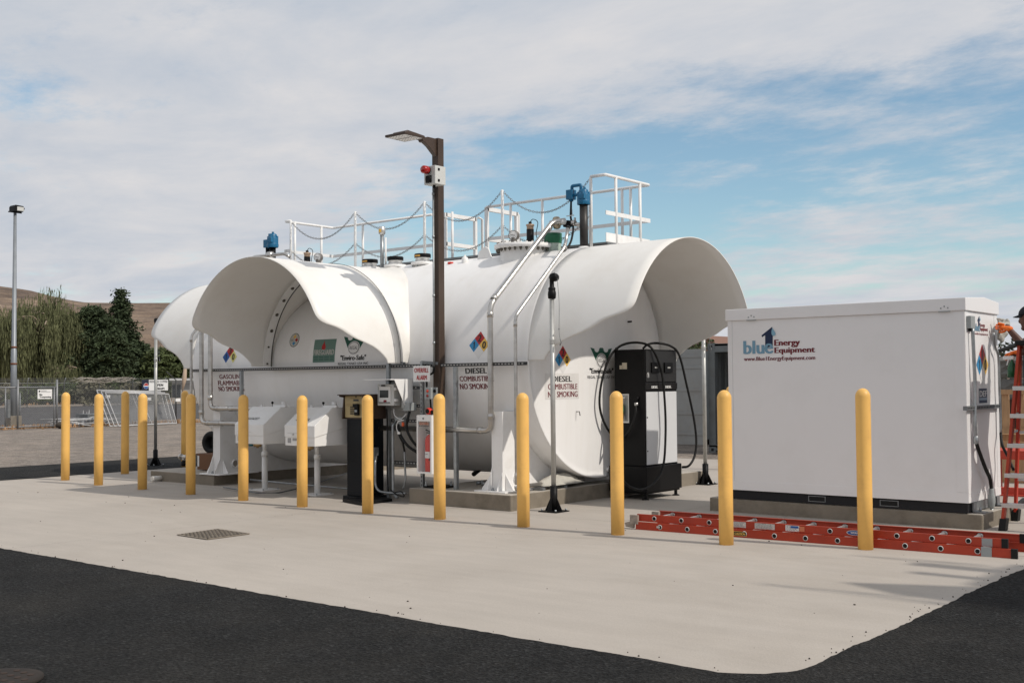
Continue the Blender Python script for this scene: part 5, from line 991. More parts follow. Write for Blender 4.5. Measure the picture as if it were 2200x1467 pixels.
# logo
LW = mat('logo_light_blue', (.17, .32, .43), .5, var=.02); LD = mat('logo_drop', (.21, .40, .52), .5, var=.02)
def logo(mp, pt, name, par):
    d = Decal(mp)
    P = lambda x, y: pt(1580+x/11, 680+y/11)
    (ua, va), (ub, vb) = P(200, 885), P(885, 575); sl_ = .0
    d.poly([P(705, 740), P(885, 700), P(885, 440), P(872, 240), P(615, 445), P(635, 487), P(705, 440)], NAVY, 0)
    (u0, v0), (u1, v1) = P(200, 888), P(680, 578); v1 = P(200, 578)[1]; d.text('blu', u0, u1, v0, v1, LW, 1, .035)
    (u2, v2), (u3, v3) = P(700, 880), P(890, 645); d.text('e', u2, u3, v0, v0+(v1-v0)*.76, LW, 2, .045)
    d.poly([P(880, 262), P(905, 310), P(940, 360), P(958, 405), P(948, 440), P(905, 458), P(872, 440), P(858, 395), P(860, 340)], LD, 3)
    (a, _), (c, _) = P(925, 715), P(1525, 550); b0, d0 = P(1480, 720)[1], P(925, 548)[1]; d.text('Energy', a, c, b0, d0, DRED, 1, .01)
    (a, _), (c, _) = P(930, 890), P(1880, 715); b0, d0 = P(1325, 895)[1], P(1845, 705)[1]; d.text('Equipment', a, c, b0-.00, d0, DRED, 1, .01)
    (a, _), (c, _) = P(205, 1050), P(1890, 950); b0, d0 = P(1040, 1058)[1], P(490, 952)[1]; d.text('www.Blue1EnergyEquipment.com', a, c, b0, d0, DRED, 1, .004)
    d.build(name, par)
def pf(x, y): p = PY(x, y, DY0); return (p.x, p.z)
def flat_pt(x, y):      # level the photograph's slanted lines on the wall plane
    p = pf(x, y); return p
logo(fm(DY0), flat_pt, 'logo', t)
YA_, YB_ = 12.10, 12.56
def ps(x, y): u = (x-1598)/(1752-1598); v = (778-y)/(778-702); return (YA_+u*(YB_-YA_), 1.955+v*.21)
logo(xm(DX1), ps, 'logo', t)
d = Decal(xm(DX1)); nfpa(d, 12.35, 1.655, .215, '110'); d.build('hazard_diamond', t)
A, B = PX(2103.5, 866, DX1), PX(2120, 834, DX1); d = Decal(xm(DX1)); w_ = B.y-A.y; h_ = B.z-A.z
d.rect(A.y, B.y, A.z, B.z, NAVY); d.rect(A.y+.0, B.y-.0, A.z+h_*.20, A.z+h_*.36, mat('logo_steel', (.25, .33, .42), .5), 1); d.text('DEF', A.y+w_*.06, B.y-w_*.06, A.z+h_*.44, A.z+h_*.84, WH, 1, .015); d.build('fluid_decal', t)
# conduits and strut on the container's end
cs_ = thing('conduit', 'grey conduit with boxy top fitting on the sunlit container end', 'conduit', (DX1+.05, 12.1, .155), 'conduits on the container end')
xs = DX1+.045
b = MB(); A, B = PX(2084, 705, xs), PX(2092, 679, xs); b.box(DX1+.004, DX1+.05, A.y+.02, B.y+.03, A.z, B.z); b.cyl((xs-.02, (A.y+B.y)/2+.02, A.z), (xs-.02, (A.y+B.y)/2+.02, A.z-.03), .022, 12, 1); b.build('top_box', [GREYP, BLACK], cs_, bevel=.004)
yq = (A.y+B.y)/2+.02
b = MB(); b.tube(bez([V((xs, yq, A.z)), PX(2092, 760, xs), PX(2095, 830, xs), PX(2095, 905, xs), PX(2097, 940, xs)], 6), .018, 12); b.build('pipe', GALV, cs_)
b = MB(); b.lathe(PX(2097, 945, xs), (0, 0, -1), [(.02, -.04), (.026, -.03), (.026, .03), (.02, .04)], 12, 1); b.tube(bez([PX(2097, 945, xs), PX(2101, 962, xs+.01), PX(2117, 1005, xs+.02), PX(2127, 1028, xs+.02), PX(2130, 1052, xs+.02)], 6), .019, 12); b.build('flexible_pipe', [RUBBER, GALV], cs_)
b = MB(); e = PX(2130, 1052, xs+.02); b.lathe(e, (0, 0, -1), [(.02, -.02), (.028, 0), (.028, .04), (.036, .06), (.038, .12), (.03, .17), (.02, .19)], 14); b.cyl(e-V((0, 0, .18)), V((e.x, e.y, .0)), .017, 10, 1); b.build('seal_fitting', [GREYP, GALV], cs_)
c2 = thing('conduit', 'thin grey conduit at the far corner of the container end, below the rag', 'conduit', (DX1+.05, 12.8, .3), 'conduits on the container end')
b = MB(); b.tube(bez([PX(2134, 715, xs), PX(2138, 745, xs), PX(2145, 768, xs), PX(2147, 830, xs), PX(2149, 880, xs), PX(2150, 930, xs)], 5), .013, 10); b.build('pipe', GALV, c2)
b = MB(); b.tube(bez([PX(2150, 930, xs), PX(2153, 955, xs+.03), PX(2165, 980, xs+.08), PX(2178, 1010, xs+.15)], 5), .015, 10); b.build('flexible_pipe', RUBBER, c2)
b = MB(); A, B = PX(2078, 877, xs), PX(2151, 876, xs); b.strut((DX1+.025, A.y, A.z), (DX1+.025, B.y+.0, A.z), (1, 0, 0), .041); tag(b.build('strut_channel', [GALVD, DARK]), 'short horizontal strut rail across the sunlit end of the white container', 'strut')
# ------------------------------------------------------------------ extension ladder
FA, FB = PZ(1364, 1137, 0), PZ(2172, 1200, 0); dr = (FB-FA); dr.z = 0; ln = dr.length; dr.normalize(); nr = V((-dr.y, dr.x, 0)); FA = FA+nr*.02
t = thing('extension_ladder', 'long orange fibreglass extension ladder lying flat on the slab in front of the container', 'ladder', FA, 'orange ladders')
STK = mat('ladder_sticker', (.55, .53, .50), .5, var=.2, vscale=60)
def lrail(a, off, z0, h, L0, L1, flip):
    b = MB(); o = FA+nr*off; fl = .026*(1 if flip else -1)
    p, q = o+dr*L0, o+dr*L1
    b.bar(p+V((0, 0, z0+h/2)), q+V((0, 0, z0+h/2)), .004, h); b.bar(p+nr*fl/2+V((0, 0, z0+h-.003)), q+nr*fl/2+V((0, 0, z0+h-.003)), .026, .005); b.bar(p+nr*fl/2+V((0, 0, z0+.003)), q+nr*fl/2+V((0, 0, z0+.003)), .026, .005)
    b.build('rail', ORANGE, t)
    b = MB(); b.bar(q+V((0, 0, z0+h/2)), q+dr*.05+V((0, 0, z0+h/2)), .034, h+.006); b.build('end_cap', RUBBER, t)
LW_ = .46
lrail('n', 0, .0, .078, 0, ln, True); lrail('f', LW_, .0, .078, 0, ln+.35, False); lrail('n', .03, .082, .072, 0, ln-.08, True); lrail('f', LW_-.03, .082, .072, .05, ln-.02, False)
for lev, o0, o1, L0, Ln in ((.04, 0, LW_, .28, ln), (.118, .03, LW_-.03, .20, ln-.15)):
    k = 0
    while L0+k*.305 < Ln-.05:
        s = L0+k*.305; a = FA+dr*s+V((0, 0, lev)); b = MB(); b.cyl(a+nr*(o0+.0), a+nr*o1, .016, 12); b.lathe(a+nr*(o0-.001), -nr, [(.021, 0), (.0245, .001), (.0245, .004), (.019, .005)], 18, 2); b.lathe(a+nr*(o0-.002), -nr, [(0, .0), (.018, .001)], 14, 1); b.lathe(a+nr*(o1-.004), -nr, [(.028, 0), (.028, .006), (.017, .008)], 16, 0); b.build('rung', [ALU, DARK, LGREY], t); k += 1
b = MB()
b.bar(FA-dr*.06+V((0, 0, .10)), FA+dr*.03+V((0, 0, .10)), .03, .09); b.prism([FA-dr*.02+V((0, 0, .09)), FA-dr*.13+V((0, 0, .06)), FA-dr*.12+V((0, 0, .02)), FA-dr*.03+V((0, 0, .01))], nr*.03); b.bar(FA+nr*LW_-dr*.06+V((0, 0, .11)), FA+nr*LW_+dr*.02+V((0, 0, .11)), .03, .05); b.build('foot', mat('ladder_foot', (.32, .28, .24), .6, .3, var=.3, vscale=20), t)
b = MB(); q = FA+dr*(ln-.22); b.box(0, 0, 0, 0, 0, 0); b.bar(q+V((0, 0, .04))-nr*.006, q+V((0, 0, .04))-nr*.004, .1, .085) if False else None
b = MB(); q = FA+dr*(ln-.24)-nr*.004; b.prism([q+V((0, 0, .0)), q+dr*.085+V((0, 0, .0)), q+dr*.085+V((0, 0, .082)), q+V((0, 0, .082))], -nr*.004); q = q+nr*.03; b.prism([q+V((0, 0, .084)), q+dr*.085+V((0, 0, .084)), q+dr*.085+V((0, 0, .15)), q+V((0, 0, .15))], -nr*.004); b.build('guide_bracket', GREYP, t)
# labels on the near rails
def lpt(px, py): p = PY(px, py, 9.95); return p
up_o = FA+nr*.028
def onrail(u, v, e): return up_o+dr*u+V((0, 0, v))-nr*(e+.001)
def ul(px): 
    r = ray(px, 1140); o = V((0, 0, HC)); n_ = nr; tt = (up_o-o).dot(n_)/r.dot(n_); return ((o+r*tt)-up_o).dot(dr)
d = Decal(onrail); rs = random.Random(4)
for a, c, m_ in ((1575, 1603, STK), (1622, 1665, STK), (1688, 1717, WH)): d.rect(ul(a), ul(c), .092, .146, m_)
for a, c in ((1577, 1602), (1624, 1663), (1690, 1716)):
    for k in range(4):
        x = ul(a)
        while x < ul(c)-.03: w_ = rs.uniform(.008, .03); d.rect(x, min(x+w_, ul(c)-.004), .099+k*.012, .104+k*.012, GREYP, 1); x += w_+.006
d.rect(ul(1699), ul(1716), .122, .142, BLU2, 2); d.rect(ul(1718), ul(1729), .096, .142, mat('sticker_orange', (.6, .2, .1), .5), 1)
d.oval((ul(1819)+ul(1856))/2, .118, (ul(1856)-ul(1819))/2, .024, LGREY, 1); d.oval((ul(1819)+ul(1856))/2, .118, (ul(1856)-ul(1819))/2-.008, .019, BLU2, 2); d.text('WERNER', ul(1828), ul(1852), .110, .127, WH, 3, .01)
d.build('label', t)
lo_o = FA-nr*.002
def onrail2(u, v, e): return lo_o+dr*u+V((0, 0, v))-nr*(e+.001)
d = Decal(onrail2); d.rect(ul(1579), ul(1607), .016, .058, YEL); d.rect(ul(1580), ul(1606), .020, .054, INK, 1); d.text('CAUTION', ul(1582), ul(1604), .026, .046, YEL, 2, .01); d.rect(ul(1414), ul(1421), .03, .05, STK); d.build('label', t)
# another ladder lying beyond, only its end seen at the right edge
q0 = PZ(2120, 1183, 0); t = MB(); p = FA+dr*(ln-.35)+nr*(LW_+.16); t.bar(p+V((0, 0, .04)), p+dr*2.2+V((0, 0, .04)), .03, .075); tag(t.build('ladder_rail', ORANGE, bevel=.003), 'end of a second orange ladder rail lying beyond the extension ladder at the right edge', 'ladder', 'orange ladders')

# ------------------------------------------------------------------ trees and shrubs beyond the road
def leafm(name, c): 
    m = mat(name, c, .7, var=.38, vscale=.55, spec=.2); return m
L_WIL = leafm('willow_leaf', (.125, .135, .066)); L_CON = leafm('conifer_leaf', (.044, .062, .030)); L_JUN = leafm('juniper_leaf', (.045, .065, .028)); L_SHR = leafm('shrub_leaf', (.07, .09, .035)); L_GRY = leafm('sage_shrub_leaf', (.16, .15, .10))
BARK = mat('bark', (.13, .10, .08), .9, var=.2, vscale=5)
def at_px(px, D): r = ray(px, 831); h = V((r.x, r.y, 0)).normalized(); return h*D
def flake(mb, c, s, rng, long=1.0, down=0.):
    a = V((rng.gauss(0, 1), rng.gauss(0, 1), rng.gauss(0, .6)-down)).normalized(); b = a.cross(V((rng.gauss(0, 1), rng.gauss(0, 1), rng.gauss(0, 1)))).normalized()
    a *= s*long*.5; b *= s*.5; mb.add([c-a, c+b*.9, c+a, c-b*.9], [(0, 1, 2, 3)])
def conifer(px, D, H, R, leaf, label, prof, seed, nb=230, fs=.34, droop=.25, name='pine_tree', group='trees beyond the road'):
    rng = random.Random(seed); o = at_px(px, D); t = thing(name, label, 'tree', o, group)
    b = MB(); b.tube([o, o+V((.05, 0, H*.5)), o+V((0, 0, H*.97))], [H*.022, H*.013, .03], 8); b.build('trunk', BARK, t)
    b = MB()
    for i in range(nb):
        f = (i+.5)/nb; f = f**.85; z = H*(.04+.95*f); L_ = R*prof(f)*rng.uniform(.62, 1.08); a = rng.uniform(0, 2*pi); d = V((cos(a), sin(a), 0)); n = max(4, int(L_*8))
        for k in range(n):
            u = (k+.5)/n; 
            if u < .25 and rng.random() < .5: continue
            c = o+V((0, 0, z))+d*L_*u+V((0, 0, -droop*L_*u*u+.10*L_*u)); w = .16+.30*(1-u)
            for q in range(3): flake(b, c+V((rng.gauss(0, w), rng.gauss(0, w), rng.gauss(0, .12))), fs*.62*rng.uniform(.6, 1.25), rng, 1.9, .3)
    b.build('crown', leaf, t)
cone = lambda f: (1-f)**1.02*(.90+.2*sin(f*31))+.015
dome = lambda f: sqrt(max(0, 1-f**2.2))*(.92+.1*sin(f*23))*(.75+.25*min(1, f*4))
conifer(259, 136, 12.5, 7.0, L_CON, 'tall pointed dark conifer beyond the fence, left of the tank', cone, 1, 430)
conifer(197, 132, 10.3, 6.0, L_CON, 'broad rounded dark conifer between the willow and the tall pointed one', dome, 2, 420)
conifer(238, 128, 7.5, 3.6, L_CON, 'low dark conifer in front of the gap between the two big conifers', dome, 3, 300)
conifer(160, 138, 5.6, 3.4, L_CON, 'low dark conifer at the right foot of the willow', dome, 4, 200)
conifer(300, 134, 6.4, 3.4, L_CON, 'low dark conifer at the right foot of the tall pointed one', dome, 12, 200)
conifer(342, 131, 5.6, 3.0, L_SHR, 'green leafy bush behind the thin grey pole at the tank left end', dome, 5, 190, .4, .1, 'bush')
conifer(385, 134, 6.0, 3.4, L_SHR, 'green bushy tree seen under the leftmost hood of the tank', dome, 6, 190, .4, .1, 'bush')
conifer(430, 137, 5.5, 3.2, L_CON, 'dark bush peeping behind the bollards at the left end of the tank', dome, 7, 150, .4, .1, 'bush')
def willow(px, D, H, R, label, seed, n=620):
    rng = random.Random(seed); o = at_px(px, D); t = thing('willow_tree', label, 'tree', o, 'weeping willows beyond the road')
    b = MB(); b.tube([o, o+V((.2, 0, H*.25)), o+V((.1, .1, H*.5))], [.42, .34, .22], 10)
    tops = []
    for i in range(15):
        a = 2*pi*i/15+rng.uniform(-.2, .2); r1 = R*rng.uniform(.35, .9); e = o+V((cos(a)*r1, sin(a)*r1, H*rng.uniform(.55, .95)*(1-.22*(r1/R)**2))); tops.append(e)
        b.tube(bez([o+V((.1, .1, H*.38)), (o+V((0, 0, H*.62))).lerp(e, .45)+V((0, 0, .3)), e], 4), [.16]*4+[.09]*4+[.04], 6)
    b.build('trunk', mat('willow_bark', (.30, .24, .18), .9, var=.2, vscale=4), t)
    b = MB()
    cl = [(rng.uniform(0, 2*pi), R*sqrt(rng.uniform(.02, 1))) for _ in range(46)]
    for i in range(n):
        a0, r0 = rng.choice(cl); q = o+V((cos(a0)*r0+rng.gauss(0, .42), sin(a0)*r0+rng.gauss(0, .42), 0)); rr0 = min(1, (q-o).length/R)
        z = H*(1-.30*rr0**2.2)*(.80+.20*abs(noise.noise(V((a0*2, r0, seed))))*1.6+rng.uniform(-.16, .03)); ln = rng.uniform(1.4, 3.6)+ (z*.34 if rng.random() < .4 else 0); z1 = max(.6, z-ln); m = max(4, int((z-z1)/.30)); sw = V((rng.gauss(0, .10), rng.gauss(0, .10), 0))
        for k in range(m):
            u = k/m; c = q+sw*u*3+V((rng.gauss(0, .07), rng.gauss(0, .07), z+(z1-z)*u)); w = rng.uniform(.025, .06); l2 = rng.uniform(.35, .7); aa = rng.uniform(0, pi); dd = V((cos(aa), sin(aa), 0))*w
            b.add([c, c+dd-V((0, 0, l2*.5)), c-V((rng.gauss(0, .05), 0, l2)), c-dd-V((0, 0, l2*.5))], [(0, 1, 2, 3)])
    b.build('crown', L_WIL, t)
willow(20, 134, 12.1, 4.9, 'big weeping willow at the left edge behind the grey light pole', 21, 2600)
willow(104, 131, 12.6, 4.2, 'tall weeping willow right of the grey light pole', 22, 2600)
willow(62, 142, 11.8, 4.6, 'weeping willow set back between the two others', 24, 1700)
willow(133, 128, 4.6, 2.6, 'small low willow sprawling over the fence between willow and conifers', 23, 900)
for i, (px, D, H, R, lab) in enumerate(((150, 100, 1.7, 2.2, 'grey green shrub beyond the far fence, by the tangled wire'), (195, 99, 1.9, 2.4, 'grey green shrub behind the far fence, left of the leaning panels'), (240, 101, 1.6, 2.2, 'low sage shrub seen behind the leaning white panels'), (285, 100, 1.7, 2.3, 'grey green shrub left of the dark soft drink sign'), (60, 100, 1.5, 2.2, 'low shrub behind the gate by the light pole'), (20, 102, 1.7, 2.4, 'low shrub at the far left behind the gate'), (100, 101, 1.6, 2.2, 'low shrub behind the small trespassing sign'), (330, 103, 1.5, 1.8, 'low shrub under the coffee banner'))):
    conifer(px, D, H, R, L_GRY if i % 2 else L_SHR, lab, dome, 40+i, 60, .3, .1, 'shrub', 'shrubs beyond the far fence')

# ------------------------------------------------------------------ fences, gate and signs
FG = mat('fence_steel', (.24, .245, .25), .5, .5, var=.15, vscale=4); FW = mat('fence_wire', (.20, .205, .21), .5, .4, var=.1)
def mesh_net(mb, a, b_, z0, z1, pitch=.085, w=.0055):
    """diagonal wires between a and b_ (ground points) from z0 to z1"""
    a, b_ = V(a), V(b_); d = (b_-a); ln = d.length; d.normalize(); h = z1-z0; n = int((ln+h)/pitch); up_ = V((0, 0, 1))
    for sgn in (1, -1):
        for i in range(n):
            s = i*pitch-h; s0, s1 = max(0, s), min(ln, s+h)
            if s1 <= s0: continue
            t0, t1 = s0-s, s1-s
            if sgn < 0: t0, t1 = h-t0, h-t1
            p = a+d*s0+up_*(z0+t0); q = a+d*s1+up_*(z0+t1); e = (q-p).normalized(); nn = e.cross(d.cross(up_)).normalized()*w/2
            mb.add([p-nn, p+nn, q+nn, q-nn], [(0, 1, 2, 3)])
XF = -83.2
t = thing('chain_link_fence', 'long chain link fence with barbed wire arms beyond the road', 'fence', (XF, 60, 0))
b = MB()
ys = [14+i*3.0 for i in range(28)]
for y in ys: b.tube([V((XF, y, -.02)), V((XF, y, 1.85)), V((XF+.22, y, 2.2))], .035, 6)
b.tube([V((XF, ys[0], 1.82)), V((XF, ys[-1], 1.82))], .022, 6); b.build('frame', FG, t)
b = MB(); mesh_net(b, (XF, ys[0], 0), (XF, ys[-1], 0), .05, 1.82, .16, .014)
for k in range(3): b.tube([V((XF+.06+.07*k, ys[0], 1.95+.1*k)), V((XF+.06+.07*k, ys[-1], 1.95+.1*k))], .009, 4)
b.build('wire_mesh', FW, t)
rng = random.Random(8); b = MB(); ya_, yb_2 = PX(142, 820, XF).y, PX(266, 820, XF).y
for i in range(26):
    y = rng.uniform(ya_, yb_2-2); b.tube(bez([V((XF+.2+rng.uniform(-.2, .3), y+k*rng.uniform(.5, 1.1), 2.0+rng.uniform(-.22, .25))) for k in range(4)], 4), .016, 4)
tag(b.build('tangled_wire', mat('pale_wire', (.42, .38, .33), .6, .2)), 'pale tangled brush and wire heaped along the top of the far fence', 'wire')
# coffee banner and soft drink sign on the far fence
A, B = PX(305, 839, XF+.3), PX(361, 815.5, XF+.3); ym_ = PX(320, 830, XF+.3).y
t = thing('banner', 'white coffee banner with black letters beside a dark blue round logo panel', 'banner', (XF+.3, A.y, A.z))
b = MB(); b.box(XF+.28, XF+.30, A.y, ym_, A.z, B.z); b.build('logo_panel', mat('banner_navy', (.012, .018, .04), .6), t)
b = MB(); b.box(XF+.28, XF+.30, ym_, B.y, A.z, B.z); b.build('sheet', WH, t)
d = Decal(xm(XF+.30)); w_ = B.y-ym_; h_ = B.z-A.z
def T_(s, u0, u1, v0, v1, m=INK, bo=.01): d.text(s, ym_+w_*u0, ym_+w_*u1, A.z+h_*v0, A.z+h_*v1, m, 12, bo)
T_('REDDING COFFEE', .03, .97, .74, .93, INK, .0); T_('OPEN', .30, .74, .40, .62, INK, .03); T_('9:00AM', .28, .80, .08, .28, INK, .02)
yc = (A.y+ym_)/2+.05; zc = A.z+h_*.42; r = h_*.27
d.oval(yc, zc, r, r, WH, 10); d.poly([(yc+r*.9*cos(a), zc+r*.9*sin(a)) for a in [radians(12+156*k/14) for k in range(15)]], RED, 20); d.poly([(yc+r*.9*cos(a), zc+r*.9*sin(a)) for a in [radians(192+156*k/14) for k in range(15)]], BLU2, 20); d.build('lettering', t)
# gate on the near side
XG = -40.0
g0, g1 = PX(-40, 918, XG).y, PX(121, 918, XG).y
t = thing('gate', 'wide chain link gate in a pipe frame at the far left', 'gate', (XG, (g0+g1)/2, 0))
zt_ = PX(60, 832, XG).z; b = MB()
for z in (.06, zt_): b.tube([V((XG, g0, z)), V((XG, g1, z))], .026, 8)
for px in (11.5, 116): y = PX(px, 900, XG).y; b.tube([V((XG, y, 0)), V((XG, y, zt_+(.0 if px < 20 else .0)))], .026, 8)
b.build('frame', FG, t); b = MB(); mesh_net(b, (XG, g0, 0), (XG, g1, 0), .08, zt_, .09, .006); b.build('wire_mesh', FW, t)
b = MB(); y = PX(118, 900, XG).y; b.cyl((XG-.05, y+.1, 0), (XG-.05, y+.1, PX(120, 815, XG).z), .04, 10); tag(b.build('gate_post', FG), 'tall steel gate post right of the trespassing sign', 'post', 'steel posts by the gate')
b = MB(); y = PX(35, 900, XG).y; b.cyl((XG+.1, y, 0), (XG+.1, y, PX(33, 815, XG).z), .035, 10); tag(b.build('gate_post', FG), 'thin steel gate post just right of the grey light pole', 'post', 'steel posts by the gate')
b = MB(); p = PZ(378, 906, 0); b.cyl(p, p+V((0, 0, 1.75)), .032, 8); b.tube([p+V((0, 0, 1.75)), p+V((-.1, -.4, 2.1))], .02, 6); tag(b.build('fence_post', mat('dark_post', (.05, .05, .05), .6)), 'dark bent topped fence post left of the tank end', 'post')
b = MB(); p = PX(379, 858, -39.6); 
A, B = PX(81, 857, XG+.06), PX(112, 836, XG+.06); s = MB(); s.box(XG+.04, XG+.06, A.y, B.y, A.z, B.z); sg = tag(s.build('sign', WH), 'small white No Trespassing sign on the gate', 'sign')
d = Decal(xm(XG+.06)); w_ = B.y-A.y; h_ = B.z-A.z
d.text('No', A.y+w_*.12, A.y+w_*.32, A.z+h_*.36, A.z+h_*.55, INK, 3, .01); d.text('Trespassing', A.y+w_*.12, B.y-w_*.06, A.z+h_*.08, A.z+h_*.29, INK, 3, .01); d.oval(A.y+w_*.12, A.z+h_*.80, w_*.06, h_*.09, INK, 3); d.rect(A.y+w_*.22, A.y+w_*.62, A.z+h_*.84, A.z+h_*.87, INK, 3); d.rect(A.y+w_*.22, A.y+w_*.9, A.z+h_*.72, A.z+h_*.74, INK, 3); d.build('lettering', sg)
for px, py, lab in ((231, 852, 'tiny white tag on the leaning panels, the left one'), (319, 857, 'tiny white tag behind the fourth bollard on the leaning panels'), (382, 859, 'tiny white tag on the fence left of the tank end')):
    p = PX(px, py, XG+.25); s = MB(); s.box(p.x, p.x+.02, p.y-.11, p.y+.11, p.z-.06, p.z+.06); tag(s.build('tag', WH), lab, 'tag', 'small white tags on the fence')
# leaning fence panels stacked as white pipe frames
FWH = mat('panel_pipe_white', (.48, .48, .48), .45, .2, var=.08)
PTS = [(212, 838, 236, 915), (285, 840, 308, 913), (344, 841, 364, 910)]
for k in range(3):
    off = V((.10*k, .12*k, 0)); T0 = PX(208, 838, XG)+off; T1 = PX(345, 841, XG)+off; t = thing('temporary_fence', ('front', 'middle', 'rear')[2-k]+' one of three white pipe fence panels leaning together', 'fence panel', (T0.x, T0.y, 0), 'white pipe fence panels leaning in a stack')
    B0 = PZ(236, 915, .02)+off; B1 = PZ(362, 909, .02)+off; T0.z -= .05*k; T1.z -= .05*k
    b = MB(); b.tube([T0, T1, B1, B0, T0], .024, 8); m0, m1 = T0.lerp(T1, .52), B0.lerp(B1, .56); b.tube([m0, m1], .018, 6); b.build('frame', FWH, t)
    b = MB()
    for i in range(52):
        for sg_ in (0, 1):
            u0 = i/42-.24; u1 = u0+.24
            if sg_: u0, u1 = u1, u0
            c0, c1 = max(0, min(1, u0)), max(0, min(1, u1))
            f0 = (c0-u0)/(u1-u0); f1 = (c1-u0)/(u1-u0)
            if f1 <= f0: continue
            p = T0.lerp(T1, c0).lerp(B0.lerp(B1, c0), f0); q = T0.lerp(T1, c1).lerp(B0.lerp(B1, c1), f1); n_ = V((0, .003, .003)); b.add([p-n_, p+n_, q+n_, q-n_], [(0, 1, 2, 3)])
    b.build('wire_mesh', FW, t)
# pile of steel rods
rng = random.Random(12); b = MB(); P0, P1 = PZ(150, 916, 0), PZ(196, 913, 0)
for i in range(46):
    c = P0.lerp(P1, rng.uniform(.1, 1)); c += V((rng.uniform(-.5, .5), rng.uniform(-.3, .3), rng.uniform(.03, .28))); a = rng.gauss(1.2, .35); d_ = V((cos(a), sin(a), rng.gauss(0, .06)))*rng.uniform(.4, 1.1); b.tube([c-d_, c+d_], .022, 5)
for i in range(9): c = PZ(rng.uniform(165, 205), 908, 0); b.tube([c, c+V((0, .05, rng.uniform(.2, .55)))], .012, 4)
tag(b.build('steel_rod_pile', mat('rod_white', (.45, .45, .45), .5, .3, var=.3, vscale=6)), 'pile of pale steel rods and scrap lying behind the leftmost bollards', 'scrap pile')
b = MB()
for i in range(7): b.box(*(lambda p, i=i: (p.x-.6, p.x+.3, p.y-.05+.0*i, p.y+2.0, p.z+.06*i, p.z+.06*i+.045))(PZ(182, 911, 0)))
tag(b.build('steel_bar_stack', GALVD), 'neat stack of grey steel bars beside the rod pile', 'bar stack')
b = MB(); p = PZ(133, 919, 0); b.ball(p+V((0, 0, .1)), .22, sc=(1.2, 1, .6)); tag(b.build('rock', mat('rock_dark', (.06, .05, .04), .9, var=.3)), 'dark rock on the gravel by the end of the gate', 'rock')
# tall light pole
p = PZ(28.7, 917, 0); t = thing('light_pole', 'tall tapering grey light pole with one floodlight at the far left', 'light pole', p)
zt_ = 8.15; b = MB(); b.tube([p, p+V((0, 0, 2.9)), p+V((0, 0, 2.92)), p+V((0, 0, zt_))], [.125, .11, .095, .058], 8); b.build('pole', mat('pole_grey', (.25, .27, .29), .5, .4, var=.12, vscale=2), t)
b = MB(); b.cyl(p+V((0, 0, 2.35)), p+V((0, 0, 2.42)), .118, 10); b.cyl(p+V((0, 0, 2.98)), p+V((0, 0, 3.05)), .10, 10); b.build('rusty_band', mat('rust', (.16, .06, .03), .8), t)
b = MB(); b.bar(p+V((0, -.26, zt_)), p+V((0, .26, zt_)), .05, .04); b.prism([p+V((-.2, -.13, zt_+.02)), p+V((-.2, .22, zt_+.02)), p+V((-.2, .28, zt_+.15)), p+V((-.2, .22, zt_+.24)), p+V((-.2, -.08, zt_+.26)), p+V((-.2, -.13, zt_+.2))], (.4, 0, 0)); b.box(p.x+.2, p.x+.205, p.y-.02, p.y+.24, zt_+.05, zt_+.2, 1); b.build('floodlight', [BLACK, LGREY], t)
b = MB(); b.box(p.x-.22, p.x+.22, p.y-.22, p.y+.22, 0, .42); b.build('footing', CONC, t, bevel=.02)
b = MB(); b.box(p.x-.02, p.x+.2, p.y-.32, p.y-.22, .35, 1.05); b.cyl(p+V((.1, .2, 0)), p+V((.1, .2, 1.3)), .03, 8); b.build('switch_box', GALVD, t)
# far pale building seen under the left hood
p = at_px(392, 104); t = thing('shed', 'low pale shed with a flat white roof seen under the tank left hood', 'shed', p)
rd = V((ray(393, 831).x, ray(393, 831).y, 0)).normalized(); sd_ = V((rd.y, -rd.x, 0))
def slab(b, u0, u1, v0, v1, z0, z1, m=0): P = [p+sd_*u+rd*v+V((0, 0, z0)) for u, v in ((u0, v0), (u1, v0), (u1, v1), (u0, v1))]; b.prism(P, (0, 0, z1-z0), m)
b = MB(); slab(b, -.9, 3, 0, 4, 0, 1.75); b.build('wall', mat('shed_wall', (.42, .40, .37), .8), t); b = MB(); slab(b, -1.1, 3.2, -.6, 4.2, 1.95, 2.15); slab(b, -.9, 3, -.1, 4, 1.75, 1.95); b.build('roof', mat('shed_roof', (.60, .60, .59), .6), t)
b = MB(); slab(b, -.85, -.15, -.03, -.0, .5, 1.6); b.build('window', mat('window_dark', (.03, .035, .04), .2), t)
b = MB(); p2 = PX(395, 800, -38); b.tube([PX(399, 812, -38)+V((0, 0, .6)), PX(396, 815, -38), PX(392, 841, -38)], [.05, .09, .02], 8); tag(b.build('flag', mat('flag_tan', (.42, .32, .24), .8), solid=0), 'limp furled tan flag hanging under the left hood edge', 'flag')

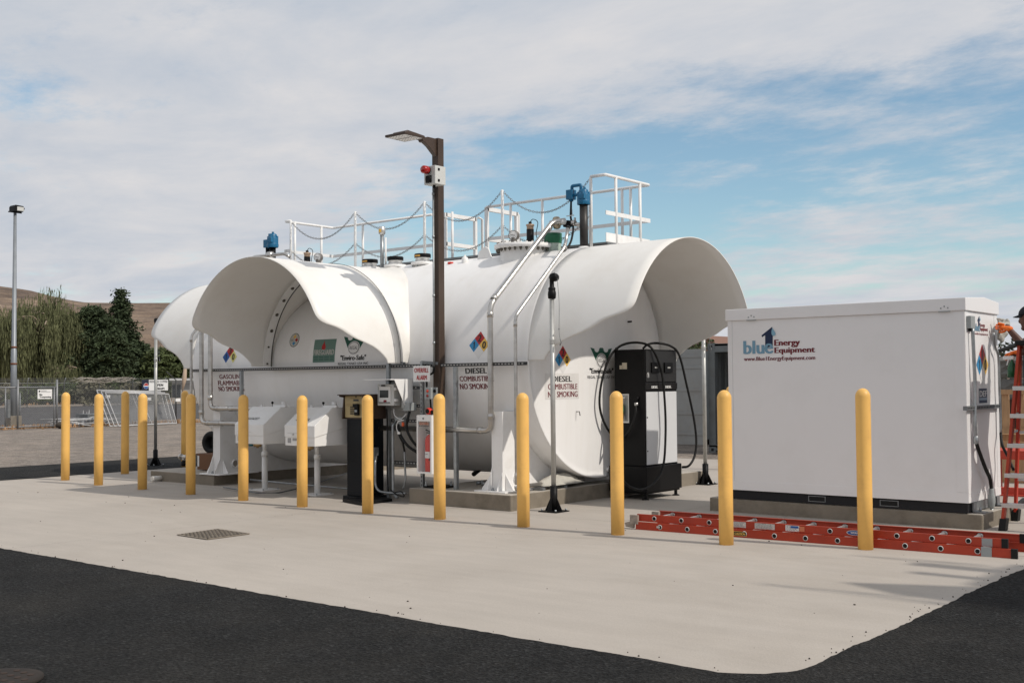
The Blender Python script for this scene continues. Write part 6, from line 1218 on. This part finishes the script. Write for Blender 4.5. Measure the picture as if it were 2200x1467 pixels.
# ------------------------------------------------------------------ right background
def corr(b, a, c, z0, z1, m=0, depth=.035, pitch=.28):
    a, c = V(a), V(c); d = c-a; ln = d.length; d.normalize(); nn = V((-d.y, d.x, 0)); n = int(ln/pitch); P = []
    for i in range(n): s = i*pitch; P += [(s, 0), (s+pitch*.35, 0), (s+pitch*.5, depth), (s+pitch*.85, depth)]
    P.append((ln, 0)); vs = []
    for s, q in P: w = a+d*s+nn*q; vs += [V((w.x, w.y, z0)), V((w.x, w.y, z1))]
    b.add(vs, [(2*i, 2*i+2, 2*i+3, 2*i+1) for i in range(len(P)-1)], m)
CG = mat('container_grey', (.14, .155, .16), .6, .1, var=.12, vscale=2, dirt=(.10, .09, .08), dscale=3); CL = mat('container_pale', (.255, .265, .265), .6, .1, var=.08, vscale=2, dirt=(.22, .2, .18), dscale=3)
c0x, c1x, cy0, cy1, cz = -12.12, -9.7, 21.55, 27.6, 2.30
t = thing('shipping_container', 'open grey shipping container with one pale door swung out, behind the dispenser', 'shipping container', (c0x+1.2, cy0, 0))
b = MB(); corr(b, (c0x, cy1, 0), (c0x, cy0+.1, 0), .12, cz-.1); corr(b, (c1x, cy0+.1, 0), (c1x, cy1, 0), .12, cz-.1); corr(b, (c0x, cy1, 0), (c1x, cy1, 0), .12, cz-.1); b.box(c0x, c1x, cy0, cy1, cz-.04, cz-.0); b.box(c0x, c1x, cy0, cy1, .10, .15); b.build('walls', CG, t)
b = MB(); b.box(c0x, c0x+.16, cy0, cy0+.15, 0, cz+.02); b.box(c1x-.16, c1x, cy0, cy0+.15, 0, cz+.02); b.box(c0x+.16, c1x-.16, cy0, cy0+.12, cz-.17, cz+.01); b.box(c0x+.16, c1x-.16, cy0, cy0+.12, .05, .17)
for x in (c0x, c1x-.16):
    for z in (0, cz-.12): b.box(x-.005, x+.165, cy0-.006, cy0, z, z+.12); b.box(x+.05, x+.11, cy0-.008, cy0-.006, z+.03, z+.09, 1)
b.build('end_frame', [CG, DARK], t)
A = PY(1455, 955, 21.45); b = MB(); b.box(A.x-.45, c0x-.02, 21.40, 21.45, .16, 2.2); 
for z in (.36, .80, 1.30, 1.78, 2.02): b.box(A.x-.40, c0x-.06, 21.385, 21.40, z, z+.06)
b.build('door', CL, t, bevel=.004)
t = thing('shipping_container', 'dark container standing behind the black dispenser, seen only beside the hose', 'shipping container', (-16, 24.5, 0))
b = MB(); corr(b, (-17.6, 24.5, 0), (-13.4, 24.5, 0), .12, 2.2, depth=-.035); b.box(-17.6, -13.4, 24.52, 29, .1, 2.25); b.box(-13.45, -13.3, 24.4, 24.55, 0, 2.3); b.build('walls', CG, t)
conifer(1487, 62, 4.0, 1.2, L_CON, 'small dark tree top above the container door', dome, 60, 80, .22, .1, 'bush', 'greenery behind the containers'); conifer(1500, 60, 4.1, .8, L_SHR, 'wispy bush top beside a rooftop above the container door', dome, 61, 60, .2, .1, 'bush', 'greenery behind the containers')
p = at_px(1519, 75); t = thing('house', 'small distant house with a reddish roof above the open container', 'house', p)
b = MB(); b.box(p.x-1.6, p.x+1.6, p.y, p.y+5, 0, 3.3); b.build('wall', mat('shed_wall', (.42, .40, .37)), t); b = MB(); b.prism([(p.x-1.9, p.y-.3, 3.3), (p.x+1.9, p.y-.3, 3.3), (p.x, p.y-.3, 4.5)], (0, 5.6, 0)); b.build('roof', mat('roof_red', (.20, .11, .08), .8), t)
# block wall, crate, beams at the right edge
BW = mat('rough_block', (.16, .155, .145), .9, var=.25, vscale=3, bump=.8, bscale=14)
t = thing('block_wall', 'rough grey concrete block wall behind the stepladder', 'wall', (-4, 20.2, 0)); rng = random.Random(2)
for r_i in range(5):
    for k in range(6):
        x = -8.4+k*1.25+(.6 if r_i % 2 else 0); b = MB(); vs = []; nxx, nzz = 10, 5
        for i in range(nxx+1):
            for j in range(nzz+1): vs.append(V((x+1.22*i/nxx, 20.2+.05*noise.noise(V((x+i*.7, j*.9, r_i)))*2-(.0 if 0 < i < nxx and 0 < j < nzz else -.05), r_i*.38+.37*j/nzz)))
        b.add(vs, [(i*(nzz+1)+j, (i+1)*(nzz+1)+j, (i+1)*(nzz+1)+j+1, i*(nzz+1)+j+1) for i in range(nxx) for j in range(nzz)]); b.box(x, x+1.22, 20.26, 20.85, r_i*.38, r_i*.38+.37); b.build('block', BW, t)
WD = mat('pine_wood', (.42, .26, .14), .7, var=.2, vscale=3, stretch=(8, 8, 1))
A = PY(2146, 930, 17.5); t = thing('wooden_crate', 'open slatted pine crate behind the corner of the white container', 'crate', (A.x, 17.5, 0)); zc0, zc1 = PY(2146, 930, 17.5).z, PY(2146, 844, 17.5).z
b = MB()
for k in range(7): b.box(A.x-.35+k*.2, A.x-.25+k*.2, 17.5, 17.53, zc0, zc1)
b.box(A.x-.4, A.x+1.1, 17.47, 17.5, zc1-.02, zc1+.05); b.box(A.x-.4, A.x+1.1, 17.47, 17.5, zc0, zc0+.07); b.box(A.x-.4, A.x+1.1, 17.6, 18.3, zc0-.12, zc0-.02); b.box(A.x-.4, A.x-.36, 17.53, 18.3, zc0, zc1); b.build('slats', WD, t)
b = MB(); b.box(A.x-.38, A.x+1.05, 17.9, 17.92, zc0, zc1-.1); b.build('back_board', mat('wood_dark', (.07, .04, .03), .8), t); b = MB(); b.box(A.x-.4, A.x+1.1, 17.5, 18.3, 0, zc0-.12); b.build('pallet', WD, t)
RS = mat('red_steel', (.50, .06, .035), .5, var=.1); b = MB(); A, B = PY(2150, 968, 15.6), PY(2150, 985, 15.6); z0, z1 = PY(2150, 985, 15.6).z, PY(2150, 966, 15.6).z; b.box(A.x-.3, A.x+2.4, 15.5, 16.1, z0, z1); b.box(A.x-.2, A.x-.1, 15.6, 16, 0, z0); b.box(A.x+1.2, A.x+1.3, 15.6, 16, 0, z0); tag(b.build('steel_bench', RS, bevel=.004), 'flat red steel bench behind the far corner of the white container', 'bench')
b = MB(); A = PY(2150, 1055, 14.6); z0, z1 = PY(2150, 1062, 14.6).z, PY(2150, 1048, 14.6).z; b.box(A.x-.3, A.x+2.2, 14.5, 14.56, max(0, z0), z1+.02); b.box(A.x-.3, A.x+2.2, 14.45, 14.6, max(0, z0), max(0, z0)+.02); tag(b.build('steel_beam', RS, bevel=.003), 'low red steel beam lying behind the stepladder', 'beam')
t = MB(); A = PY(2148, 766, 19); t.tube([PY(2146, 754, 18.5), PY(2178, 743, 18.5), PY(2215, 724, 18.5)], [.03, .035, .04], 8); t.box(PY(2205, 740, 18.5).x, PY(2205, 740, 18.5).x+.3, 18.3, 18.8, 0, PY(2205, 735, 18.5).z); tag(t.build('conveyor_arm', mat('dark_machinery', (.04, .045, .045), .6)), 'dark sloping machinery arm rising behind the worker hand', 'machinery')
conifer(2152, 44, 2.75, .55, L_CON, 'small dark bush above the block wall by the worker hand', dome, 63, 50, .16, .1, 'bush', 'greenery behind the containers')
for (px, py, w_, h_, lab) in ((2160, 1012, .35, .22, 'pale stone block behind the stepladder rails'), (2195, 1000, .3, .3, 'round pale tub behind the stepladder at the right edge')):
    p = PZ(px, py, 0); b = MB(); b.box(p.x-w_/2, p.x+w_/2, p.y, p.y+.4, 0, h_); tag(b.build('stone_block', mat('pale_stone', (.42, .36, .27), .8, var=.1), bevel=.03), lab, 'stone block')
b = MB(); b.tube(bez([PZ(2200, 1075, .12), PZ(2180, 1092, .10), PZ(2166, 1104, .05), PZ(2150, 1102, .04)], 6), .035, 10); tag(b.build('black_hose', RUBBER), 'black hose on the slab behind the stepladder feet', 'hose')

# ------------------------------------------------------------------ stepladder
FL = PZ(2155, 1139, 0); RL = PZ(2182, 1118, 0)
t = thing('stepladder', 'orange fibreglass stepladder with aluminium steps at the right edge', 'ladder', FL, 'orange ladders')
TL = PY(2191, 742, 12.10); TLr = PY(2193, 745, 12.26); ZTP = TL.z; wb, wt = .56, .34
fr = [(FL+V((0, 0, .06)), TL), (FL+V((wb, 0, .06)), TL+V((wt, 0, 0)))]
re_ = [(RL+V((0, 0, .06)), TLr), (RL+V((wb-.02, 0, .06)), TLr+V((wt, 0, 0)))]
for i, (a, c) in enumerate(fr): b = MB(); b.bar(a, c, .028, .075, (0, 1, 0)); b.build('front_rail', ORANGE, t, bevel=.003)
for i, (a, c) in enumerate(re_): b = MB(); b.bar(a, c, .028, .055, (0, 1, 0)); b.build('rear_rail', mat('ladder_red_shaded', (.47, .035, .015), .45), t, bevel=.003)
def rp(pr, z): a, c = pr; f = (z-a.z)/(c.z-a.z); return a.lerp(c, f)
for z in (.26, .555, .85, 1.145, 1.42): a, c = rp(fr[0], z), rp(fr[1], z); b = MB(); b.box(a.x-.02, c.x+.02, a.y-.045, a.y+.04, z-.018, z+.012); b.box(a.x-.02, c.x+.02, a.y-.048, a.y-.043, z-.03, z+.012); b.build('step', ALU, t, bevel=.003)
for z in (.45, .95, 1.4): a, c = rp(re_[0], z), rp(re_[1], z); b = MB(); b.bar(a, c, .02, .03); b.build('rear_brace', ALU, t)
b = MB(); b.box(TL.x-.03, TL.x+wt+.03, TL.y-.07, TLr.y+.06, ZTP-.0, ZTP+.05); b.build('top_cap', RUBBER, t, bevel=.01)
for (q, w_) in ((FL, 0), (FL, wb), (RL, 0), (RL, wb-.02)): b = MB(); c = q+V((w_, 0, 0)); b.prism([c+V((-.032, -.05, 0)), c+V((.032, -.05, 0)), c+V((.032, .05, 0)), c+V((-.032, .05, 0))], (.012 if w_ == 0 else -.012, .012, .12)); b.build('foot', RUBBER, t)
for z in (.97, 1.15): a, c = rp(fr[0], z), rp(re_[0], z); b = MB(); b.bar(a, c, .006, .022); b.build('spreader', ALU, t)

# ------------------------------------------------------------------ worker on the stepladder
def skin(name, m, chains, parent, lv=2, root=0):
    """one smooth body grown from connected joints: chains of (point, radius) that share points by key"""
    me = bpy.data.meshes.new(name); vs = []; idx = {}; ed = []; rad = []
    off = V((0, 0, 0)); q = parent
    while q is not None: off += q.location; q = q.parent
    for ch in chains:
        prev = None
        for key, p, r in ch:
            if key not in idx: idx[key] = len(vs); vs.append(V(p)-off); rad.append(r)
            if prev is not None: ed.append((prev, idx[key]))
            prev = idx[key]
    me.from_pydata(vs, ed, []); o = bpy.data.objects.new(name, me); C.objects.link(o); o.parent = parent
    sk = o.modifiers.new('skin', 'SKIN'); sk.use_smooth_shade = True
    for i, sv in enumerate(me.skin_vertices[0].data): sv.radius = (rad[i], rad[i]) if not isinstance(rad[i], tuple) else rad[i]; sv.use_root = (i == root)
    ss = o.modifiers.new('sub', 'SUBSURF'); ss.levels = lv; ss.render_levels = lv
    me.materials.append(m); return o
SKN = mat('skin_dark', (.10, .042, .026), .5, var=.08, vscale=20); SHIRT = mat('dark_work_shirt', (.018, .022, .028), .85, var=.2, vscale=9); HIV = mat('hi_vis_yellow', (.55, .62, .08), .7, var=.05); GLV = mat('orange_glove', (.85, .17, .015), .55, var=.12, vscale=30, bump=.3, bscale=60); PANT = mat('dark_trousers', (.03, .035, .05), .9, var=.2, vscale=8)
HD = PY(2211, 682, 12.45)
wk_ = thing('person', 'worker in dark cap and orange gloves wiping the container from the stepladder', 'person', (HD.x+.25, HD.y, .57))
hip = HD+V((.22, -.05, -.82)); chest = HD+V((.13, -.01, -.38)); neck = HD+V((.06, 0, -.15)); shL = HD+V((.10, .17, -.23)); shR = HD+V((.14, -.19, -.24))
wrU = PY(2167, 706, 12.62); hU = PY(2160, 699, 12.70); elU = PY(2203, 748, 12.62); wrD = PY(2187, 757, 12.22); elD = PY(2222, 756, 12.18)
wx = TL.x+.2
fL = V((wx-.06, FL.y+.13, .60)); fR = V((wx+.16, FL.y+.13, .60)); knL = V((wx-.08, 12.02, 1.02)); knR = V((wx+.2, 12.05, 1.02))
hpL = hip+V((-.03, .09, -.05)); hpR = hip+V((.05, -.09, -.05))
# body with head, one continuous surface
cb = [[('hip', hip, (.16, .12)), ('wa', hip+V((-.03, .01, .2)), (.145, .11)), ('ch', chest, (.16, .12)), ('nb', neck+V((.02, 0, -.04)), .075), ('nk', neck, .055), ('jw', HD+V((-.012, 0, -.078)), (.070, .082)), ('hc', HD+V((.008, 0, -.01)), (.094, .122)), ('ht', HD+V((.012, 0, .06)), (.088, .108))],
      [('ch', chest, 0), ('sl', shL, .068), ('el', elU, .047), ('fm', elU.lerp(wrU, .35), .046), ('wl', wrU, .030), ('pl', hU+V((.02, 0, .0)), (.036, .024))],
      [('ch', chest, 0), ('sr', shR, .068), ('er', elD, .047), ('fr', elD.lerp(wrD, .4), .043), ('wr', wrD, .030), ('pr', wrD+V((-.06, .0, -.02)), (.036, .024))],
      [('hip', hip, 0), ('hl', hpL, .10), ('kl', knL, .068), ('cl', knL.lerp(fL, .35), .062), ('al', fL+V((0, 0, .06)), .042), ('tl', fL+V((-.02, .15, .0)), .035)],
      [('hip', hip, 0), ('hr', hpR, .10), ('kr', knR, .068), ('cr', knR.lerp(fR, .35), .062), ('ar', fR+V((0, 0, .06)), .042), ('tr', fR+V((-.02, .15, .0)), .035)]]
skin('body', SKN, cb, wk_)
# face: nose, lips, brow, ear, eye (the head looks towards -X)
b = MB(); fx = HD+V((-.082, 0, -.005)); b.ball(fx+V((-.006, 0, -.030)), .019, sc=(.95, .75, 1.25), n=12, k=8); b.ball(fx+V((.016, 0, -.068)), .018, sc=(.8, 1.5, .5), n=12, k=8); b.ball(fx+V((.018, 0, -.080)), .017, sc=(.8, 1.4, .5), n=12, k=8); b.ball(fx+V((.032, 0, -.104)), .034, sc=(.9, 1.1, .8), n=12, k=8); b.ball(fx+V((.018, 0, .008)), .026, sc=(.6, 2.0, .5), n=12, k=8); b.ball(fx+V((.022, 0, -.02)), .028, sc=(.7, .8, 1.6), n=12, k=8)
for s_ in (-1, 1): b.ball(HD+V((.02, s_*.082, -.02)), .027, sc=(.7, .35, 1.15), n=12, k=8); b.ball(fx+V((.019, s_*.034, -.010)), .009, 2, sc=(1, 1.3, .6), n=10, k=6)
b.build('face', [SKN, WH, INK], wk_)
# cap
CAPM = mat('navy_cap', (.012, .014, .02), .9, var=.2, vscale=20); b = MB(); cc_ = HD+V((.012, 0, .028)); vs = []
for i in range(9):
    a = pi/2*i/8; vs += [cc_+V((cos(a)*.112*cos(2*pi*j/24), cos(a)*.092*sin(2*pi*j/24), sin(a)*.100)) for j in range(24)]
b.add(vs, [(i*24+j, i*24+(j+1) % 24, (i+1)*24+(j+1) % 24, (i+1)*24+j) for i in range(8) for j in range(24)], 0, True)
br = []
for k in range(11): a = radians(-62+124*k/10); br.append(cc_+V((-.095*cos(a)-.0, .082*sin(a), .004)))
br2 = [cc_+V((-.088*cos(radians(-62+124*k/10))-.082*cos(radians(-80+160*k/10))**.6, .078*sin(radians(-62+124*k/10)), -.020-.006*abs(k-5)/5)) for k in range(11)]
b.add(br+br2, [(i, i+1, 12+i, 11+i) for i in range(10)], 0, True); b.build('cap', CAPM, wk_, solid=.006)
# shirt, vest, trousers follow the body
skin('shirt', SHIRT, [[('hip', hip+V((0, 0, -.05)), (.178, .14)), ('wa', hip+V((-.03, .01, .2)), (.165, .13)), ('ch', chest, (.180, .14)), ('nb', neck+V((.035, 0, -.05)), .085)], [('ch', chest, 0), ('sl', shL, .084), ('ul', shL.lerp(elU, .62), .064)], [('ch', chest, 0), ('sr', shR, .084), ('ur', shR.lerp(elD, .62), .064)]], wk_)
skin('vest', HIV, [[('a', hip+V((-.005, .0, .06)), (.184, .147)), ('wa', hip+V((-.03, .01, .2)), (.173, .138)), ('ch', chest+V((0, 0, -.02)), (.188, .150))]], wk_)
b = MB(); e_ = (elU-shL).normalized(); b.lathe(shL.lerp(elU, .60), e_, [(.071, -.018), (.073, -.01), (.073, .012), (.070, .02)], 20); b.build('sleeve_band', HIV, wk_)
skin('trousers', PANT, [[('hip', hip+V((0, 0, -.02)), (.17, .13)), ('hl', hpL, .115), ('kl', knL, .085), ('cl', knL.lerp(fL, .85), .075)], [('hip', hip, 0), ('hr', hpR, .115), ('kr', knR, .085), ('cr', knR.lerp(fR, .85), .075)]], wk_)
for f_ in (fL, fR): b = MB(); b.ball(f_+V((0, .06, .0)), .06, sc=(.9, 2.2, .8)); b.box(f_.x-.05, f_.x+.05, f_.y-.06, f_.y+.19, f_.z-.045, f_.z-.028); b.build('boot', RUBBER, wk_)
# gloves: palm, four fingers, thumb
def glove(w, palm, fdir, side, curl, nm='glove'):
    f = V(fdir).normalized(); s_ = V(side).normalized(); s_ = (s_-f*s_.dot(f)).normalized(); n_ = f.cross(s_).normalized()*curl
    ch = [[('c', w-f*.045, (.045, .040)), ('w', w, (.036, .030)), ('p', w+f*.05, (.040, .024)), ('k', w+f*.085, (.038, .020))]]
    o = skin(nm, GLV, ch, wk_)
    for i, (q, l) in enumerate(((-.030, .062), (-.010, .072), (.011, .067), (.030, .052))):
        b0 = w+f*.082+s_*q; p1 = b0+f*l*.45+n_*l*.12; p2 = p1+f*l*.22+n_*l*.42; p3 = p2+n_*l*.38-f*l*.12
        skin('finger', GLV, [[('r', b0-f*.02, .0105), ('0', b0, .0115), ('1', p1, .0108), ('2', p2, .0098), ('3', p3, .0085)]], o, 2)
    t0 = w+f*.035-s_*.034; skin('thumb', GLV, [[('r', t0+s_*.012, .014), ('0', t0, .0135), ('1', t0-s_*.022+f*.028+n_*.015, .0125), ('2', t0-s_*.02+f*.05+n_*.035, .010)]], o, 2)
    return o
glove(wrU, None, V((-.75, .38, .22)), V((0, .1, 1)), -1)
glove(wrD, None, V((-1, .1, -.12)), V((0, 1, 0)), 1)
# rag held against the container end
b = MB(); vs = []; nx, ny = 26, 20; rc = PX(2146, 703, DX1+.04)
for i in range(nx+1):
    for j in range(ny+1):
        u, v = i/nx, j/ny; x = .03+.07*sin(u*9+v*2)*.35+.035*noise.noise(V((u*4, v*5, 1))); vs.append(V((DX1+.03+abs(x)+.05*sin(pi*u)*(1-v*.4), rc.y-.15+.29*u*(1-.25*v)+.02*sin(v*7), rc.z+.085-.21*v*(.8+.35*abs(sin(u*4.5)))+.02*noise.noise(V((u*6, v*6, 3))))))
b.add(vs, [(i*(ny+1)+j, (i+1)*(ny+1)+j, (i+1)*(ny+1)+j+1, i*(ny+1)+j+1) for i in range(nx) for j in range(ny)], 0, True)
tag(b.build('rag', mat('rag_grey', (.42, .41, .37), .9, var=.15, vscale=25, bump=.4, bscale=80), solid=.012), 'crumpled grey rag pressed to the container corner by the gloved hand', 'rag')
# spray bottle in the lower hand
sbp = PY(2172, 768, 12.14); t = thing('spray_bottle', 'green spray bottle with white trigger head hanging from the lower gloved hand', 'spray bottle', sbp)
b = MB(); b.lathe(sbp-V((0, 0, .20)), (0.06, 0, 1), [(0, 0), (.036, .0), (.04, .01), (.04, .10), (.028, .14), (.014, .16), (.012, .18)], 18); b.build('bottle', mat('bottle_green', (.015, .09, .035), .2, var=.3, vscale=14), t)
b = MB(); b.box(sbp.x-.075, sbp.x+.03, sbp.y-.015, sbp.y+.015, sbp.z-.02, sbp.z+.015); b.prism([(sbp.x-.03, sbp.y-.008, sbp.z-.02), (sbp.x-.015, sbp.y-.008, sbp.z-.02), (sbp.x-.035, sbp.y-.008, sbp.z-.08), (sbp.x-.045, sbp.y-.008, sbp.z-.075)], (0, .016, 0)); b.build('trigger_head', WH, t, bevel=.004)

# ------------------------------------------------------------------ unseen made-up lift, added to cast a soft shadow on the slab
LX, LY, LZ = 2.75, 8.75, 6.0
t = thing('shadow_caster_lift', 'made-up scissor lift out of view, added for its shadow on the slab', 'scissor lift', (LX+1.4, LY+.9, 0))
LB = mat('lift_blue', (.03, .07, .16), .5, var=.05); b = MB(); b.box(LX+.3, LX+2.7, LY+.25, LY+1.55, .25, .85); b.build('chassis', LB, t, bevel=.03)
for x in (LX+.7, LX+2.3):
    for y in (LY+.16, LY+1.44): b = MB(); b.lathe((x, y, .24), (0, 1, 0), [(0, 0), (.22, 0), (.24, .03), (.24, .17), (.22, .2), (0, .2)], 24); b.build('wheel', RUBBER, t)
b = MB(); nst = 5; hs = (LZ-1.0)/nst
for k in range(nst):
    for y in (LY+.35, LY+1.45):
        z0_, z1_ = .88+k*hs, .88+(k+1)*hs; b.bar((LX+.5, y, z0_), (LX+2.5, y, z1_), .05, .09); b.bar((LX+2.5, y+.06, z0_), (LX+.5, y+.06, z1_), .05, .09)
b.build('scissor_arms', LB, t)
b = MB(); b.prism([(LX, LY+.30, LZ), (LX+.5, LY+.05, LZ), (LX+1.5, LY-.05, LZ), (LX+2.9, LY-.10, LZ), (LX+2.9, LY+.72, LZ), (LX+.9, LY+.72, LZ)], (0, 0, .10)); b.box(LX+.25, LX+.9, LY+.98, LY+1.10, LZ, LZ+.1); b.box(LX+.1, LX+2.9, LY+1.38, LY+1.55, LZ, LZ+.1)  # deck outline and gaps shaped for the shadow they cast
for k in range(4): b.box(LX+.75+k*.55, LX+1.05+k*.55, LY+.72, LY+1.9, LZ, LZ+.09)
b.build('deck', GALVD, t)
b = MB()
for x in (LX+.6, LX+1.7, LX+2.8):
    for y in (LY+.02, LY+1.75): b.tube([V((x, y, LZ+.1)), V((x, y, LZ+1.15))], .014, 6)
for y in (LY+.02, LY+1.75):
    for z in (.6, 1.12): b.tube([V((LX+.6, y, LZ+z)), V((LX+2.8, y, LZ+z))], .014, 6)
b.build('guard_rail', GALV, t)
bpy.context.view_layer.update()
